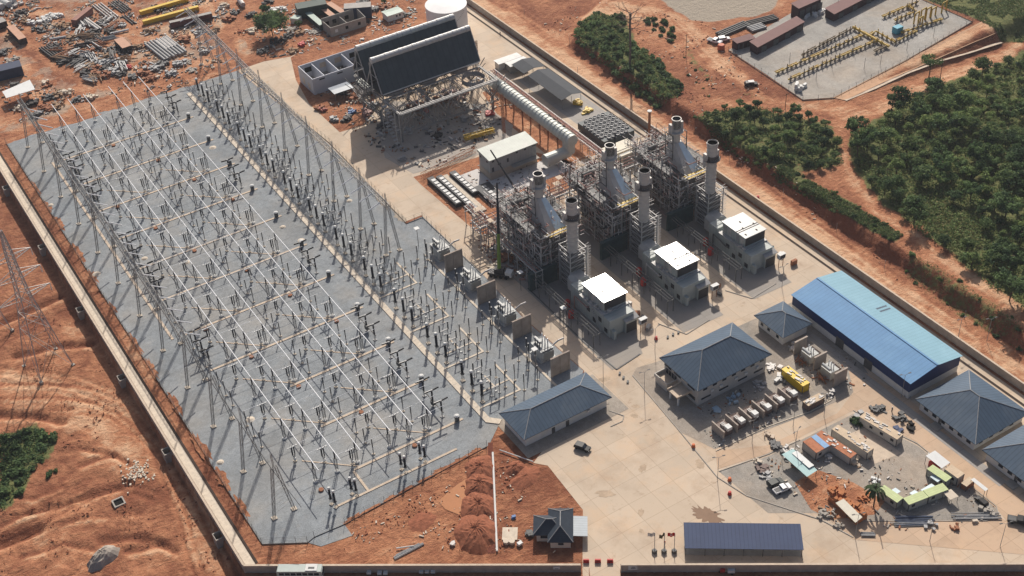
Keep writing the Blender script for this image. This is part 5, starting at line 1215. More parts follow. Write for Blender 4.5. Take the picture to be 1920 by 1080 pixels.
x, y = g(728, 42); r = gable('site_hut', 'small white hut with pale green flat roof near the tank', 'hut', x, y, 7.5, 5, 3, .3, wwall, palegreen); windows(r, [x + 4, x + 5.6], 1.3, .9, 'x', y, .8)
gable('open_shed', 'large open sided shed with dark grey pitched roof beside the right wall', 'shed', 114.2, 129.5, 9.2, 23.5, 4.6, 1.1, greyw, greyroof, 'y', .3, True)
gable('open_shed', 'smaller grey roofed shed between white cabin and large grey shed', 'shed', 114.2, 156.5, 9.6, 8.5, 4.2, .9, greyw, greyroof, 'y', .3, True)
x, y = g(934, 114); r = gable('cabin', 'long white cabin container at the end of the utility yard', 'cabin', 111.2, 170.5, 10.5, 3.4, 3.2, .1, wwall, white); 
m2 = MB(); m2.box(114, 170.42, .04, 114.9, 170.497, 2.1); m2.build('door', dsteel, r); m2 = MB(); m2.box(119.5, 170.42, 1.6, 120.3, 170.497, 2.4); m2.build('window', glass, r)
gable('cabin', 'small cabin with sloping white sheet roof between cabin and sheds', 'cabin', 113.6, 165.6, 8.4, 3.6, 3.4, .2, greyw, white)
# cooling radiator bank
r = thing('cooler_bank', 'square bank of many round fan coolers by the right wall', 'cooler', (112.5, 91, .05)); x0, y0 = 110.6, 96.5
mb = MB(); mb.box(x0, y0, .8, x0 + 13.8, y0 + 17, 3.6); 
for a in range(4):
    for b in range(5): mb.tube((x0 + .4 + a * 4.3, y0 + .4 + b * 4, 0), (x0 + .4 + a * 4.3, y0 + .4 + b * 4, .8), .15, 4)
mb.build('casing', mat('dark_cooler_casing', (.09, .105, .11), .6, 0, .2, .5), r)
for a in range(7):
    for b in range(8):
        if (a in (0, 6) and b in (0, 7)): continue
        x, y = x0 + 1.1 + a * 1.93, y0 + 1.1 + b * 2.1; m2 = MB(); m2.lathe(x, y, [(.86, 3.6), (.86, 4.15), (.72, 4.15), (.72, 3.8), (.05, 3.85)], 10, cap=False); m2.build('fan_shroud', steel, r)
r = thing('cooler_bank', 'small bank of pale green fan coolers below the roofless building', 'cooler', (58, 188, .05)); x0, y0 = 57.5, 185
mb = MB(); mb.box(x0, y0, .6, x0 + 8.4, y0 + 9, 3.4); mb.build('casing', dsteel, r)
for a in range(4):
    for b in range(5): m2 = MB(); m2.lathe(x0 + 1.05 + a * 2.1, y0 + .9 + b * 1.8, [(.8, 3.4), (.8, 3.8), (.62, 3.8), (.62, 3.5)], 10, cap=False); m2.build('fan_shroud', duct, r)
mb = MB()
for q in range(7): mb.tube((54 + q * .5, 192, 2.6), (54 + q * .5, 183, 2.6), .13, 5)
solo('pipe_bundle', mb, palepipe, 'bundle of pale pipes left of the small pale green fan coolers', 'pipes')
x, y = 46.2, 189.5; r = gable('open_shed', 'low shed with glossy grey sheet roof in front of the roofless building', 'shed', x, y, 8, 5.5, 3.4, .2, greyw, mat('glossy_grey_sheet', (.30, .33, .37), .3, 0, .08, .4), 'x', .3, True)
# beige turbine shelter with arched frame between the stacks
r = thing('machine_shelter', 'cream flat roofed shelter with open cream frame behind the middle boiler', 'shelter', (104, 82, .05)); cream = mat('cream_sheet', (.62, .57, .46), .6, 0, .08, .5)
mb = MB(); mb.box(106, 83, .05, 116.5, 89, 5.4); mb.build('body', greyw, r); mb = MB(); mb.box(105.6, 86, 5.4, 117, 91, 5.6); mb.build('roof', cream, r)
mb = MB()
for y in (80, 82.4): mb.box(106, y - .4, 0, 107, y + .4, 7); mb.box(118, y - .4, 0, 119, y + .4, 7); mb.box(106, y - .4, 7, 119, y + .4, 7.8)
mb.build('frame', cream, r)
# masts
def mast(name, lab, cat, px, py, h, r_, m, top=None, grp=None):
    x, y, z = gt(px, py); r = thing(name, lab, cat, (x, y, z), grp); MB().tube((x, y, z - .2), (x, y, z + h), r_, 10, r_ * .85).build('pole', m, r)
    if top == 'ring': MB().lathe(x, y, [(r_, z + h - .3), (r_ * 1.6, z + h - .3), (r_ * 1.6, z + h), (r_ * .9, z + h + .05)], 12).build('cap', white, r)
    return r
mast('vent_mast', 'tall dark mast with white ring top behind the right boiler', 'mast', 1217, 262, 12.5, .55, rust, 'ring')
# ================================================================ CRANES
dk = mat('dark_crane_steel', (.035, .035, .04), .5, .2, .2); grn = mat('crane_green', (.20, .28, .05), .5, 0, .1)
def crane(label, base, tipv, h, w, m, body=grn, cab=True, rz=0):
    bx, by = base; r = thing('crane', label, 'crane', (bx, by, 0))
    if cab:
        m2 = MB(); m2.cbox(bx, by, .9, 7.5, 2.6, .8, rz); m2.cbox(bx + .3, by + .2, 1.7, 3.2, 2.4, 1.5, rz); m2.build('carrier', dk, r)
        m2 = MB(); m2.cbox(bx + 3.4 * math.cos(rz), by + 3.4 * math.sin(rz), 1.2, 2.2, 2.3, 1.7, rz); m2.build('cab', white, r)
        for s in (-1, 1):
            for q in (-2.6, -1, .8, 2.6):
                x, y = bx + q * math.cos(rz) - s * 1.2 * math.sin(rz), by + q * math.sin(rz) + s * 1.2 * math.cos(rz); m2 = MB(); d = Vector((-math.sin(rz), math.cos(rz), 0)) * .2; m2.tube(Vector((x, y, .6)) - d, Vector((x, y, .6)) + d, .6, 12); m2.build('wheel', rubber, r)
    a = Vector((bx, by, 2.4 if cab else .5)); b = Vector((bx + tipv[0], by + tipv[1], h)); mid = a.lerp(b, .42)
    MB().tube(a, mid, w * 1.3, 6, w).build('lower_boom', body, r); MB().tube(mid, b, w, 6, w * .6).build('upper_boom', m, r)
    return r
crane('mobile crane with green lower boom and long dark upper boom beside the left boiler', (39.2, 55), (8.2, 12), 27, .55, dk, grn, True, -.9)
crane('dark crane boom leaning over the back of the left boiler', (66.5, 78), (-2, 22), 16, .4, dk, dk, False)
crane('dark crane boom leaning beside the cream shelter', (96.5, 71), (6.5, 8), 19, .45, dk, dk, False)
x, y = g(871, 265); x2, y2 = g(927, 250)
r = thing('lattice_boom', 'yellow lattice crane boom lying on trestles in the condenser shadow', 'crane boom', (x, y, .05)); MB().truss((x, y, 1.6), (x2, y2, 1.6), 1.5, 1.5, 1.6, .16).build('lattice', yellow, r); m2 = MB(); m2.truss((x + .2, y - .2, 1.6), (x2, y2, 1.6), .8, .8, 2, .12); m2.build('inner_lattice', yellow, r)
mb = MB(); mb.cbox(x + 6, y + 1, .06, 2, 2, .8); mb.cbox(x + 12, y + 2, .06, 2, 2, .8); mb.build('trestle', dk, r)
for q, (px, py, h) in enumerate(((898, 160, 20), (945, 250, 17))):
    x, y = g(px, py); mb = MB(); mb.truss((x, y, 0), (x, y, h), .8, .8, 1.4, .09); solo('lattice_mast', mb, rust, ['tall thin brown lattice mast at the right end of the condenser panels', 'tall thin brown lattice mast beside the green roofed hall'][q], 'mast')
x, y = g(792, 335); x2, y2 = g(890, 285); mb = MB(); mb.truss((x, y, 1.2), (x2, y2, 1.2), 1.6, 1.6, 2.2, .09); solo('lattice_boom', mb, rust, 'reddish brown lattice boom lying on the soil left of the green roofed hall', 'crane boom')
# ================================================================ YARDS, CAMP, VEHICLES
tbrown = mat('transformer_brown', (.16, .11, .095), .6, 0, .25, .8)
# row of small transformers with blast walls
for i in range(6):
    x = 50.6 + i * 4.82
    mb = MB(); mb.box(x - .12, -44.9, .05, x + .12, -39.6, 3.0); mb.box(x - .2, -45, 3.0, x + .2, -39.5, 3.12)
    solo('blast_wall', mb, wallc, 'thin pale topped blast wall behind the office, %s of six from the plaza' % nth(i), 'blast wall', 'blast walls of the small transformer row')
    r = thing('small_transformer', 'small brown transformer with white top box, %s of six from the plaza' % nth(i), 'transformer', (x + 2.4, -42, .05), 'small transformers behind the office')
    MB().box(x + .9, -44.2, .05, x + 3.6, -40.4, 2.1).build('tank', tbrown, r)
    mb = MB()
    for q in range(9): mb.box(x + .9 + q * .32, -40.4, .5, x + 1.0 + q * .32, -39.7, 1.9)
    mb.build('radiator', tbrown, r)
    MB().box(x + 1.5, -44.6, 2.1, x + 3.1, -42.9, 3.2).build('top_box', white, r)
    mb = MB()
    for q in range(3): mb.box(x + 1.4, -42.6 + q * .5, 2.1, x + 2.6, -42.35 + q * .5, 2.9)
    mb.build('bushing', palepipe, r)
# two larger transformers between walls near the small hipped building
for i, y in enumerate((-29.3, -37.7, -46.3)):
    mb = MB(); mb.box(90.2, y - .2, .05, 94.9, y + .2, 5); mb.box(90.1, y - .28, 5, 95, y + .28, 5.15)
    solo('blast_wall', mb, wallc, 'thick pale blast wall by the warehouse road, %s of three from the hipped building' % nth(i), 'blast wall', 'thick blast walls by the warehouse')
for i, y in enumerate((-33.5, -42)):
    r = thing('yard_transformer', 'grey and brown transformer between thick blast walls, %s the warehouse road bend' % ['farther from', 'nearer to'][i], 'transformer', (92.5, y, .05), 'transformers between thick blast walls')
    MB().box(90.8, y - 2, .3, 94.2, y + 2, 3.2).build('tank', trafo, r); MB().tube((90.9, y - 1.6, 4.2), (90.9, y + 1.6, 4.2), .5, 10).build('conservator', trafo, r)
    mb = MB()
    for q in range(9): mb.box(94.2, y - 1.8 + q * .42, .8, 95.2, y - 1.7 + q * .42, 3)
    mb.build('radiator', tbrown, r)
    for q in range(3): insul(MB(), 92.8, y - 1 + q, 3.2, 5.2, .2).build('bushing', white, r)
    mb = MB(); rs = random.Random(i)
    for q in range(16): mb.tube((88.2 + rs.random() * 2, y - 2.5 + rs.random() * 5, .1), (88.6 + rs.random() * 2, y - 2.5 + rs.random() * 5, 1 + rs.random()), .09, 5)
    mb.build('pipework', rust, r)
# containers and huts
corr = (1, 0, 0)
def container(label, cx, cy, L, W, H, rz, cat='container', body=None, roof=None, grp=None, name='container', door=True, wins=0, junk=None):
    r = thing(name, label, cat, (0, 0, 0), grp)
    MB().box(-L / 2, -W / 2, .12, L / 2, W / 2, H).build('body', body, r)
    mb = MB(); mb.box(-L / 2 - .08, -W / 2 - .08, H, L / 2 + .08, W / 2 + .08, H + .1); ro = mb.build('roof', roof or body, r)
    mb = MB()
    for a in (-1, 1):
        for b in (-1, 1): mb.box(a * L / 2 - .09, b * W / 2 - .09, 0, a * L / 2 + .09, b * W / 2 + .09, H - .002)
    mb.build('corner_post', dsteel, r)
    if door: m2 = MB(); m2.box(-L / 2 - .05, -W / 2 + .2, .2, -L / 2 - .003, W / 2 - .2, H - .2); m2.box(-L / 2 - .09, -.03, .2, -L / 2 - .05, .03, H - .2); m2.build('door', body, r)
    for q in range(wins):
        a = -L / 2 + 1 + q * (L - 2) / max(1, wins)
        for s in (-1, 1): m2 = MB(); m2.box(a, s * W / 2 - (.05 if s < 0 else -.003), 1.1, a + 1, s * W / 2 + (.05 if s > 0 else -.003), 2); m2.build('window', glass, r)
    if junk:
        rs = random.Random(junk); m2 = MB()
        for q in range(14): m2.cbox((rs.random() - .5) * L * .9, (rs.random() - .5) * W * .8, H + .1, .3 + rs.random() * 1.4, .2 + rs.random() * .5, .1 + rs.random() * .2, rs.random() * .3)
        m2.build('roof_clutter', palepipe, r)
    r.location = (cx, cy, .06); r.rotation_euler = (0, 0, rz); return r
cw = mat('offwhite_container', (.52, .49, .44), .6, 0, .1, .5, .4, (.35, .28, .22), .4, stripe=((1, 0, 0), .3, .12)); cg = mat('pale_green_roof', (.46, .53, .26), .5, 0, .12, .6, .3, (.40, .42, .22), .4, stripe=((0, 1, 0), .7, .12)); cgw = mat('sage_wall', (.36, .37, .33), .6, 0, .1, .5)
ctan = mat('tan_roof', (.56, .44, .31), .7, 0, .15, .6, .5, (.34, .24, .17), .7); crust = mat('rusted_roof_sheet', (.42, .17, .09), .8, 0, .3, .7, .5, (.25, .12, .08), .7); cyel = mat('bright_yellow', (.70, .47, .02), .45, 0, .08, .5)
PI2 = PI / 2
container('bright yellow container generator behind the office', 82.1, -38.8, 9, 2.5, 2.9, -PI2, 'generator', cyel, cyel, None, 'generator', junk=3)
container('dark sided container with tan roof beside the small transformer row', 80.1, -48.7, 6, 2.2, 2.2, 0, 'container', tbrown, ctan, junk=8)
container('off white cabin with rusty patched roof and white sheet', 72.5, -65.7, 12, 2.5, 2.7, PI2 + .14, 'cabin', cw, crust, None, 'cabin', junk=9)
container('off white long cabin with cream roof boards in the camp', 77.6, -66.8, 12.2, 2.5, 2.8, PI2 + .12, 'cabin', cw, ctan, None, 'cabin', junk=12)
container('off white long cabin with windows at the camp road corner', 87.5, -67.6, 12.4, 2.6, 2.8, PI2 + .16, 'cabin', cw, ctan, None, 'cabin', wins=3, junk=15)
container('pale green roofed cabin next to the palm tree', 71.6, -87.2, 6, 2.4, 2.6, PI2 + .12, 'cabin', cgw, cg, 'pale green roofed cabins', 'cabin', wins=1)
container('pale green roofed cabin in the row facing the stored steel, left one', 75.9, -91.9, 6, 2.4, 2.6, -.16, 'cabin', cgw, cg, 'pale green roofed cabins', 'cabin', wins=1)
container('pale green roofed cabin in the row facing the stored steel, right one', 82.1, -92.9, 6, 2.4, 2.6, -.17, 'cabin', cgw, cg, 'pale green roofed cabins', 'cabin', wins=1)
container('pale green roofed cabin with light blue awning below white canopy', 87.3, -89.2, 6, 2.3, 2.6, PI2 + .1, 'cabin', cgw, cg, 'pale green roofed cabins', 'cabin', wins=1)
container('small pale cabin with tan flat roof beside green cabin', 90.8, -91.2, 4.2, 2.6, 2.9, PI2 + .06, 'cabin', cw, ctan, None, 'cabin', wins=1)
container('brown low shed with tan roof behind tan roofed cabin', 91.7, -95.2, 3.4, 1.6, 1.9, .1, 'shed', rust, ctan, None, 'shed', False)
container('small white hut with rust and blue striped roof', 68.6, -62.6, 5.4, 5.2, 2.8, 0, 'hut', cw, crust, None, 'hut', wins=1)
r = thing('roof_sheet', 'bright blue sheet laid across the rusty hut roof', 'roof sheet', (70, -62.6, 2.97)); MB().box(68.8, -65.3, 2.97, 70.6, -59.9, 3.03).build('sheet', mat('bright_blue_sheet', (.16, .31, .52), .5, 0, .15, .7), r)
def canopy(label, P, z0, z1, m, post=dsteel, grp=None):
    x0 = sum(p[0] for p in P) / 4; y0 = sum(p[1] for p in P) / 4; r = thing('canopy', label, 'canopy', (x0, y0, .06), grp)
    Z = [z0, z0, z1, z1]; mb = MB(); mb.hull([(a, b, z) for (a, b), z in zip(P, Z)], [(a, b, z + .08) for (a, b), z in zip(P, Z)]); mb.build('roof', m, r)
    for (a, b), z in zip(P, Z): MB().tube((a * .95 + x0 * .05, b * .95 + y0 * .05, .06), (a * .95 + x0 * .05, b * .95 + y0 * .05, z), .07, 5).build('post', post, r)
    return r
paleteal = mat('pale_teal_sheet', (.36, .53, .53), .55, 0, .1, .5, stripe=((1, 0, 0), .8, .06)); whs = mat('white_sheet', (.66, .67, .66), .55, 0, .08, .5, .25, (.5, .46, .4), .5)
canopy('pale teal lean to canopy with white sheet at the camp edge', [(58.0, -70.2), (61.9, -70.0), (61.8, -60.5), (57.9, -60.3)], 2.6, 2.9, paleteal)
mb = MB(); mb.box(60.3, -68.4, 3.02, 62.1, -61.6, 3.1); solo('roof_sheet', mb, whs, 'white sheet lying on the pale teal canopy', 'roof sheet')
canopy('white roofed canopy above a red stall by the camp road', [(89, -88.4), (92.4, -88.2), (92.2, -82.9), (88.7, -82.9)], 2.8, 3.1, whs)
mb = MB(); mb.box(89, -86.6, .06, 91, -84, 1.9); solo('stall', mb, red, 'dark red stall beneath the white canopy', 'stall')
canopy('narrow white canopy strip on posts by the bungalow road', [(92.4, -100.3), (93.6, -100.3), (93.5, -95.5), (92.3, -95.5)], 2.4, 2.6, whs)
canopy('square cream tent roof behind the green cabins', [(82.9, -97.2), (85.6, -97.6), (85.9, -94.7), (83.3, -94.4)], 2.2, 2.25, paleconc)
for q, (x, y, w, h, lab) in enumerate(((73.9, -86.9, 1.6, 1.9, 'pale blue awning on the green cabin near the palm'), (77.2, -90, 1.9, 1.2, 'pale blue awning in front of the left row cabin'), (81.4, -90.9, 4, 1.3, 'long pale blue awning in front of the right row cabin'), (85.6, -89.6, 1.4, 2.6, 'pale blue awning beside the cabin by the white canopy'))):
    mb = MB(); mb.hull([(x - w / 2, y - h / 2, 2.2), (x + w / 2, y - h / 2, 2.2), (x + w / 2, y + h / 2, 2.0), (x - w / 2, y + h / 2, 2.0)], [(x - w / 2, y - h / 2, 2.26), (x + w / 2, y - h / 2, 2.26), (x + w / 2, y + h / 2, 2.06), (x - w / 2, y + h / 2, 2.06)]); mb.tube((x - w / 2 + .1, y + h / 2 - .1, .05), (x - w / 2 + .1, y + h / 2 - .1, 2.05), .05, 4); mb.tube((x + w / 2 - .1, y + h / 2 - .1, .05), (x + w / 2 - .1, y + h / 2 - .1, 2.05), .05, 4)
    solo('awning', mb, mat('pale_blue_awning', (.48, .58, .62), .5, 0, .08), lab, 'awning', 'pale blue awnings of the green cabins')
# orange brick store
brick = mat('orange_brick', (.42, .17, .075), .9, 0, .25, 1.2, .3, (.25, .1, .05), .8)
r = thing('brick_store', 'orange brick stack enclosure with cream sheet roof by the palm tree', 'store', (60, -83, .06)); rs = random.Random(2); mb = MB()
mb.box(58.6, -88.4, .06, 62.4, -78, 1.6)
for q in range(40): mb.cbox(59 + rs.random() * 3.4, -88 + rs.random() * 11.5, 1.6, .6 + rs.random(), .6 + rs.random(), .3 + rs.random() * .9, rs.random() * .4)
mb.build('brick_pile', brick, r); mb = MB(); mb.hull([(57.2, -89.2, 2.5), (59.8, -89, 2.8), (60.3, -81.6, 2.8), (57.8, -81.3, 2.5)], [(57.2, -89.2, 2.6), (59.8, -89, 2.9), (60.3, -81.6, 2.9), (57.8, -81.3, 2.6)]); mb.build('roof', mat('cream_roof', (.62, .58, .48), .6, 0, .1), r)
# vehicles
def car(name, label, cat, x, y, rz, body, kind='suv', sc=1, z=.06):
    r = thing(name, label, cat, (0, 0, 0)); L, W = (5.2, 1.85) if kind == 'pickup' else (4.7, 1.85)
    prof = {'suv': [(-2.3, .45), (-2.35, .95), (-2.2, 1.05), (-1.95, 1.65), (.35, 1.7), (1.1, 1.1), (2.15, .98), (2.35, .75), (2.35, .45)],
            'pickup': [(-2.6, .5), (-2.6, 1.05), (-.55, 1.05), (-.45, 1.7), (.75, 1.7), (1.4, 1.12), (2.4, 1.0), (2.6, .8), (2.6, .5)]}[kind]
    mb = MB(); n = len(prof)
    for s in (-1, 1): pass
    mb.hull([(a, -W / 2, b) for a, b in prof][::-1], [(a, W / 2, b) for a, b in prof][::-1]); mb.build('body', body, r)
    if kind == 'pickup':
        m2 = MB(); m2.box(-2.45, -.75, 1.051, -.7, .75, 1.1); m2.build('load_bed', dsteel, r)
        gl = [((.8, 1.66), (1.38, 1.16)), ((-.52, 1.2), (-.47, 1.66))]
    else: gl = [((.4, 1.66), (1.05, 1.16)), ((-2.18, 1.1), (-1.98, 1.62))]
    for (a, b), (c, d) in gl:
        m2 = MB(); o = .03; m2.add([(a + o, -.75, b + o), (a + o, .75, b + o), (c + o, .8, d + o), (c + o, -.8, d + o), (a - .02, -.75, b - .02), (a - .02, .75, b - .02), (c - .02, .8, d - .02), (c - .02, -.8, d - .02)], [(0, 1, 2, 3), (7, 6, 5, 4), (0, 4, 5, 1), (1, 5, 6, 2), (2, 6, 7, 3), (3, 7, 4, 0)]); m2.build('windscreen', glass, r)
    for s in (-1, 1):
        m2 = MB(); a0, a1 = (-.35, .7) if kind == 'pickup' else (-1.85, .45); m2.box(a0, s * W / 2 - .02, 1.18, a1, s * W / 2 + .02, 1.58); m2.build('side_window', glass, r)
        for q in (-1.45, 1.5): m2 = MB(); m2.tube((q, s * (W / 2 - .2), .36), (q, s * (W / 2 + .03), .36), .36, 14); m2.build('wheel', rubber, r)
        m2 = MB(); e = prof[-2][0]; m2.box(e - .05, s * .68 - .2, .72, e + .02, s * .68 + .2, .86); m2.build('headlight', white, r)
    r.location = (x, y, z); r.rotation_euler = (0, 0, rz); r.scale = (sc,) * 3; return r
cwht = mat('car_white', (.78, .78, .78), .3, 0, .02); cblk = mat('car_black', (.018, .018, .02), .5, 0, .1); cgry = mat('car_grey', (.06, .065, .06), .5, 0, .1); csil = mat('car_silver', (.45, .46, .47), .3, .3, .05)
x, y = g(1092, 838, .8); car('parked_car', 'black car parked beside the control building', 'car', x, y, math.radians(-62), cblk)
x, y = g(1467, 916, .8); car('pickup_truck', 'white pickup truck parked beside a dark grey one', 'pickup', x, y, -.12, cwht, 'pickup')
x, y = g(1454, 905, .8); car('parked_car', 'dark grey car parked beside the white pickup', 'car', x, y, -.1, cgry)
x, y = g(1408, 158, 4.8); car('parked_car', 'black car with white roof on the dirt road below the gas yard', 'car', x, y, -.5, cblk, 'suv', 1.1, 4.2)
m2 = MB(); m2.cbox(x, y, 6.1, 2.3, 1.7, .12, -.5); solo('roof_cover', m2, white, 'white cover on the roof of the car on the dirt road', 'cover')
x, y = g(1270, 3, 1); car('pickup_truck', 'silver pickup on the far grey lot at the top edge', 'pickup', x, y, -.5, csil, 'pickup', 1.1, hz(x, y))
x, y, z = gt(1340, 80); car('pickup_truck', 'white pickup by the maroon shed at the gas yard gate', 'pickup', x, y, -1.2, cwht, 'pickup', 1.2, z)
x, y, z = gt(1357, 76); car('parked_car', 'white car behind the red drum at the gas yard gate', 'car', x, y, -.4, cwht, 'suv', 1.1, z)
x, y = g(1911, 975, 1); car('pickup_truck', 'black pickup with white load at the right edge road', 'pickup', x, y, -.9, cblk, 'pickup', 1.1)
x, y = g(1841, 938, 1); car('parked_car', 'black car at the end of the narrow white canopy', 'car', x, y, 1.5, cblk, 'suv', .8)
x, y, z = gt(1352, 92); r = thing('red_drum', 'red tank drum beside the pickups at the gas yard gate', 'drum', (x, y, z)); MB().lathe(x, y, [(1.5, z), (1.5, z + 1.8), (1.2, z + 2.1)], 14).build('body', mat('orange_red', (.50, .13, .06), .6), r)
# bus on the outer road
bx, by = g(562, 1067, 2.6); r = thing('bus', 'long pale green bus with white roof unit outside the near wall', 'bus', (0, 0, 0)); bg = mat('bus_pale_green', (.42, .47, .44), .4, 0, .06)
mb = MB(); pr_ = [(-5.8, .4), (-5.9, 1.2), (-5.75, 2.9), (-5.5, 3.05), (5.6, 3.05), (5.85, 2.6), (5.95, 1.2), (5.9, .4)]; mb.hull([(a, -1.25, b) for a, b in pr_][::-1], [(a, 1.25, b) for a, b in pr_][::-1]); mb.build('body', bg, r)
m2 = MB(); m2.box(1.6, -1.1, 3.05, 4.6, 1.1, 3.3); u_ = m2.build('roof_unit', white, r); m2 = MB(); m2.box(2.3, -.5, 3.3, 3.9, .1, 3.33); m2.build('grille', dsteel, u_)
for s in (-1, 1):
    for q in range(7): m2 = MB(); m2.box(-5.2 + q * 1.5, s * 1.25 - .03, 1.6, -3.95 + q * 1.5, s * 1.25 + .03, 2.5); m2.build('window', glass, r)
    for q in (-3.6, 3.8): m2 = MB(); m2.tube((q, s * 1.0, .5), (q, s * 1.28, .5), .5, 14); m2.build('wheel', rubber, r)
m2 = MB(); m2.box(5.85, -1.1, 1.3, 5.98, 1.1, 2.5); m2.build('windscreen', glass, r)
r.location = (bx, by, .02); r.rotation_euler = (0, 0, ang)
for q, (px, py, lab) in enumerate(((692, 1074, 'small white stall outside the near wall right of the bus'), (712, 1075, 'pair of pale crates outside the near wall'), (790, 1072, 'row of white tables outside the near wall'), (1360, 1072, 'red and white motor tricycle outside the near wall'))):
    x, y = g(px, py, .5); r = thing(['stall', 'crate', 'table', 'tricycle'][q], lab, ['stall', 'crate', 'table', 'tricycle'][q], (x, y, .02)); mb = MB()
    if q == 3:
        mb.cbox(x + 1.2, y - .8, .6, 1.8, 1.2, .8, ang); mb.build('tray', white, r); m2 = MB(); m2.cbox(x - .6, y + .4, .5, 1.2, .6, 1.0, ang); m2.build('seat', red, r)
        for a, b in ((-1.2, .8), (1.6, -.3), (1.0, -1.5)): m2 = MB(); m2.tube((x + a, y + b, .3), (x + a + .1, y + b + .14, .3), .3, 10); m2.build('wheel', rubber, r)
    else:
        for k in range([1, 2, 3][q]): m2 = MB(); m2.cbox(x + FWD.x * k * 1.5, y + FWD.y * k * 1.5, .5, 1.1, 1.1, .5, ang); m2.build(['counter', 'box', 'table_top'][q], white, r); m3 = MB(); m3.cbox(x + FWD.x * k * 1.5, y + FWD.y * k * 1.5, 0, .7, .7, .5, ang); m3.build('base', dsteel, r)
# palm tree
x, y = 66.8, -86.3; r = thing('palm_tree', 'dark palm tree with tall bare spike between brick store and green cabin', 'palm', (x, y, .06)); leafd = mat('palm_leaf', (.035, .06, .022), .7, 0, .3)
MB().path([(x, y, 0), (x + .1, y + .1, 3), (x, y + .3, 6.2)], .2, 7).build('trunk', mat('bark', (.10, .075, .055), .95, 0, .3, 2), r); MB().path([(x, y + .3, 6.2), (x + .2, y + .3, 9), (x + .1, y + .2, 11.5)], .13, 5).build('spike', mat('bark', (.1, .075, .055)), r)
rs = random.Random(9)
for q in range(14):
    t = q * 2 * PI / 14 + rs.random() * .3; L = 2.4 + rs.random(); mb = MB(); pts = [(x + math.cos(t) * L * a, y + .3 + math.sin(t) * L * a, 6.2 + 1.1 * math.sin(a * 2.6) - a * a * 1.6) for a in (0, .25, .5, .75, 1)]
    for a, b in zip(pts, pts[1:]): s = Vector((-math.sin(t), math.cos(t), -.3)) * .42; mb.add([Vector(a) - s, Vector(b) - s * .7, Vector(b) + s * .7, Vector(a) + s], [(0, 1, 2, 3)])
    mb.build('frond', leafd, r)
# stacked steel, pallets, junk piles
def bars(label, px, py, L, W, n, rz, m, h=.3, cat='steel stock', z=0, name='steel_bars', grp=None, rr=.16):
    x, y = g(px, py, z); r = MB(); rs = random.Random(int(px * 7 + py)); z0 = hz(x, y) + .1
    for q in range(n):
        o = (q + .5) / n * W - W / 2; l = L * rs.uniform(.75, 1); a = rz + rs.uniform(-.04, .04)
        c = Vector((x - math.sin(rz) * o, y + math.cos(rz) * o, z0 + rs.random() * h)); d = Vector((math.cos(a), math.sin(a), 0)) * l / 2; r.tube(c - d, c + d, rr * rs.uniform(.8, 1.2), 6)
    return solo(name, r, m, label, cat, grp)
bars('bundle of dark blue and grey steel bars below the green cabins', 1715, 977, 11, 3.4, 9, ang, mat('bluish_steel', (.12, .14, .19), .5, .3, .3))
bars('loose pale steel bars nearest the near wall below the green cabins', 1705, 984, 10, 1.6, 4, ang, steel)
bars('long tapering heap of grey steel lengths by the right road end', 1830, 969, 13, 2.2, 8, ang + .03, steel)
bars('short grey bars behind the brick store', 1627, 1003, 4, 1.4, 6, ang, steel)
bars('two long grey pipes lying on the soil by the near wall', 766, 1033, 9, 1.2, 3, ang + .6, steel, .1, 'pipes', 0, 'steel_pipes', None, .25)
bars('crooked white pipe across the two grey pipes', 760, 1028, 6, .2, 1, ang + .2, white, .5, 'pipes', 0, 'steel_pipes', None, .2)
x, y = g(924, 850); x2, y2 = g(932, 1035); r = thing('water_pipe', 'long straight white pipe lying in the soil beside the trench', 'pipe', (x, y, .1)); MB().tube((x, y, .35), (x2, y2, .35), .3, 8).build('tube', white, r)
x, y = g(937, 846); x2, y2 = g(1000, 868); solo('water_pipe', MB().tube((x, y, .5), (x2, y2, .5), .16, 6), white, 'thin white pipe beside the corner of the control building', 'pipe')
TR = mat('trench_soil', (.14, .045, .028), .95, 0, .3, 1)
mb = MB(); P = gp([(915, 830), (924, 830), (929, 1037), (914, 1037)]); mb.poly([(a, b, .07) for a, b in P]); struct('trench', mb, TR)
def heap(name, label, cat, cx, cy, a, b, h, rz, m, seed, n=26, z=None, kind=None, rough=.3):
    z = hz(cx, cy) if z is None else z; N = n; M_ = 9; rs = np.random.RandomState(seed); V = []; mb = MB(); c, s = math.cos(rz), math.sin(rz)
    for j in range(M_):
        u = j / (M_ - 1)
        for i in range(N):
            t = 2 * PI * i / N; k = 1 + rough * (fbm(np.array([math.cos(t) * 3 + seed]), np.array([math.sin(t) * 3.0]), 1.3, seed, 2)[0] - .5) * 2
            rx, ry = a * (1 - u) * k, b * (1 - u) * k; zz = h * (1 - (1 - u) ** 2.0) * (1 + (rs.rand() - .5) * .16 * (j > 0))
            px, py = rx * math.cos(t), ry * math.sin(t); V.append((cx + px * c - py * s, cy + px * s + py * c, z - .05 + zz))
    mb.v = V; mb.f = [(j * N + i, j * N + (i + 1) % N, (j + 1) * N + (i + 1) % N, (j + 1) * N + i) for j in range(M_ - 1) for i in range(N)]; mb.m = [0] * len(mb.f); return solo(name, mb, m, label, cat)
SO2 = mat('fresh_red_spoil', (.27, .10, .055), .95, 0, .3, .7, .4, (.15, .05, .03), .5, bump=.6)
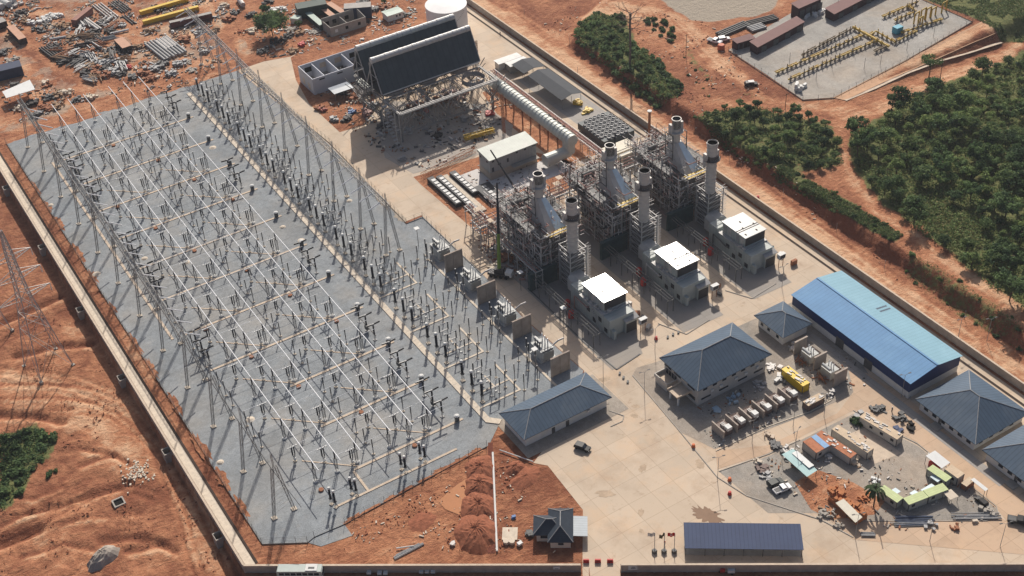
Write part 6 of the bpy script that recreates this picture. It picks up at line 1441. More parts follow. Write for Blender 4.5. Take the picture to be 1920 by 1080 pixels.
for q, (px, py, a, b, h, lab) in enumerate(((900, 880, 4.6, 5.5, 2.4, 'topmost red spoil heap along the trench'), (899, 912, 4.4, 5.2, 2.6, 'second red spoil heap along the trench, beside the muddy pond'), (896, 950, 4.6, 5.6, 2.5, 'third red spoil heap along the trench below the pond'), (892, 1000, 5.6, 7.2, 3.0, 'lowest and largest red spoil heap along the trench'))):
    x, y = g(px, py); heap('spoil_heap', lab, 'spoil heap', x, y, a * .95, b * 1.05, h * .85, -.55, SO2, 20 + q, 40, None, None, .22)
for q, (px, py, a, b, h, lab) in enumerate(((985, 895, 5, 3, .9, 'rutted low red heap right of the trench pipe'), (965, 878, 3, 2.4, 1.3, 'dark red mound beside the control building corner'), (790, 978, 4, 3, .35, 'low ridged patch of dug soil left of the pond'))):
    x, y = g(px, py); heap('spoil_heap', lab, 'spoil heap', x, y, a, b, h, .3, SO2, 40 + q)
# things right of the trench
def boxes(name, label, cat, px, py, n, spread, smin, smax, m, seed, z=0, parts=None, h=1.0, grp=None):
    """a tipped pile that moves as one heap of scrap"""
    x0, y0 = g(px, py, z); rs = random.Random(seed); mb = MB()
    for q in range(n):
        t = rs.random() * 6.28; u = (q + .5) / n * rs.uniform(.4, 1); x = x0 + math.cos(t) * u * spread * 1.7; y = y0 + math.sin(t) * u * spread * 1.7; s = rs.uniform(smin, smax); mb.cbox(x, y, max(0, hz(x, y)) + rs.random() * h * .3, s, s * rs.uniform(.3, 1), rs.uniform(.2, 1) * h * .7, rs.random() * 3)
    o = solo(name, mb, m, label, cat, grp)
    if name == 'rubble_pile': o['kind'] = 'stuff'
    return o
x, y = g(956, 1000, .3); mb = MB(); mb.cbox(x, y, .1, 4, 4.2, .18, ang); solo('flat_slab', mb, paleconc, 'square pale panel lying flat left of the gatehouse', 'panel')
for q, px in enumerate((949, 960)): x, y = g(px, 1018); MBq = MB().lathe(x, y, [(.8, .05), (.8, .9), (.2, .92)], 12); solo('cable_drum', MBq, paleconc, 'round pale drum below the flat panel, %s one' % ['left', 'right'][q], 'drum', 'round pale drums near the gatehouse')
boxes('scrap_heap', 'dark machine clutter at the left wall of the gatehouse', 'scrap', 991, 1003, 14, .9, .5, 1.3, dsteel, 3)
boxes('scrap_heap', 'white sack pile on the soil near the gatehouse', 'sacks', 975, 1021, 3, .5, .8, 1.4, white, 5)
boxes('scrap_heap', 'small grey and white scrap cluster by a brown pole on the red soil', 'scrap', 848, 1021, 10, .6, .5, 1.1, palepipe, 6)
boxes('scrap_heap', 'blue tarpaulin bundle on the soil above the gatehouse', 'tarpaulin', 963, 972, 3, .4, .8, 1.2, blue, 7)
boxes('timber_pile', 'dark stacked pallets left of the pale teal canopy', 'pallets', 1455, 838, 18, 1.7, .8, 2, dsteel, 11)
boxes('timber_pile', 'grey white junk heap beside the pale teal canopy', 'junk', 1475, 848, 22, 1.6, .5, 1.5, palepipe, 12)
boxes('timber_pile', 'brown and white machine frames at the plaza kerb', 'machine frames', 1430, 880, 20, 1.6, .8, 2, tbrown, 13); boxes('timber_pile', 'white boxes on the machine frames at the plaza kerb', 'boxes', 1418, 872, 8, 1.6, .6, 1.3, paleconc, 14, 0, None, 1.6)
boxes('rubble_pile', 'pale rubble strewn along the kerb left of the brick store', 'rubble', 1547, 965, 50, 1.7, .3, .9, conc, 15); boxes('rubble_pile', 'pale rubble at the kerb end near the parking shed', 'rubble', 1570, 985, 26, 1.2, .3, .8, conc, 16)
boxes('junk_pile', 'junk tanks and drums behind the long windowed cabin', 'junk', 1650, 768, 22, 1.6, .7, 1.7, dsteel, 17); boxes('junk_pile', 'blue tarpaulin heap beside the long windowed cabin', 'tarpaulin', 1682, 808, 12, 1.0, .6, 1.4, mat('navy_tarp', (.05, .07, .14), .6), 18)
boxes('junk_pile', 'scattered dark scrap on the apron below the cream tent', 'scrap', 1793, 990, 12, 1.5, .4, .9, rust, 19); boxes('junk_pile', 'pale cut stones on the apron by the long steel heap', 'stones', 1826, 979, 3, .7, .8, 1.5, paleconc, 20)
boxes('stock_pile', 'pale blue crates along the shaded back wall of the office', 'crates', 1375, 745, 14, 2.2, .5, 1.4, mat('pale_blue_crate', (.36, .47, .55), .6, 0, .2), 21); boxes('stock_pile', 'grey boxes stacked behind the right end of the office', 'boxes', 1420, 722, 16, 2.2, .5, 1.6, palepipe, 22)
boxes('stock_pile', 'two pale blue tanks in the office shadow', 'tanks', 1342, 768, 3, 1.1, 1.6, 2.4, mat('pale_blue_crate', (.36, .47, .55)), 23); boxes('stock_pile', 'white cabinets beside the yellow generator', 'cabinets', 1460, 712, 6, 1.2, 1, 2, white, 24); boxes('stock_pile', 'scrap and pallets left of the small hipped building', 'pallets', 1447, 690, 26, 1.6, .5, 1.6, palepipe, 25)
# people
skin = mat('skin', (.16, .09, .06), .7); shirt = mat('dark_work_shirt', (.06, .07, .10), .9); 
def person(label, x, y, z, shirtm, rz=0):
    r = thing('person', label, 'person', (0, 0, 0)); bm = MB()
    bm.lathe(0, 0, [(.02, .84), (.17, .86), (.16, 1.1), (.2, 1.36), (.12, 1.48), (.06, 1.52), (.06, 1.57), (.1, 1.62), (.105, 1.7), (.06, 1.77), (.01, 1.78)], 10)
    for s in (-1, 1): bm.path([(.0, s * .1, .9), (.03, s * .11, .48), (0, s * .12, .05)], .075, 6); bm.path([(0, s * .2, 1.4), (.02, s * .26, 1.1), (.1, s * .24, .86)], .048, 6)
    bm.build('body', skin, r); m2 = MB(); m2.lathe(0, 0, [(.19, .88), (.185, 1.1), (.225, 1.38), (.1, 1.49)], 10, cap=False); m2.build('shirt', shirtm, r)
    m2 = MB()
    for s in (-1, 1): m2.path([(0, s * .1, .92), (.03, s * .11, .48), (0, s * .12, .1)], .095, 6)
    m2.build('trousers', shirt, r); m2 = MB(); m2.lathe(0, 0, [(.14, 1.7), (.13, 1.78), (.02, 1.83)], 10); m2.build('helmet', white, r); r.location = (x, y, z); r.rotation_euler = (0, 0, rz)
for q, (px, py, lab, m) in enumerate(((883, 455, 'person in dark clothes standing alone on the service road', shirt), (938, 66, 'person in dark clothes walking on the pale road below the tank', shirt), (1246, 1022, 'person standing at the foot of the flagpoles', red), (1672, 772, 'person in dark clothes beside the windowed cabin', shirt), (1113, 283, 'person in dark clothes on the tan strip by the pipe rack', shirt), (1447, 905, 'person in dark clothes beside the parked grey car', shirt))):
    x, y = g(px, py); person(lab, x, y, .05, m)
# lamp posts
r = thing('street_lamp', 'lamp', 'street lamp', group='slim street lamps'); MB().tube((0, 0, 0), (0, 0, 8.6), .09, 6, .06).build('pole', steel, r)
for s in (-1, 1): MB().path([(0, 0, 8.5), (s * 1.1, .1, 8.9)], .05, 5).build('arm', steel, r); m2 = MB(); m2.cbox(s * 1.4, .1, 8.85, .8, .3, .12); m2.build('lamp_head', dsteel, r)
LP = Proto(r)
for q, (px, py, d) in enumerate(((1208, 739, 'at the road corner left of the office'), (1131, 711, 'at the pad corner above the control building'), (1228, 657, 'beside the middle turbine pad'), (1317, 700, 'in front of the office porch') , (1345, 900, 'on the plaza edge, nearest the camp'), (1410, 830, 'below the small transformer row, left one'), (1487, 800, 'below the small transformer row, right one'), (1545, 780, 'at the camp road beside the dark tan roofed container'), (1466, 540, 'beside the right turbine pad'), (1603, 1008, 'beside the brick store kerb'), (1743, 1015, 'on the near road below the stored steel'), (1875, 1025, 'on the near road at the right edge'), (1850, 640, 'along the far wall above the bungalow'), (1795, 640, 'along the far wall above the warehouse end'), (1490, 850, 'by the rusty striped hut'), (1690, 745, 'by the warehouse road bend'))):
    if q == 3: continue
    x, y = g(px, py); LP.put((x, y, .06), random.uniform(-.4, .4), 'slim double armed street lamp %s' % d)
# kerbs
def kerb(lab, L, w=.25, h=.16, m=conc, z=0):
    w *= .75; h *= .8
    mb = MB(); P = gp(L)
    for a, b in zip(P, P[1:]):
        d = Vector((b[0] - a[0], b[1] - a[1], 0)); n = Vector((-d.y, d.x, 0)).normalized() * w / 2; A = [Vector((*a, 0)) + n, Vector((*a, 0)) - n, Vector((*b, 0)) - n, Vector((*b, 0)) + n]; mb.hull([(v.x, v.y, .02) for v in A][::-1], [(v.x, v.y, h + .05) for v in A][::-1])
    return struct('kerb', mb, m)
kerb('', [(1186, 704), (1272, 806), (1345, 895), (1400, 930), (1540, 975), (1600, 1008)], .35); kerb('', [(1342, 846), (1440, 800), (1520, 772), (1560, 750)], .3, .18, paleconc); kerb('', [(1348, 884), (1440, 852), (1500, 825)], .3); kerb('', [(1600, 770), (1660, 803), (1720, 832), (1868, 950), (1872, 966), (1850, 977), (1600, 977)], .3); kerb('', [(1141, 770), (1170, 780), (1167, 790), (1145, 800)], .3)
kerb('', [(990, 541), (1043, 592), (1100, 646), (1156, 693), (1200, 664)], .5, .2, dsteel); kerb('', [(1234, 607), (1287, 627), (1330, 600)], .3, .18, conc); kerb('', [(1360, 545), (1410, 560), (1455, 532)], .3, .18, conc)

for q, (px, py, lab) in enumerate(((1300, 838, 'small orange barrier block on the plaza kerb near the small transformers'), (1368, 901, 'small orange barrier block on the plaza near the parked cars'), (1368, 927, 'dark red barrel on the plaza nearest the parking shed'), (1230, 636, 'red barrel beside the middle turbine pad'), (1421, 372, 'red bin by the right turbine house and far wall'))):
    x, y = g(px, py); MBx = MB().lathe(x, y, [(.62, .03), (.5, .5), (.42, 1.05), (.1, 1.1)], 10); solo('barrier_block', MBx, red if q > 1 else mat('orange_plastic', (.6, .16, .06), .6), lab, 'barrier')
mb = MB()
for q, (px, py) in enumerate(((1162, 701), (1169, 709), (1177, 717), (1252, 633), (1262, 628), (1272, 624))):
    x, y = g(px, py); o = solo('kerb_block', MB().cbox(x, y, .03, 1.1, .6, .4, .8), dsteel, 'dark block on the road beside the %s turbine pad, %s of three' % (['left', 'middle'][q // 3], nth(q % 3)), 'block', 'dark blocks along the pad edges')

for q, (px, py, n, lab, m) in enumerate(((1520, 836, 16, 'grey blocks stacked left of the rusty striped hut', conc), (1500, 872, 12, 'rusty drums under the pale teal canopy edge', rust), (1553, 858, 14, 'grey bags beside the rusty roofed cabin', palepipe), (1600, 862, 10, 'timber offcuts in front of the cream roofed long cabin', tanconc), (1690, 785, 18, 'dark crates behind the windowed cabin', dsteel), (1706, 800, 8, 'two black cabinets on the camp road verge', rubber), (1612, 785, 14, 'pale pipes and netting above the long cabin', steel), (1640, 905, 10, 'white slabs right of the brick store', whs), (1620, 935, 12, 'bricks tipped beside the palm tree', brick), (1735, 935, 8, 'white basins outside the green cabins', whs), (1850, 960, 14, 'rubble at the kerb by the black car', conc), (1600, 960, 16, 'dark boards in the shade of the brick store', dsteel), (1440, 895, 12, 'steel frames between machine frames and the parked cars', steel), (1487, 655, 12, 'small crates at the small hipped building wall', palepipe), (1440, 815, 8, 'pallets on the gravel below the small transformers', tanconc), (1700, 740, 10, 'pipes along the warehouse front', steel), (1560, 735, 8, 'boxes beside the thick blast wall', palepipe), (1745, 985, 8, 'short bars at the end of the blue steel bundle', steel))):
    boxes('scrap_heap', lab, 'heap', px, py, n, 1.5, .4, 1.5, m, 900 + q, 0, None, 1.2)
# ================================================================ LAYDOWN YARD (top left)
cred = mat('faded_red_container', (.30, .15, .12), .7, 0, .2, .6, .4, (.42, .25, .19), .5, stripe=((1, 0, 0), .3, .12)); corange = mat('faded_orange_roof', (.50, .29, .20), .7, 0, .15, .6, .3, (.3, .18, .13), .5); cnavy = mat('navy_container', (.035, .05, .095), .6, 0, .2, .5, stripe=((1, 0, 0), .3, .15)); cdk = mat('dark_container', (.05, .045, .045), .6, 0, .3, .5, stripe=((1, 0, 0), .3, .15)); cgrn = mat('dark_green_container', (.03, .055, .05), .6, 0, .2, .5)
def cont_px(label, a, b, W, H, body, roof, cat='container', z=None, junk=None):
    p = g(*a, H); q = g(*b, H); cx, cy = (p[0] + q[0]) / 2, (p[1] + q[1]) / 2; L = math.hypot(p[0] - q[0], p[1] - q[1])
    r = container(label, cx, cy, L, W, H, math.atan2(q[1] - p[1], q[0] - p[0]), cat, body, roof, None, 'container', True, 0, junk); r.location.z = hz(cx, cy); return r
cont_px('orange roofed dark container alone in the left laydown yard', (19, 48), (42, 72), 3.2, 2.8, cdk, corange)
cont_px('faded pink flat bed container by the yard track', (138, 38), (168, 14), 2.6, 2.8, cred, cred)
cont_px('small orange roofed container among the stored steel', (222, 72), (238, 88), 4, 2.7, cdk, corange)
cont_px('orange roofed container between green container and block building', (604, 14), (632, 36), 2.6, 2.7, cgrn, corange); cont_px('orange roofed container behind the block building, right one', (616, 5), (645, 24), 2.6, 2.7, cgrn, corange)
cont_px('pale roofed green container left of the block building', (577, 23), (604, 46), 2.6, 2.7, cgrn, palegreen); cont_px('large navy container stack at the top edge', (645, 12), (695, 8), 5, 5.5, cnavy, mat('dusty_roof', (.34, .32, .30), .7, 0, .2)); cont_px('dark green container stack at the top edge near the tree', (555, 12), (610, 2), 6, 5, cgrn, cgrn)
cont_px('small white cabin beside the dark tree', (548, 31), (562, 33), 3.4, 2.6, wwall, palegreen, 'cabin'); cont_px('long navy container at the left edge', (-20, 132), (38, 118), 6, 4.5, cnavy, cnavy); cont_px('dark container at the far left edge above the orange roofed one', (-10, 42), (8, 36), 5, 3, cdk, mat('dusty_roof', (.34, .32, .30)))
cont_px('maroon flat container in front of the yellow girder', (318, 42), (396, 24), 2.0, 3.0, mat('maroon', (.13, .045, .045), .6, 0, .2), mat('dusty_roof', (.34, .32, .30)))
x0, y0 = g(8, 178, 4); canopy('open shelter with white sheet roof at the left edge by the gantry end', [g(4, 172, 4), g(12, 184, 4), g(66, 168, 4.2), g(56, 150, 4.2)], 4, 4.3, whs)
for q, (a, b, lab) in enumerate((((262, 24), (352, -2), 'long yellow girder lying at the top of the laydown yard'), ((268, 42), (372, 14), 'long yellow topped girder below the other yellow one'))):
    p, c = g(*a, 1.2), g(*b, 1.2); mb = MB(); mb.tube((*p, 1.1), (*c, 1.1), 1.3, 4); solo('girder', mb, yellow, lab, 'girder', 'yellow girders')
def pipes_px(label, a, b, n, sp, r_, m, grp=None, z=.5, name='pipe_stack', cat='pipes'):
    p, q = Vector((*g(*a), 0)), Vector((*g(*b), 0)); d = (q - p).normalized(); nn = Vector((-d.y, d.x, 0)); mb = MB(); rs = random.Random(int(a[0]))
    for k in range(n): o = nn * ((k - (n - 1) / 2) * sp); e = d * rs.uniform(-.5, .5); z0 = hz(p.x, p.y) + r_ + .1; mb.tube(p + o + e + Vector((0, 0, z0)), q + o + e + Vector((0, 0, z0)), r_, 10)
    return solo(name, mb, m, label, cat, grp)
pipes_px('stack of long grey pipes lying side by side beyond the switchyard', (292, 78), (330, 108), 8, 1.45, .55, steel); pipes_px('second layer of grey pipes above the long grey stack', (302, 76), (322, 92), 4, 1.5, .5, palepipe)
pipes_px('group of very large pale pipes at the top left corner', (-8, 2), (18, 14), 3, 3.2, 1.4, mat('pale_pipe', (.55, .55, .53), .5, 0, .1)); pipes_px('large white pipe lying by the red dirt road', (448, 2), (457, 15), 1, 2, 1.2, palepipe)
pipes_px('long white beam lying across the dark steel stock', (154, 34), (188, 58), 2, 1.2, .6, palepipe); pipes_px('dark steel sections stacked in rows on the left of the stock', (88, 88), (115, 108), 7, 1.1, .45, cdk); pipes_px('dark slender sections near the yard centre', (212, 3), (238, 22), 5, 1.1, .3, dsteel); pipes_px('pale channel sections by the yard track', (182, 10), (215, 36), 4, 1.3, .35, palepipe)
pipes_px('white sheet beam at the corner of the stock yard', (94, 76), (124, 71), 1, 1, .45, white); pipes_px('white angled beam beside the orange roofed container', (207, 66), (242, 58), 1, 1, .5, white); pipes_px('pair of dark rails near the yellow girder', (232, 30), (252, 46), 2, 1.2, .3, dsteel)
rs = random.Random(99)
kinds = [('dark machinery', dsteel), ('grey steel', steel), ('pale sheet', palepipe), ('rusty steel', rust), ('dark steel', cdk), ('brown timber', mat('timber', (.30, .20, .13), .9, 0, .2)), ('grey steel', steel)]
spots = []
for px, py in ((110, 98), (125, 104), (140, 100), (150, 112), (160, 106), (172, 110), (184, 116), (195, 122), (205, 116), (140, 122), (155, 128), (168, 126), (180, 132), (130, 116), (118, 112), (195, 108), (210, 104), (215, 95), (150, 90), (165, 95), (178, 92), (190, 86), (165, 70), (175, 62), (185, 72), (200, 76), (150, 60), (158, 48), (196, 46), (205, 40), (215, 52), (226, 50), (236, 112), (226, 128), (212, 136), (196, 142), (180, 148), (170, 150), (225, 118), (232, 100)):
    spots.append((px, py, 2.2))
WH = {0: 'west', 1: 'middle'}
for q, (px, py, s) in enumerate(spots):
    nm, m = kinds[rs.randrange(len(kinds))]; x0, y0 = g(px, py); mb = MB(); rq = random.Random(q * 3 + 1)
    if rq.random() < .5:
        a = rq.random() * PI
        for k in range(rq.randint(10, 18)): x, y = x0 + rq.uniform(-2.2, 2.2), y0 + rq.uniform(-2.2, 2.2); L = rq.uniform(1, 3.8); d = Vector((math.cos(a), math.sin(a), 0)) * L; mb.tube(Vector((x, y, .5 + rq.random())) - d, Vector((x, y, .5 + rq.random())) + d, rq.uniform(.12, .4), 5)
    else:
        for k in range(rq.randint(16, 28)): x, y = x0 + rq.uniform(-2.6, 2.6), y0 + rq.uniform(-2.6, 2.6); mb.cbox(x, y, 0, rq.uniform(.5, 2.2), rq.uniform(.4, 1.4), rq.uniform(.3, 1.6), rq.random() * 3)
    solo('stock_heap', mb, m, 'heap of %s in the oval stock yard, %s heap counted from its left end' % (nm, nth(sorted(range(len(spots)), key=lambda k: spots[k][0]).index(q))), 'heap', 'heaps in the oval stock yard')
LST = [(30, 10, 'pale scrap at the top left edge', palepipe, 16, 3), (60, 40, 'rusty steel behind the orange roofed container', rust, 20, 3), (75, 55, 'steel offcuts near the orange roofed container', dsteel, 20, 3), (100, 32, 'white sacks and sheets in the upper yard', white, 40, 3), (85, 38, 'white scattered sheets in the upper yard', white, 30, 3), (62, 45, 'white boards at the left of the upper yard', white, 18, 2), (50, 40, 'crates by the upper yard edge', kinds[5][1], 18, 3), (120, 50, 'timber and boxes by the yard track', kinds[5][1], 22, 3),
  (108, 178, 'timber crates beside the open shelter', kinds[5][1], 22, 2.6), (125, 176, 'pale crates near the gantry end', paleconc, 18, 2.2), (90, 185, 'dark scrap under the shelter edge', dsteel, 22, 2.6), (145, 190, 'dark cable drums beyond the busbar ends', dsteel, 16, 2), (170, 182, 'pale boxes beyond the busbar ends', paleconc, 12, 2), (110, 200, 'brown crates at the switchyard corner', kinds[5][1], 20, 2.6), (85, 205, 'rusty scrap at the switchyard corner', rust, 20, 2.6), (70, 215, 'grey scrap just outside the switchyard corner', dsteel, 16, 2.2), (30, 160, 'scrap beside the navy container', dsteel, 12, 2), (8, 100, 'scrap pile at the left edge', dsteel, 18, 3), (20, 112, 'pale rubble at the left edge', conc, 16, 3), (90, 160, 'bricks beside the shelter', rust, 12, 1.6), (85, 158, 'pale bricks beside the shelter', paleconc, 8, 1.4),
  (290, 130, 'tangled steel behind the switchyard', steel, 34, 2.6), (305, 122, 'tangled dark steel behind the switchyard', dsteel, 30, 2.6), (272, 140, 'rusty steel behind the busbar ends', rust, 22, 2.4), (285, 148, 'rusty offcuts behind the busbar ends', rust, 20, 2.4), (335, 122, 'tangled bars near the grey pipes', steel, 26, 2.4), (350, 118, 'pallets near the grey pipes', conc, 14, 2), (385, 98, 'grey frames near the right gantry end', steel, 20, 1.8), (345, 74, 'red brown rubble below the blue drums', rust, 30, 2.4), (372, 62, 'grey frames by the pink dusty patch', steel, 22, 2.2), (250, 145, 'scrap by the red machine', dsteel, 14, 2), (243, 128, 'red machine at the yard end', red, 8, 1),
  (325, 48, 'blue drums in front of the maroon container', blue, 12, 1.2), (338, 44, 'blue tanks beside the blue drums', blue, 10, 1), (345, 46, 'dark blue tanks beside the blue drums', mat('navy_tarp', (.05, .07, .14)), 8, 1), (325, 62, 'white and red barrel below the blue drums', white, 3, .4),
  (440, 25, 'dark truck parts by the dirt road', dsteel, 18, 2), (430, 36, 'rusty scrap by the dirt road', rust, 16, 2.2), (470, 60, 'pale pink rubble by the dirt road', paleconc, 20, 2.4), (450, 60, 'pink earth heap by the dirt road', SO2, 10, 2), (495, 95, 'dark scrap under the tree', dsteel, 26, 2.6), (520, 80, 'dark crates beside the tree', cdk, 22, 2.6), (510, 20, 'white scrap above the tree', white, 22, 2.4), (530, 18, 'white sheets above the tree', white, 16, 2), (548, 55, 'rubble below the white cabin', conc, 26, 2.6), (560, 62, 'pink rubble below the white cabin', kinds[5][1], 22, 2.4), (590, 60, 'rubble left of the block building', conc, 26, 2.4), (565, 85, 'red scrap behind the roofless building', red, 12, 1.6), (550, 95, 'timber behind the roofless building', kinds[5][1], 16, 2), (700, 20, 'dark parts near the block building', dsteel, 18, 2.6), (690, 42, 'black machine between block building and hut', cdk, 10, 1), (720, 15, 'red rubble above the white hut', rust, 26, 3), (760, 30, 'scrap right of the white hut', dsteel, 10, 1.4), (500, 5, 'dark crates at the top edge', cdk, 16, 3), (680, 5, 'dark clutter at the top edge', dsteel, 16, 3),
  (598, 205, 'red painted frame on the road by the condenser', rust, 12, 1.4), (608, 208, 'red trailer on the service road', mat('dull_red', (.28, .07, .05), .6), 10, 1.4), (650, 225, 'black pump skids beside the condenser slab', cdk, 20, 1.8), (660, 212, 'blue frame beside the condenser slab', blue, 8, 1.2), (690, 215, 'red and pink pipework under the condenser edge', pinkpipe, 26, 2), (680, 190, 'pale concrete plinths under the condenser edge', paleconc, 20, 2.6), (665, 185, 'rusty pipes near the glossy shed', rust, 22, 2.2), (640, 175, 'dark frames under the glossy shed', dsteel, 22, 1.8), (700, 200, 'grey frames at the condenser corner', steel, 24, 2), (720, 235, 'dark frames in the condenser shadow', dsteel, 24, 2.6), (755, 300, 'grey pipes on the slab edge', steel, 12, 1.2), (790, 200, 'rusty frames under the condenser deck', rust, 40, 4), (850, 180, 'pink pipes under the condenser deck', pinkpipe, 40, 4), (830, 190, 'brown pipe frames under the condenser deck', rust, 40, 4), (893, 205, 'white boxes under the right condenser end', white, 14, 1.4), (800, 210, 'red machine under the condenser', red, 6, .8), (920, 215, 'red painted parts beside the steam duct', red, 10, 1.2), (1030, 165, 'red bin under the pipe rack', red, 4, .6), (1085, 195, 'yellow pipe skid at the end of the large shed', yellow, 22, 1.6), (1100, 210, 'yellow valve skid beside the cooler bank', yellow, 18, 1.5), (1145, 265, 'pale boxes in front of the round cooler bank', paleconc, 8, 1), (1100, 245, 'pale skids left of the round cooler bank', paleconc, 14, 1.6), (955, 130, 'grey skid beside the cabin', steel, 16, 1.6),
  (930, 440, 'pink primed steel left of the left boiler', pinkpipe, 40, 2.2), (940, 465, 'pale pipe spools left of the left boiler', palepipe, 40, 2.2), (948, 485, 'rusty frames left of the left boiler', rust, 34, 2), (935, 425, 'grey scaffold parts left of the left boiler', steel, 30, 2), (925, 500, 'pale crates beside the mobile crane', paleconc, 14, 1.4)]
LST += [(105, 92, 'dark beams at the left end of the oval stock', cdk, 26, 2.2), (120, 118, 'black bundles low in the oval stock', cdk, 26, 2.2), (160, 138, 'black bundles at the bottom of the oval stock', cdk, 22, 2.2), (200, 128, 'black sheeted stacks right in the oval stock', cdk, 26, 2.2), (228, 140, 'dark crates at the oval stock end', cdk, 22, 2), (208, 60, 'dark sheeted stack above the oval stock', cdk, 26, 2.2), (190, 45, 'black tarped stack beside the white beam', cdk, 22, 2), (172, 80, 'dark machines in the middle of the oval stock', cdk, 22, 2.2), (133, 72, 'brown timber above the oval stock', kinds[5][1], 18, 2), (20, 70, 'planks left of the orange roofed container', kinds[5][1], 16, 2.2), (40, 25, 'dark scrap above the orange roofed container', cdk, 20, 2.6), (260, 90, 'brown boards between oval stock and pipes', kinds[5][1], 14, 2.2), (280, 60, 'pallets below the yellow girders', kinds[5][1], 16, 2.4), (300, 20, 'dark frames between the yellow girders', cdk, 16, 2.4), (400, 60, 'timber by the dirt road bend', kinds[5][1], 16, 2), (420, 12, 'pale boxes at the top of the dirt road', paleconc, 16, 2.2), (320, 140, 'grey bars along the back fence', steel, 26, 2.4), (360, 132, 'grey plates along the back fence', conc, 18, 2.2), (60, 195, 'dark scrap beside the gantry end', cdk, 18, 2.2), (35, 205, 'pale blocks by the gantry end', paleconc, 10, 1.6), (470, 30, 'dark parts right of the dirt road', cdk, 18, 2.4), (540, 70, 'dark machinery below the tree', cdk, 22, 2.2), (625, 225, 'pipe lengths on the road by the condenser', steel, 12, 1.4), (740, 215, 'dark skid rows at the condenser end', cdk, 30, 2.4), (760, 245, 'pale pipe frames under the condenser', frame_m, 26, 2.6), (870, 225, 'grey machines in the condenser shadow', steel, 16, 2), (820, 255, 'dark parts on the condenser slab', cdk, 14, 2.4)]
for q, (px, py, lab, m, n, s) in enumerate(LST):
    boxes('scrap_heap', 'scattered ' + lab, 'heap', px, py, int(n * 1.8), s * .95, .3, 1.7, m, 500 + q, 0, None, 1.6 if m not in (conc, SO2) else .7)
# shipping pylon-side debris outside the left wall
x, y, z = gt(193, 1047); heap('boulder', 'large grey boulder in the lower left dirt', 'boulder', x, y, 5, 3, 3, .4, mat('grey_rock', (.33, .29, .25), .9, 0, .2, .6, bump=.5), 77, 18, z, None, .18)
rs = random.Random(17); x0, y0, z0 = gt(257, 885); mb = MB()
for q in range(110): x, y = x0 + rs.gauss(0, 2.0), y0 + rs.gauss(0, 2.4); mb.cbox(x, y, hz(x, y) - .1, rs.uniform(.2, .8), rs.uniform(.2, .6), rs.uniform(.15, .45), rs.random() * 3)
solo('rubble_pile', mb, paleconc, 'scatter of pale broken stones left of the near wall corner', 'rubble')['kind'] = 'stuff'
x, y, z = gt(223, 943); r = thing('pit_ring', 'square concrete pit ring on the left dirt', 'pit', (x, y, z)); mb = MB()
for a, b, c, d in ((-1.6, -1.6, 1.6, -1.2), (-1.6, 1.2, 1.6, 1.6), (-1.6, -1.2, -1.2, 1.2), (1.2, -1.2, 1.6, 1.2)): mb.box(x + a, y + b, z - .5, x + c, y + d, z + .5)
mb.build('ring', conc, r); m2 = MB(); m2.box(x - 1.2, y - 1.2, z - .2, x + 1.2, y + 1.2, z + .12); m2.build('dark_water', soot, r)
# transmission pylons
def pylon(label, feet_c, h, w, arms, rz, m):
    x, y, z = feet_c; r = thing('pylon', label, 'pylon', (0, 0, 0)); mb = MB()
    lv = [(0, w), (h * .3, w * .62), (h * .55, w * .3), (h * .72, w * .2), (h * .86, w * .16), (h, w * .05)]
    for (z0, w0), (z1, w1) in zip(lv, lv[1:]):
        c0 = [Vector((a * w0 / 2, b * w0 / 2, z0)) for a, b in ((-1, -1), (1, -1), (1, 1), (-1, 1))]; c1 = [Vector((a * w1 / 2, b * w1 / 2, z1)) for a, b in ((-1, -1), (1, -1), (1, 1), (-1, 1))]
        n = max(1, int((z1 - z0) / max(w0, 1.5) * 1.4))
        for k in range(4):
            mb.tube(c0[k], c1[k], .17, 4)
            for i in range(n):
                a0, a1 = i / n, (i + 1) / n; k2 = (k + 1) % 4
                A, B = c0[k].lerp(c1[k], a0), c0[k2].lerp(c1[k2], a1); A2, B2 = c0[k2].lerp(c1[k2], a0), c0[k].lerp(c1[k], a1); mb.tube(A, B, .085, 3); mb.tube(A2, B2, .085, 3); mb.tube(B2, B, .07, 3)
    mb.build('lattice_body', m, r)
    for zz, L in arms:
        for s in (-1, 1):
            m2 = MB(); t = w * .11
            for b in (-t, t): m2.tube((s * t, b, zz), (s * L, 0, zz + .5), .12, 4); m2.tube((s * t, b, zz + 2), (s * L, 0, zz + .5), .1, 4)
            for q in range(1, 5): a = q / 5; m2.tube((s * (t + (L - t) * a), t * (1 - a), zz + .5 * a), (s * (t + (L - t) * a), -t * (1 - a), zz + .5 * a), .05, 3); m2.tube((s * (t + (L - t) * a), t * (1 - a), zz + .5 * a), (s * (t + (L - t) * a), -t * (1 - a), zz + 2 - 1.5 * a), .05, 3)
            am = m2.build('cross_arm', m, r); m3 = MB(); m3.tube((s * L, 0, zz + .4), (s * L, 0, zz - 2.2), .14, 6); m3.build('insulator_string', white, am)
    for a in (-1, 1):
        for b in (-1, 1): m2 = MB(); m2.box(a * w / 2 - .5, b * w / 2 - .5, -.8, a * w / 2 + .5, b * w / 2 + .5, .5); m2.build('footing', conc, r)
    r.location = (x, y, z); r.rotation_euler = (0, 0, rz); return r
pyl = mat('pylon_steel', (.44, .43, .42), .5, .2, .15)
x, y, z = gt(100, 695); pylon('tall grey lattice pylon on the red dirt outside the left wall', (x - .5, y + 3, z), 52, 11, [(27.5, 8.5), (35, 7.5), (42, 6.5)], .2, pyl)
x, y, z = gt(20, 620); pylon('tall grey lattice pylon cut by the left edge behind the other pylon', (x - 6, y + 4, z), 52, 11, [(27.5, 8.5), (35, 7.5), (42, 6.5)], .2, pyl)

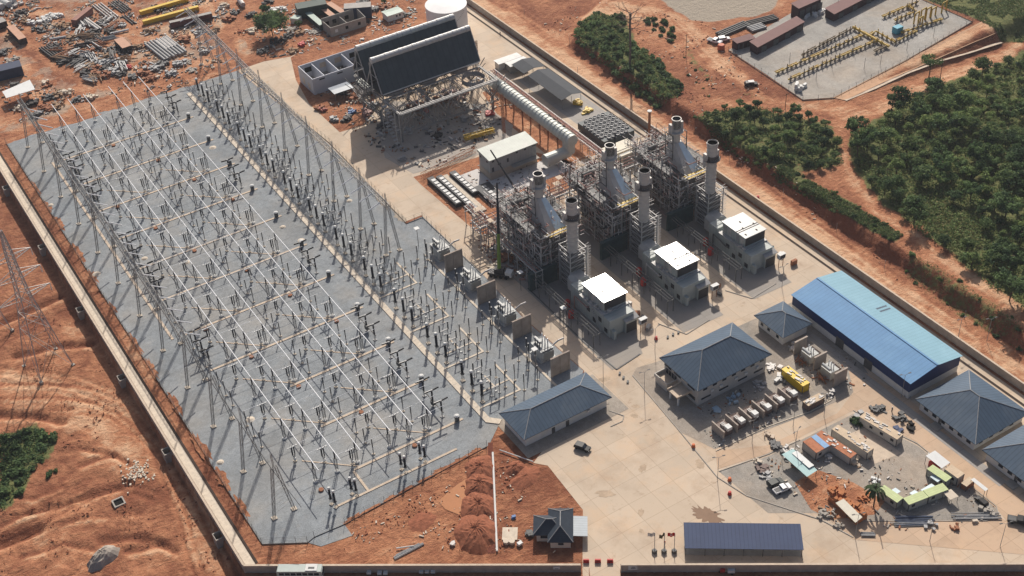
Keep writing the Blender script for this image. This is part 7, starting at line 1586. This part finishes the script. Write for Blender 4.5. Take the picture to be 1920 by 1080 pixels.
# small uncountable debris trodden into the ground
def debris(label, P, n, seed, s0, s1, ms, z=0, dens=8, thr=.45):
    P = gp(P, z); rs = np.random.RandomState(seed); xs = [p[0] for p in P]; ys = [p[1] for p in P]; X_ = rs.uniform(min(xs), max(xs), n * 5); Y_ = rs.uniform(min(ys), max(ys), n * 5); ok = inpoly(X_, Y_, P) & (fbm(X_, Y_, dens, 1500 + seed, 3) > thr); X_, Y_ = X_[ok][:n], Y_[ok][:n]; Z_ = np.maximum(terrain(X_, Y_), z); r2 = random.Random(seed); mb = MB()
    for a, b, c in zip(X_, Y_, Z_): k = r2.random(); s = s0 + (s1 - s0) * k * k; mb.cbox(a, b, c - .05, s * r2.uniform(.6, 2.6), s * r2.uniform(.3, .8), .1 + s * r2.uniform(.2, .6), r2.random() * 3.2, r2.randrange(len(ms)))
    o = mb.build('debris', ms); tag(o, label, 'debris', None, 'stuff')
DM = [dsteel, cdk, rust, kinds[5][1], conc, palepipe, steel, paleconc]
debris('small debris strewn over the laydown yard', [(0, 0), (440, 0), (405, 90), (300, 150), (200, 150), (120, 120), (60, 70), (0, 30)], 2600, 1, .25, 1.1, DM, 0, 7, .5)
debris('small debris at the back fence of the switchyard', [(40, 230), (0, 200), (0, 110), (60, 150), (150, 178), (300, 178), (440, 125), (430, 100), (300, 120), (150, 200)], 700, 2, .25, 1.0, DM, 0, 5, .48)
debris('small debris around the tree and block building', [(470, 20), (600, 0), (780, 0), (780, 60), (620, 90), (545, 105), (490, 110)], 900, 3, .25, 1.1, DM, 0, 6, .46)
debris('small debris on the ground round the condenser', [(590, 165), (720, 130), (960, 190), (960, 260), (800, 320), (720, 290), (640, 230)], 900, 4, .25, 1.2, DM, .06, 6, .5)
debris('small debris left of the boilers', [(880, 440), (960, 400), (1000, 520), (960, 530), (905, 480)], 420, 5, .2, .9, [pinkpipe, rust, palepipe, steel, DM[3]], .06, 5, .4)
debris('small debris on the soil round the green roofed hall', [(790, 345), (960, 280), (1060, 300), (1100, 330), (960, 435), (880, 430)], 300, 6, .2, .8, DM, .05, 6, .5)
debris('litter and offcuts in the camp', [(1440, 860), (1600, 780), (1720, 836), (1868, 950), (1850, 985), (1600, 1000), (1540, 962), (1440, 900)], 320, 7, .15, .7, [conc, palepipe, rust, DM[3], paleconc, dsteel], .06, 5, .52)
debris('litter on the gravel behind the office', [(1300, 770), (1480, 690), (1590, 650), (1630, 720), (1340, 840)], 320, 8, .15, .7, [conc, palepipe, rust, dsteel, paleconc], .06, 5, .5)
debris('clods and stones on the left dirt', [(0, 560), (120, 560), (400, 960), (440, 1075), (0, 1075), (0, 960), (110, 815)], 900, 9, .1, .42, [SO2, SO2, SO2, rust], -2.3, 9, .52)
debris('clods and stones round the trench and gatehouse', [(660, 1000), (900, 850), (1000, 870), (1085, 960), (1085, 1035), (640, 1035)], 600, 10, .12, .55, [SO2, SO2, paleconc], .02, 6, .5)
debris('stones and clods on the soil beyond the far wall', [(1000, 40), (1080, 90), (1440, 345), (1700, 540), (1690, 500), (1440, 320), (1300, 200), (1450, 200), (1330, 60), (1080, 10)], 900, 11, .12, .6, [SO2, rust, paleconc], 0, 9, .5)
# ================================================================ GAS YARD
GZ = 4.2
sheet('gas_yard_gravel', gp([(1366, 94), (1440, 142), (1505, 187), (1562, 183), (1700, 112), (1822, 41), (1724, -2), (1640, -50), (1560, -20), (1440, 50)], GZ), GZ + .06, GRAV3)
gy = mat('pipe_yellow', (.50, .33, .055), .5, 0, .2, .8, .35, (.30, .20, .08), .7); gyd = mat('pipe_olive_brown', (.20, .15, .09), .6, 0, .3, .8)
def prun(label, a, b, seed, m1=gy, m2=gyd, r_=.3, z=1.2):
    p = Vector((*g(*a, GZ + 1), GZ)); q = Vector((*g(*b, GZ + 1), GZ)); d = q - p; L = d.length; d.normalize(); n = Vector((-d.y, d.x, 0)); rs = random.Random(seed)
    r = thing('gas_pipe_run', label, 'gas pipes', tuple(p), 'yellow gas pipe runs'); up = Vector((0, 0, z))
    MB().tube(p + up, q + up, r_, 8).build('pipe', m1, r)
    k = int(L / 2.4); mb = MB(); vb = MB(); sb = MB()
    for i in range(k):
        c = p + d * (L * (i + .5) / k); MB().box(c.x - .3, c.y - .3, GZ, c.x + .3, c.y + .3, GZ + z - .3).build('plinth', conc, r)
        t = rs.random()
        if t < .55: vb.tube(c + up - d * .5, c + up + d * .5, r_ * rs.uniform(1.3, 1.9), 8); vb.tube(c + up, c + up + Vector((0, 0, rs.uniform(1, 1.9))), .18, 6)
        if t > .35: mb.tube(c + up + n * .9 - d, c + up + n * .9 + d * 1.2, .2, 6); mb.tube(c + up - n * .8, c + up + n * .8, .2, 6)
    vb.build('valves', m2, r); mb.build('bypass', m1, r); return r
prun('brownish pipe run of the gas yard nearest the long maroon shed', (1503, 104), (1598, 54), 1, gyd); prun('middle yellow pipe run with white valve box in the gas yard', (1455, 137), (1618, 66), 2); prun('longest yellow pipe run nearest the slope in the gas yard', (1478, 150), (1642, 77), 3)
prun('straight yellow header crossing the ends of the pipe runs', (1599, 51), (1666, 88), 4, gy, gy, .5); prun('short dark pipe run at the end of the yellow header', (1640, 97), (1664, 86), 5, gyd)
prun('yellow loop header left of the blue cabinet', (1632, 66), (1642, 59), 6, gy, gy); prun('yellow header leading to the blue cabinet', (1642, 59), (1676, 78), 7, gy, gy); prun('yellow and brown run right of the blue cabinet', (1676, 80), (1720, 58), 8); prun('double yellow pipe run at the far right of the gas yard', (1690, 62), (1768, 36), 9); prun('yellow pipe run at the top edge of the gas yard', (1655, 32), (1722, 3), 10); prun('short yellow pipe run below the top edge run', (1678, 39), (1718, 21), 11); prun('yellow cross pipe joining the two top runs', (1700, 10), (1716, 20), 12, gy, gy, .3)
rs = random.Random(4)
for q, (px, py, h) in enumerate(((1713, 45, 4.5), (1725, 42, 5.5), (1735, 38, 5), (1720, 52, 4), (1765, 25, 4.5), (1745, 34, 4))):
    x, y = g(px, py, GZ); mb = MB(); mb.path([(x, y, GZ), (x, y, GZ + h), (x + 3.2, y + .6, GZ + h), (x + 3.2, y + .6, GZ)], .32, 8); solo('pipe_loop', mb, gy, 'tall yellow pipe hoop in the gas yard, %s from the left' % nth([0, 2, 3, 1, 5, 4][q]), 'pipe hoop', 'tall yellow pipe hoops')
x, y = g(1682, 62, GZ); r = thing('cabinet', 'bright blue cabinet among the yellow gas pipes', 'cabinet', (x, y, GZ)); MB().box(x - 1.8, y - 1.3, GZ + .3, x + 1.8, y + 1.3, GZ + 3).build('body', mat('cyan_cabinet', (.08, .33, .45), .5, 0, .08), r); MB().box(x - 1.5, y - 1, GZ, x + 1.5, y + 1, GZ + .3).build('base', conc, r)
maroon = mat('maroon_sheet', (.17, .075, .07), .65, 0, .1, .4, stripe=((1, 0, 0), 1, .1)); mdark = mat('maroon_dark', (.06, .03, .035), .7, 0, .15)
def shed(label, x0, x1, y0, y1, dy, h, t=.5):
    r = thing('maroon_shed', label, 'shed', (x0, y0, GZ)); n = Vector((0, 1, 0)); mb = MB(); A = [(x0, y0, GZ + h), (x1, y0 + dy, GZ + h), (x1, y1 + dy, GZ + h + t), (x0, y1, GZ + h + t)]; mb.hull(A, [(a, b, c + .15) for a, b, c in A]); mb.build('roof', maroon, r)
    B = [(x0 + .3, y0 + .4, 0), (x1 - .3, y0 + dy + .4, 0), (x1 - .3, y1 + dy - .4, 0), (x0 + .3, y1 - .4, 0)]; mb = MB(); mb.hull([(a, b, GZ) for a, b, c in B], [(a, b, GZ + h - .01) for a, b, c in B]); mb.build('wall', mdark, r)
    for k in range(4): m2 = MB(); x = x0 + (x1 - x0) * (k + .4) / 4; y = y0 + dy * (k + .4) / 4 + .4; m2.box(x, y - .06, GZ, x + 2.6, y + .1, GZ + h * .7); m2.build('door', dsteel, r)
    return r
shed('long maroon roofed shed at the left of the gas yard', 196.5, 226, 111.6, 116.8, 5, 3.5); shed('long maroon roofed shed at the top edge of the gas yard', 239.8, 276, 114.2, 120, 5, 3.5); shed('navy walled maroon shed behind the top shed', 229, 243, 124, 129, 1, 5.5); shed('short maroon shed by the white pickups', 192.5, 201.5, 119.5, 123.2, -1, 3.2)
for q, (a, b, lab, m) in enumerate((((1348, 68), (1400, 46), 'dark grey pipe bundle behind the short maroon shed', dsteel), ((1400, 48), (1455, 34), 'black pipe bundle behind the long maroon shed', cdk), ((1405, 58), (1432, 50), 'grey pipes in front of the black bundle', steel))):
    p, c = Vector((*g(*a, GZ), GZ + .6)), Vector((*g(*b, GZ), GZ + .6)); d = (c - p).normalized(); n = Vector((-d.y, d.x, 0)); mb = MB()
    for k in range(4): mb.tube(p + n * (k - 1.5) * 1.2, c + n * (k - 1.5) * 1.2, .5, 8)
    solo('pipe_bundle', mb, m, lab, 'pipes')
for q, (px, py, lab) in enumerate(((1522, 32, 'white tarpaulined bundles between the two maroon sheds'), (1538, 25, 'second white tarpaulined bundle between the maroon sheds'), (1495, 168, 'white valve cluster at the near corner of the gas yard'), (1482, 53, 'white bundle below the long maroon shed'))):
    x0, y0 = g(px, py, GZ); mb = MB(); rs = random.Random(q)
    for k in range(9): mb.cbox(x0 + rs.gauss(0, 1.5), y0 + rs.gauss(0, .9), GZ, 1 + rs.random() * 1.4, 1, .5 + rs.random() * (1 if q != 2 else 2), rs.random())
    solo('white_bundle', mb, white, lab, 'bundle')
fence('thin fence along the near side of the gas yard', gp([(1366, 96), (1505, 189), (1563, 185), (1700, 114), (1822, 43)], GZ), 2.2, 4)
fence('thin fence along the upper right side of the gas yard', gp([(1824, 42), (1722, -3)], GZ), 2.2, 4)
mb = MB(); pts = [gt(px, py) for px, py in [(1584, 188), (1640, 165), (1700, 136), (1760, 110), (1820, 88), (1880, 66)]]
for a, b in zip(pts, pts[1:]): d = Vector(b) - Vector(a); n = Vector((-d.y, d.x, 0)).normalized() * .8; mb.add([Vector(a) - n + Vector((0, 0, .15)), Vector(b) - n + Vector((0, 0, .15)), Vector(b) + n + Vector((0, 0, .15)), Vector(a) + n + Vector((0, 0, .15))], [(0, 1, 2, 3)])
struct('drain', mb, tanconc)
rs = random.Random(8)
for q in range(9):
    px, py = [(1570, 20), (1600, 100), (1560, 130), (1480, 120), (1530, 150), (1620, 130), (1650, 125), (1700, 95), (1750, 70)][q]; x, y = g(px, py, GZ); solo('yard_light', MB().tube((x, y, GZ), (x, y, GZ + 5), .08, 5), dsteel, 'thin dark post on the gas yard gravel, %s of nine' % nth([3, 4, 2, 0, 1, 5, 6, 7, 8][q]), 'post', 'thin posts in the gas yard')
# ================================================================ VEGETATION
def leafmat(name, col, var=.45):
    m = bpy.data.materials.new(name); m.use_nodes = True; nt = m.node_tree; N = nt.nodes; L = nt.links; b = N['Principled BSDF']; b.inputs['Roughness'].default_value = .75; b.inputs['Specular IOR Level'].default_value = .15
    oi = N.new('ShaderNodeObjectInfo'); gi = N.new('ShaderNodeNewGeometry'); ad = N.new('ShaderNodeMath'); ad.operation = 'MULTIPLY_ADD'; L.new(gi.outputs['Random Per Island'], ad.inputs[0]); ad.inputs[1].default_value = .55; 
    m3 = N.new('ShaderNodeMath'); m3.operation = 'MULTIPLY'; L.new(oi.outputs['Random'], m3.inputs[0]); m3.inputs[1].default_value = .45; L.new(m3.outputs[0], ad.inputs[2])
    ns = N.new('ShaderNodeTexNoise'); ns.inputs['Scale'].default_value = .045; ns.inputs['Detail'].default_value = 3; L.new(oi.outputs['Location'], ns.inputs['Vector']); sb_ = N.new('ShaderNodeMapRange'); sb_.inputs['From Min'].default_value = .35; sb_.inputs['From Max'].default_value = .65; sb_.inputs['To Min'].default_value = -.3; sb_.inputs['To Max'].default_value = .45; L.new(ns.outputs['Fac'], sb_.inputs['Value']); a2 = N.new('ShaderNodeMath'); a2.operation = 'ADD'; L.new(ad.outputs[0], a2.inputs[0]); L.new(sb_.outputs[0], a2.inputs[1])
    cr = N.new('ShaderNodeValToRGB'); e = cr.color_ramp.elements; e[0].color = (*[c * (1 - var) for c in col], 1); e[1].color = (col[0] * (1 + var * 1.5), col[1] * (1 + var), col[2] * (1 + var * .6), 1); L.new(a2.outputs[0], cr.inputs[0]); L.new(cr.outputs[0], b.inputs['Base Color'])
    tr = N.new('ShaderNodeBsdfTranslucent'); L.new(cr.outputs[0], tr.inputs['Color']); ms = N.new('ShaderNodeMixShader'); ms.inputs[0].default_value = .4; L.new(b.outputs[0], ms.inputs[1]); L.new(tr.outputs[0], ms.inputs[2]); L.new(ms.outputs[0], N['Material Output'].inputs['Surface'])
    return m
LM = [leafmat('dark_leaves', (.052, .102, .050)), leafmat('mid_leaves', (.088, .155, .066)), leafmat('light_leaves', (.140, .212, .082)), leafmat('dry_leaves', (.205, .22, .105))]
bark = mat('bark', (.10, .075, .055))
def leaves(mb, rs, c, R, n, s0, s1, mi, flat=.75):
    for _ in range(n):
        d = Vector((rs.gauss(0, 1), rs.gauss(0, 1), rs.gauss(0, 1) * flat + .15)); d.normalize()
        p = c + Vector((d.x * R, d.y * R, d.z * R * flat)) * rs.uniform(.35, 1.12)
        nn = (d + Vector((rs.gauss(0, .5), rs.gauss(0, .5), rs.gauss(0, .5) + .3))).normalized(); u = nn.orthogonal().normalized(); v = nn.cross(u); a = rs.random() * 6.28; u, v = u * math.cos(a) + v * math.sin(a), v * math.cos(a) - u * math.sin(a); s = rs.uniform(s0, s1); t = s * rs.uniform(.5, .9)
        mb.add([p - u * s, p - v * t, p + u * s, p + v * t], [(0, 1, 2, 3)], mi)
def tree_proto(seed, H, R, lobes, nl, cm, name='broadleaf_tree'):
    rs = random.Random(seed); r = thing(name, 'tree', 'tree'); tk = MB(); tk.path([(0, 0, -.5), (rs.uniform(-.3, .3), rs.uniform(-.3, .3), H * .45), (0, 0, H * .7)], .22, 6); cr = MB()
    for k in range(lobes):
        t = rs.random() * 6.28; q = rs.random() ** .5 * R * .72; c = Vector((math.cos(t) * q, math.sin(t) * q, H * rs.uniform(.5, .86) - q * .12)); tk.tube((0, 0, H * .42), c, .12, 4, .04); leaves(cr, rs, c, R * rs.uniform(.26, .5), int(nl * 1.25), .22, .52, rs.choice(cm))
    tk.build('trunk', bark, r); cr.build('crown', LM, r); return r
def bush_proto(seed, R, lobes, nl, cm, name='shrub'):
    rs = random.Random(seed); r = thing(name, 'shrub', 'shrub'); cr = MB(); tk = MB()
    for k in range(lobes):
        t = rs.random() * 6.28; q = rs.random() ** .5 * R * .7; c = Vector((math.cos(t) * q, math.sin(t) * q, R * rs.uniform(.2, .55))); tk.tube((0, 0, -.2), c, .05, 4); leaves(cr, rs, c, R * rs.uniform(.3, .5), nl, .2, .45, rs.choice(cm), .8)
    tk.build('stems', bark, r); cr.build('foliage', LM, r); return r
TP = [Proto(tree_proto(1, 7, 3.4, 13, 70, [0, 0, 1])), Proto(tree_proto(2, 8.5, 4.2, 16, 70, [0, 1, 1, 2])), Proto(tree_proto(3, 6, 3.0, 11, 70, [1, 1, 2])), Proto(tree_proto(4, 9.5, 3.8, 15, 75, [0, 0, 1, 1])), Proto(tree_proto(5, 5.5, 3.6, 12, 70, [1, 2, 2, 3]))]
BP = [Proto(bush_proto(11, 1.9, 8, 36, [1, 2])), Proto(bush_proto(12, 1.5, 6, 36, [0, 1])), Proto(bush_proto(13, 2.3, 9, 36, [1, 2, 3])), Proto(bush_proto(14, 1.3, 5, 36, [2, 2, 3]))]
TP += [Proto(tree_proto(6, 11, 5.2, 20, 75, [0, 1, 1])), Proto(tree_proto(7, 6.5, 3.2, 11, 75, [2, 2, 3]))]
for P_ in TP: P_.root['group'] = 'leafy trees of the thicket'
for P_ in BP: P_.root['group'] = 'shrubs beyond the wall'
def scatter(px, z, dmin, n, seed):
    P = gp(px, z); rs = random.Random(seed); xs = [p[0] for p in P]; ys = [p[1] for p in P]; out = []; grid = {}
    for _ in range(n * 60):
        x, y = rs.uniform(min(xs), max(xs)), rs.uniform(min(ys), max(ys))
        if not inpoly(np.array([x]), np.array([y]), P)[0]: continue
        k = (int(x // dmin), int(y // dmin))
        if any((x - a) ** 2 + (y - b) ** 2 < dmin * dmin for i in (-1, 0, 1) for j in (-1, 0, 1) for a, b in grid.get((k[0] + i, k[1] + j), [])): continue
        grid.setdefault(k, []).append((x, y)); out.append((x, y))
        if len(out) >= n: break
    return out
def px_of(x, y, z):
    c = CR @ (np.array([x, y, z]) - CAM); return c[0] / c[2] * CF + 960, c[1] / c[2] * CF + 540
SZ = {0: 'dark green round', 1: 'large mixed green', 2: 'small mid green', 3: 'tall dark green', 4: 'low pale green', 5: 'very large dark', 6: 'bright yellowish green'}
def rowcol(pts, axis=0): 
    o = sorted(range(len(pts)), key=lambda i: px_of(pts[i][0], pts[i][1], 4)[axis]); return {i: k for k, i in enumerate(o)}
def plant(pts, protos, pick, lab, smin, smax, seed, sz=None):
    rs = random.Random(seed); rk = rowcol(pts)
    for i, (x, y) in enumerate(pts):
        k = pick(rs, x, y); s = rs.uniform(smin, smax); protos[k].put((x, y, hz(x, y) - .1), rs.random() * 6.28, lab(k, rk[i]), (s, s, s * rs.uniform(.8, 1.15)))
FOREST = [(1592, 262), (1640, 236), (1700, 190), (1780, 150), (1850, 116), (2010, 60), (2030, 640), (1925, 590), (1860, 545), (1800, 485), (1720, 436), (1650, 368), (1608, 318)]
DRY = gp([(1680, 375), (1760, 362), (1850, 425), (1835, 480), (1760, 452)], 4); fp = [p for p in scatter(FOREST, 4.0, 4.9, 232, 1) if not inpoly(np.array([p[0]]), np.array([p[1]]), DRY)[0]]
plant(fp, TP, lambda rs, x, y: rs.choice([0, 1, 1, 2, 3, 3, 5, 5, 6]) if fbm(np.array([x]), np.array([y]), 22, 900, 3)[0] < .52 else rs.choice([2, 4, 4, 6, 6, 1]), lambda k, i: '%s tree in the right hand thicket, %s tree from its left' % (SZ[k], nth(i)), .42, 1.12, 5)
PB = [(1308, 222), (1360, 203), (1420, 200), (1500, 215), (1556, 240), (1582, 305), (1520, 322), (1460, 308), (1400, 282), (1350, 250)]
bp_ = scatter(PB, 4.2, 4.2, 64, 2)
plant(bp_, TP, lambda rs, x, y: rs.choice([0, 1, 2, 2, 4]), lambda k, i: '%s tree in the thicket right of the stacks, %s from its left' % (SZ[k], nth(i)), .45, .8, 6)
BZ = {0: 'mid green', 1: 'dark green', 2: 'broad pale', 3: 'small dry'}
PA = [(1082, 36), (1120, 24), (1168, 34), (1166, 58), (1192, 84), (1240, 122), (1278, 162), (1272, 182), (1236, 186), (1190, 156), (1130, 108), (1082, 76)]
pa = scatter(PA, 4.2, 2.7, 105, 3)
plant(pa, BP, lambda rs, x, y: rs.choice([0, 0, 1, 1, 2]), lambda k, i: '%s shrub on the bank around the bare tree, %s from left' % (BZ[k], nth(i)), .8, 1.5, 7)
PA2 = [(1206, 36), (1240, 42), (1264, 60), (1268, 82), (1250, 84), (1226, 60)]
plant(scatter(PA2, 3.6, 3.0, 14, 4), BP, lambda rs, x, y: rs.choice([0, 1]), lambda k, i: '%s shrub right of the tall bare tree, %s from the left' % (BZ[k], nth(i)), .8, 1.3, 8)
ST = ST_
plant(scatter(ST, 4.2, 2.6, 80, 5), BP, lambda rs, x, y: rs.choice([0, 3, 2, 2, 3, 1]), lambda k, i: '%s shrub along top of the earth bank, %s from left' % (BZ[k], nth(i)), .4, .85, 9)
SC = [(1700, 470), (1760, 500), (1920, 610), (1920, 640), (1800, 570), (1700, 500)]
plant(scatter(SC, 4.2, 4.6, 20, 6), BP, lambda rs, x, y: rs.choice([0, 1, 3]), lambda k, i: '%s shrub on the bank above blue warehouse, %s from left' % (BZ[k], nth(i)), .4, .85, 10)
SD = [(1280, 100), (1330, 150), (1330, 190), (1290, 150)]
plant(scatter(SD, 4.2, 5, 8, 12), BP, lambda rs, x, y: rs.choice([0, 1, 3]), lambda k, i: '%s shrub on bare soil left of gas yard road, %s from left' % (BZ[k], nth(i)), .3, .6, 11)
LG = [(0, 812), (60, 806), (108, 818), (84, 850), (40, 915), (18, 945), (0, 958)]
plant(scatter(LG, -2, 2.8, 42, 7), BP, lambda rs, x, y: rs.choice([0, 0, 1, 1]), lambda k, i: '%s shrub in the lower left green corner, %s from the left' % (BZ[k], nth(i)), .8, 1.4, 12)
plant([g(88, 893, -2), g(95, 884, -2), g(105, 879, -2)], BP, lambda rs, x, y: 0, lambda k, i: 'small lone bush on the left dirt, %s of three' % nth(i), .5, .8, 13)
x, y = g(1610, 795); BP[1].put((x, y, .05), 0, 'dark green bush behind the cream roofed long cabin', 1.3); x, y = g(1600, 788); BP[1].put((x, y, .05), 2, 'dark green bush left of the camp road cabin', 1.0)
# undergrowth of the thickets: one uncountable mass
def cover(label, px, z, n, seed, s0, s1, hmax, cm):
    P = gp(px, z); rs = np.random.RandomState(seed); xs = [p[0] for p in P]; ys = [p[1] for p in P]; X_ = rs.uniform(min(xs), max(xs), n * 3); Y_ = rs.uniform(min(ys), max(ys), n * 3); ok = inpoly(X_, Y_, P) & (fbm(X_, Y_, 6, 1200 + seed, 3) > .36); X_, Y_ = X_[ok][:n], Y_[ok][:n]; Z_ = terrain(X_, Y_); hh = hmax * (fbm(X_, Y_, 5, 1300 + seed, 2)) * rs.rand(len(X_)); r2 = random.Random(seed); mb = MB()
    for a, b, c, h in zip(X_, Y_, Z_, hh):
        p = Vector((a, b, c + h)); nn = Vector((r2.gauss(0, .7), r2.gauss(0, .7), 1)).normalized(); u = nn.orthogonal().normalized(); v = nn.cross(u); t = r2.random() * 6.28; u, v = u * math.cos(t) + v * math.sin(t), v * math.cos(t) - u * math.sin(t); s = r2.uniform(s0, s1); mb.add([p - u * s, p - v * s * .6, p + u * s, p + v * s * .6], [(0, 1, 2, 3)], r2.choice(cm))
    o = mb.build('undergrowth', LM, None); tag(o, label, 'undergrowth', None, 'stuff')
cover('leafy undergrowth filling the right hand thicket', FOREST, 4, 38000, 1, .25, .5, 2.8, [1, 2, 2, 2, 3]); cover('dry grass clearing inside the right hand thicket', [(1680, 375), (1760, 362), (1850, 425), (1835, 480), (1760, 452)], 4, 5000, 9, .25, .5, 1.0, [2, 3, 3, 1]); cover('leafy undergrowth in the thicket right of the stacks', PB, 4.2, 4500, 2, .25, .5, 1.8, [0, 1, 2]); cover('tall grass and weeds around the bare tree', PA, 4.2, 12000, 3, .2, .42, 1.7, [1, 2, 2, 3]); cover('weeds along the top of the earth bank', ST, 4.2, 11000, 4, .18, .4, 1.1, [1, 2, 2, 3]); cover('weeds filling the lower left green corner', LG, -2, 2500, 5, .2, .45, 1.4, [0, 1, 2])
cover('rough grass beyond the gas yard', [(1735, -2), (1925, -2), (1925, 58), (1880, 60), (1832, 38)], 4, 4500, 6, .25, .5, .7, [1, 2, 2, 3]); cover('thin weeds on the bank above the warehouse', SC, 4.2, 1200, 7, .12, .3, .6, [1, 2, 3])
# single trees
tp = tree_proto(31, 10, 7.2, 30, 95, [0, 0, 1], 'broadleaf_tree'); x, y = g(512, 68); tp.location = (x, y, 0); tp.scale = (1.15, 1.15, 1.15); tp['label'] = 'broad dark green tree at the top of the dirt road'; tp['group'] = ''
del tp['group']
for q, (px, py, s) in enumerate(((575, 5, 1.1), (596, 12, .8), (500, 30, .8), (560, 52, .6), (720, 8, .5))):
    x, y = g(px, py); TP[[0, 1, 0, 2, 2][q]].put((x, y, 0), q, 'dark tree among the containers at the top edge, %s of five from the left' % nth([2, 3, 0, 1, 4][q]), s)
ut = thing('umbrella_tree', 'lone umbrella shaped tree at the foot of the gas yard slope', 'tree'); x, y, z = gt(1740, 152); tk = MB(); tk.path([(0, 0, -.5), (.2, 0, 4), (0, .3, 8.5)], .22, 6); cr = MB(); rs = random.Random(3)
for k in range(12): t = rs.random() * 6.28; q = rs.random() ** .5 * 4.2; c = Vector((math.cos(t) * q, math.sin(t) * q, 9.2 + rs.uniform(-.5, .6))); tk.tube((0, .2, 7.5), c, .09, 4, .03); leaves(cr, rs, c, 1.6, 60, .25, .5, rs.choice([1, 1, 2]), .45)
tk.build('trunk', bark, ut); cr.build('crown', LM, ut); ut.location = (x, y, z)
bt = thing('bare_tree', 'very tall leafless tree on the shrubby bank', 'tree'); x, y, z = gt(1181, 124); tk = MB(); rs = random.Random(6); tk.path([(0, 0, -.5), (.2, 0, 9), (0, .2, 18), (.2, .1, 23)], .42, 8); br = MB()
def branch(p, d, L, r_, dep):
    q = p + d * L; br.tube(p, q, r_, 5, r_ * .55)
    if dep:
        for _ in range(rs.randint(2, 3)): branch(q, (d + Vector((rs.gauss(0, .45), rs.gauss(0, .45), rs.gauss(.12, .3)))).normalized(), L * rs.uniform(.55, .8), r_ * .55, dep - 1)
for k in range(15): t = k * 2.4; h = 15.5 + k * .55; branch(Vector((.1, .1, h)), Vector((math.cos(t), math.sin(t), .35)).normalized(), rs.uniform(2.6, 4.2), .17, 3)
tk.build('trunk', mat('pale_bark', (.16, .13, .11), .95, 0, .2, 2), bt); br.build('branches', mat('grey_twigs', (.17, .12, .10), .95, 0, .2), bt); bt.location = (x, y, z)
for q, (px, py, h, lab) in enumerate(((1286, 106, 10, 'thin bare pole on the soil right of the bare tree'), (1762, 150, 8, 'thin dark pole right of the umbrella tree'), (1660, 352, 8, 'power line pole inside the right hand thicket'), (1472, 206, 7, 'thin pole at the left end of the gas yard road bend'), (1672, 205, 7, 'crooked dead trunk at the upper left edge of the thicket'))):
    x, y, z = gt(px, py); r = thing('pole', lab, 'pole', (x, y, z)); MB().tube((x, y, z - .3), (x, y, z + h), .14, 6, .1).build('shaft', bark, r); m2 = MB(); m2.beam((x - .9, y, z + h - .5), (x + .9, y, z + h - .5), .12); m2.build('crossbar', bark, r)
for q in range(9):
    px, py = [(975, 20), (1060, 75), (1180, 160), (1075, 130), (1360, 295), (1460, 360), (1560, 425), (1650, 495), (1800, 590)][q]; x, y = g(px + 8, py + 8); solo('marker_post', MB().tube((x, y, 0), (x, y, 3.2), .07, 5), steel, 'thin grey post on the pale strip outside the far wall, %s from the top' % nth(q), 'post', 'thin posts outside the far wall')
# ================================================================ CAMERA AND LIGHT
cam = bpy.data.cameras.new('camera'); co_ = bpy.data.objects.new('camera', cam); C.objects.link(co_)
cam.sensor_width = 36; cam.lens = CF * 36 / 1920; cam.clip_start = 1; cam.clip_end = 12000
M = Matrix(((CR[0][0], -CR[1][0], -CR[2][0], CAM[0]), (CR[0][1], -CR[1][1], -CR[2][1], CAM[1]), (CR[0][2], -CR[1][2], -CR[2][2], CAM[2]), (0, 0, 0, 1)))
co_.matrix_world = M
bpy.context.scene.camera = co_
SE = math.radians(38.2); SA = math.radians(35.0)
sd = Vector((math.sin(SA) * math.cos(SE), math.cos(SA) * math.cos(SE), math.sin(SE)))
sl = bpy.data.lights.new('sun', 'SUN'); sl.energy = 4.5; sl.angle = math.radians(.53); sl.color = (1, .93, .84)
so = bpy.data.objects.new('sun', sl); C.objects.link(so); so.rotation_euler = (-sd).to_track_quat('-Z', 'Y').to_euler(); so.location = (0, 0, 600)
w = bpy.data.worlds.new('World'); bpy.context.scene.world = w; w.use_nodes = True
wn = w.node_tree.nodes; sk = wn.new('ShaderNodeTexSky'); sk.sky_type = 'NISHITA'; sk.sun_disc = False
sk.sun_elevation = SE; sk.sun_rotation = SA; sk.air_density = 0.8; sk.dust_density = 4.0; sk.ozone_density = 1.0
wn['Background'].inputs['Strength'].default_value = .08
w.node_tree.links.new(sk.outputs[0], wn['Background'].inputs['Color'])
vs = bpy.context.scene.view_settings; vs.view_transform = 'Standard'; vs.look = 'None'; vs.gamma = 1; vs.exposure = 0.12

hzm = bpy.data.materials.new('thin_haze'); hzm.use_nodes = True; hn = hzm.node_tree.nodes; hn.remove(hn['Principled BSDF']); pv = hn.new('ShaderNodeVolumePrincipled'); pv.inputs['Color'].default_value = (.85, .9, 1, 1); pv.inputs['Density'].default_value = .00007; pv.inputs['Anisotropy'].default_value = .2
hzm.node_tree.links.new(pv.outputs[0], hn['Material Output'].inputs['Volume'])
hb = MB().box(-700, -700, -8, 1500, 1500, 280); tag(hb.build('haze', hzm), 'thin pale haze over the whole site', 'haze', None, 'stuff')
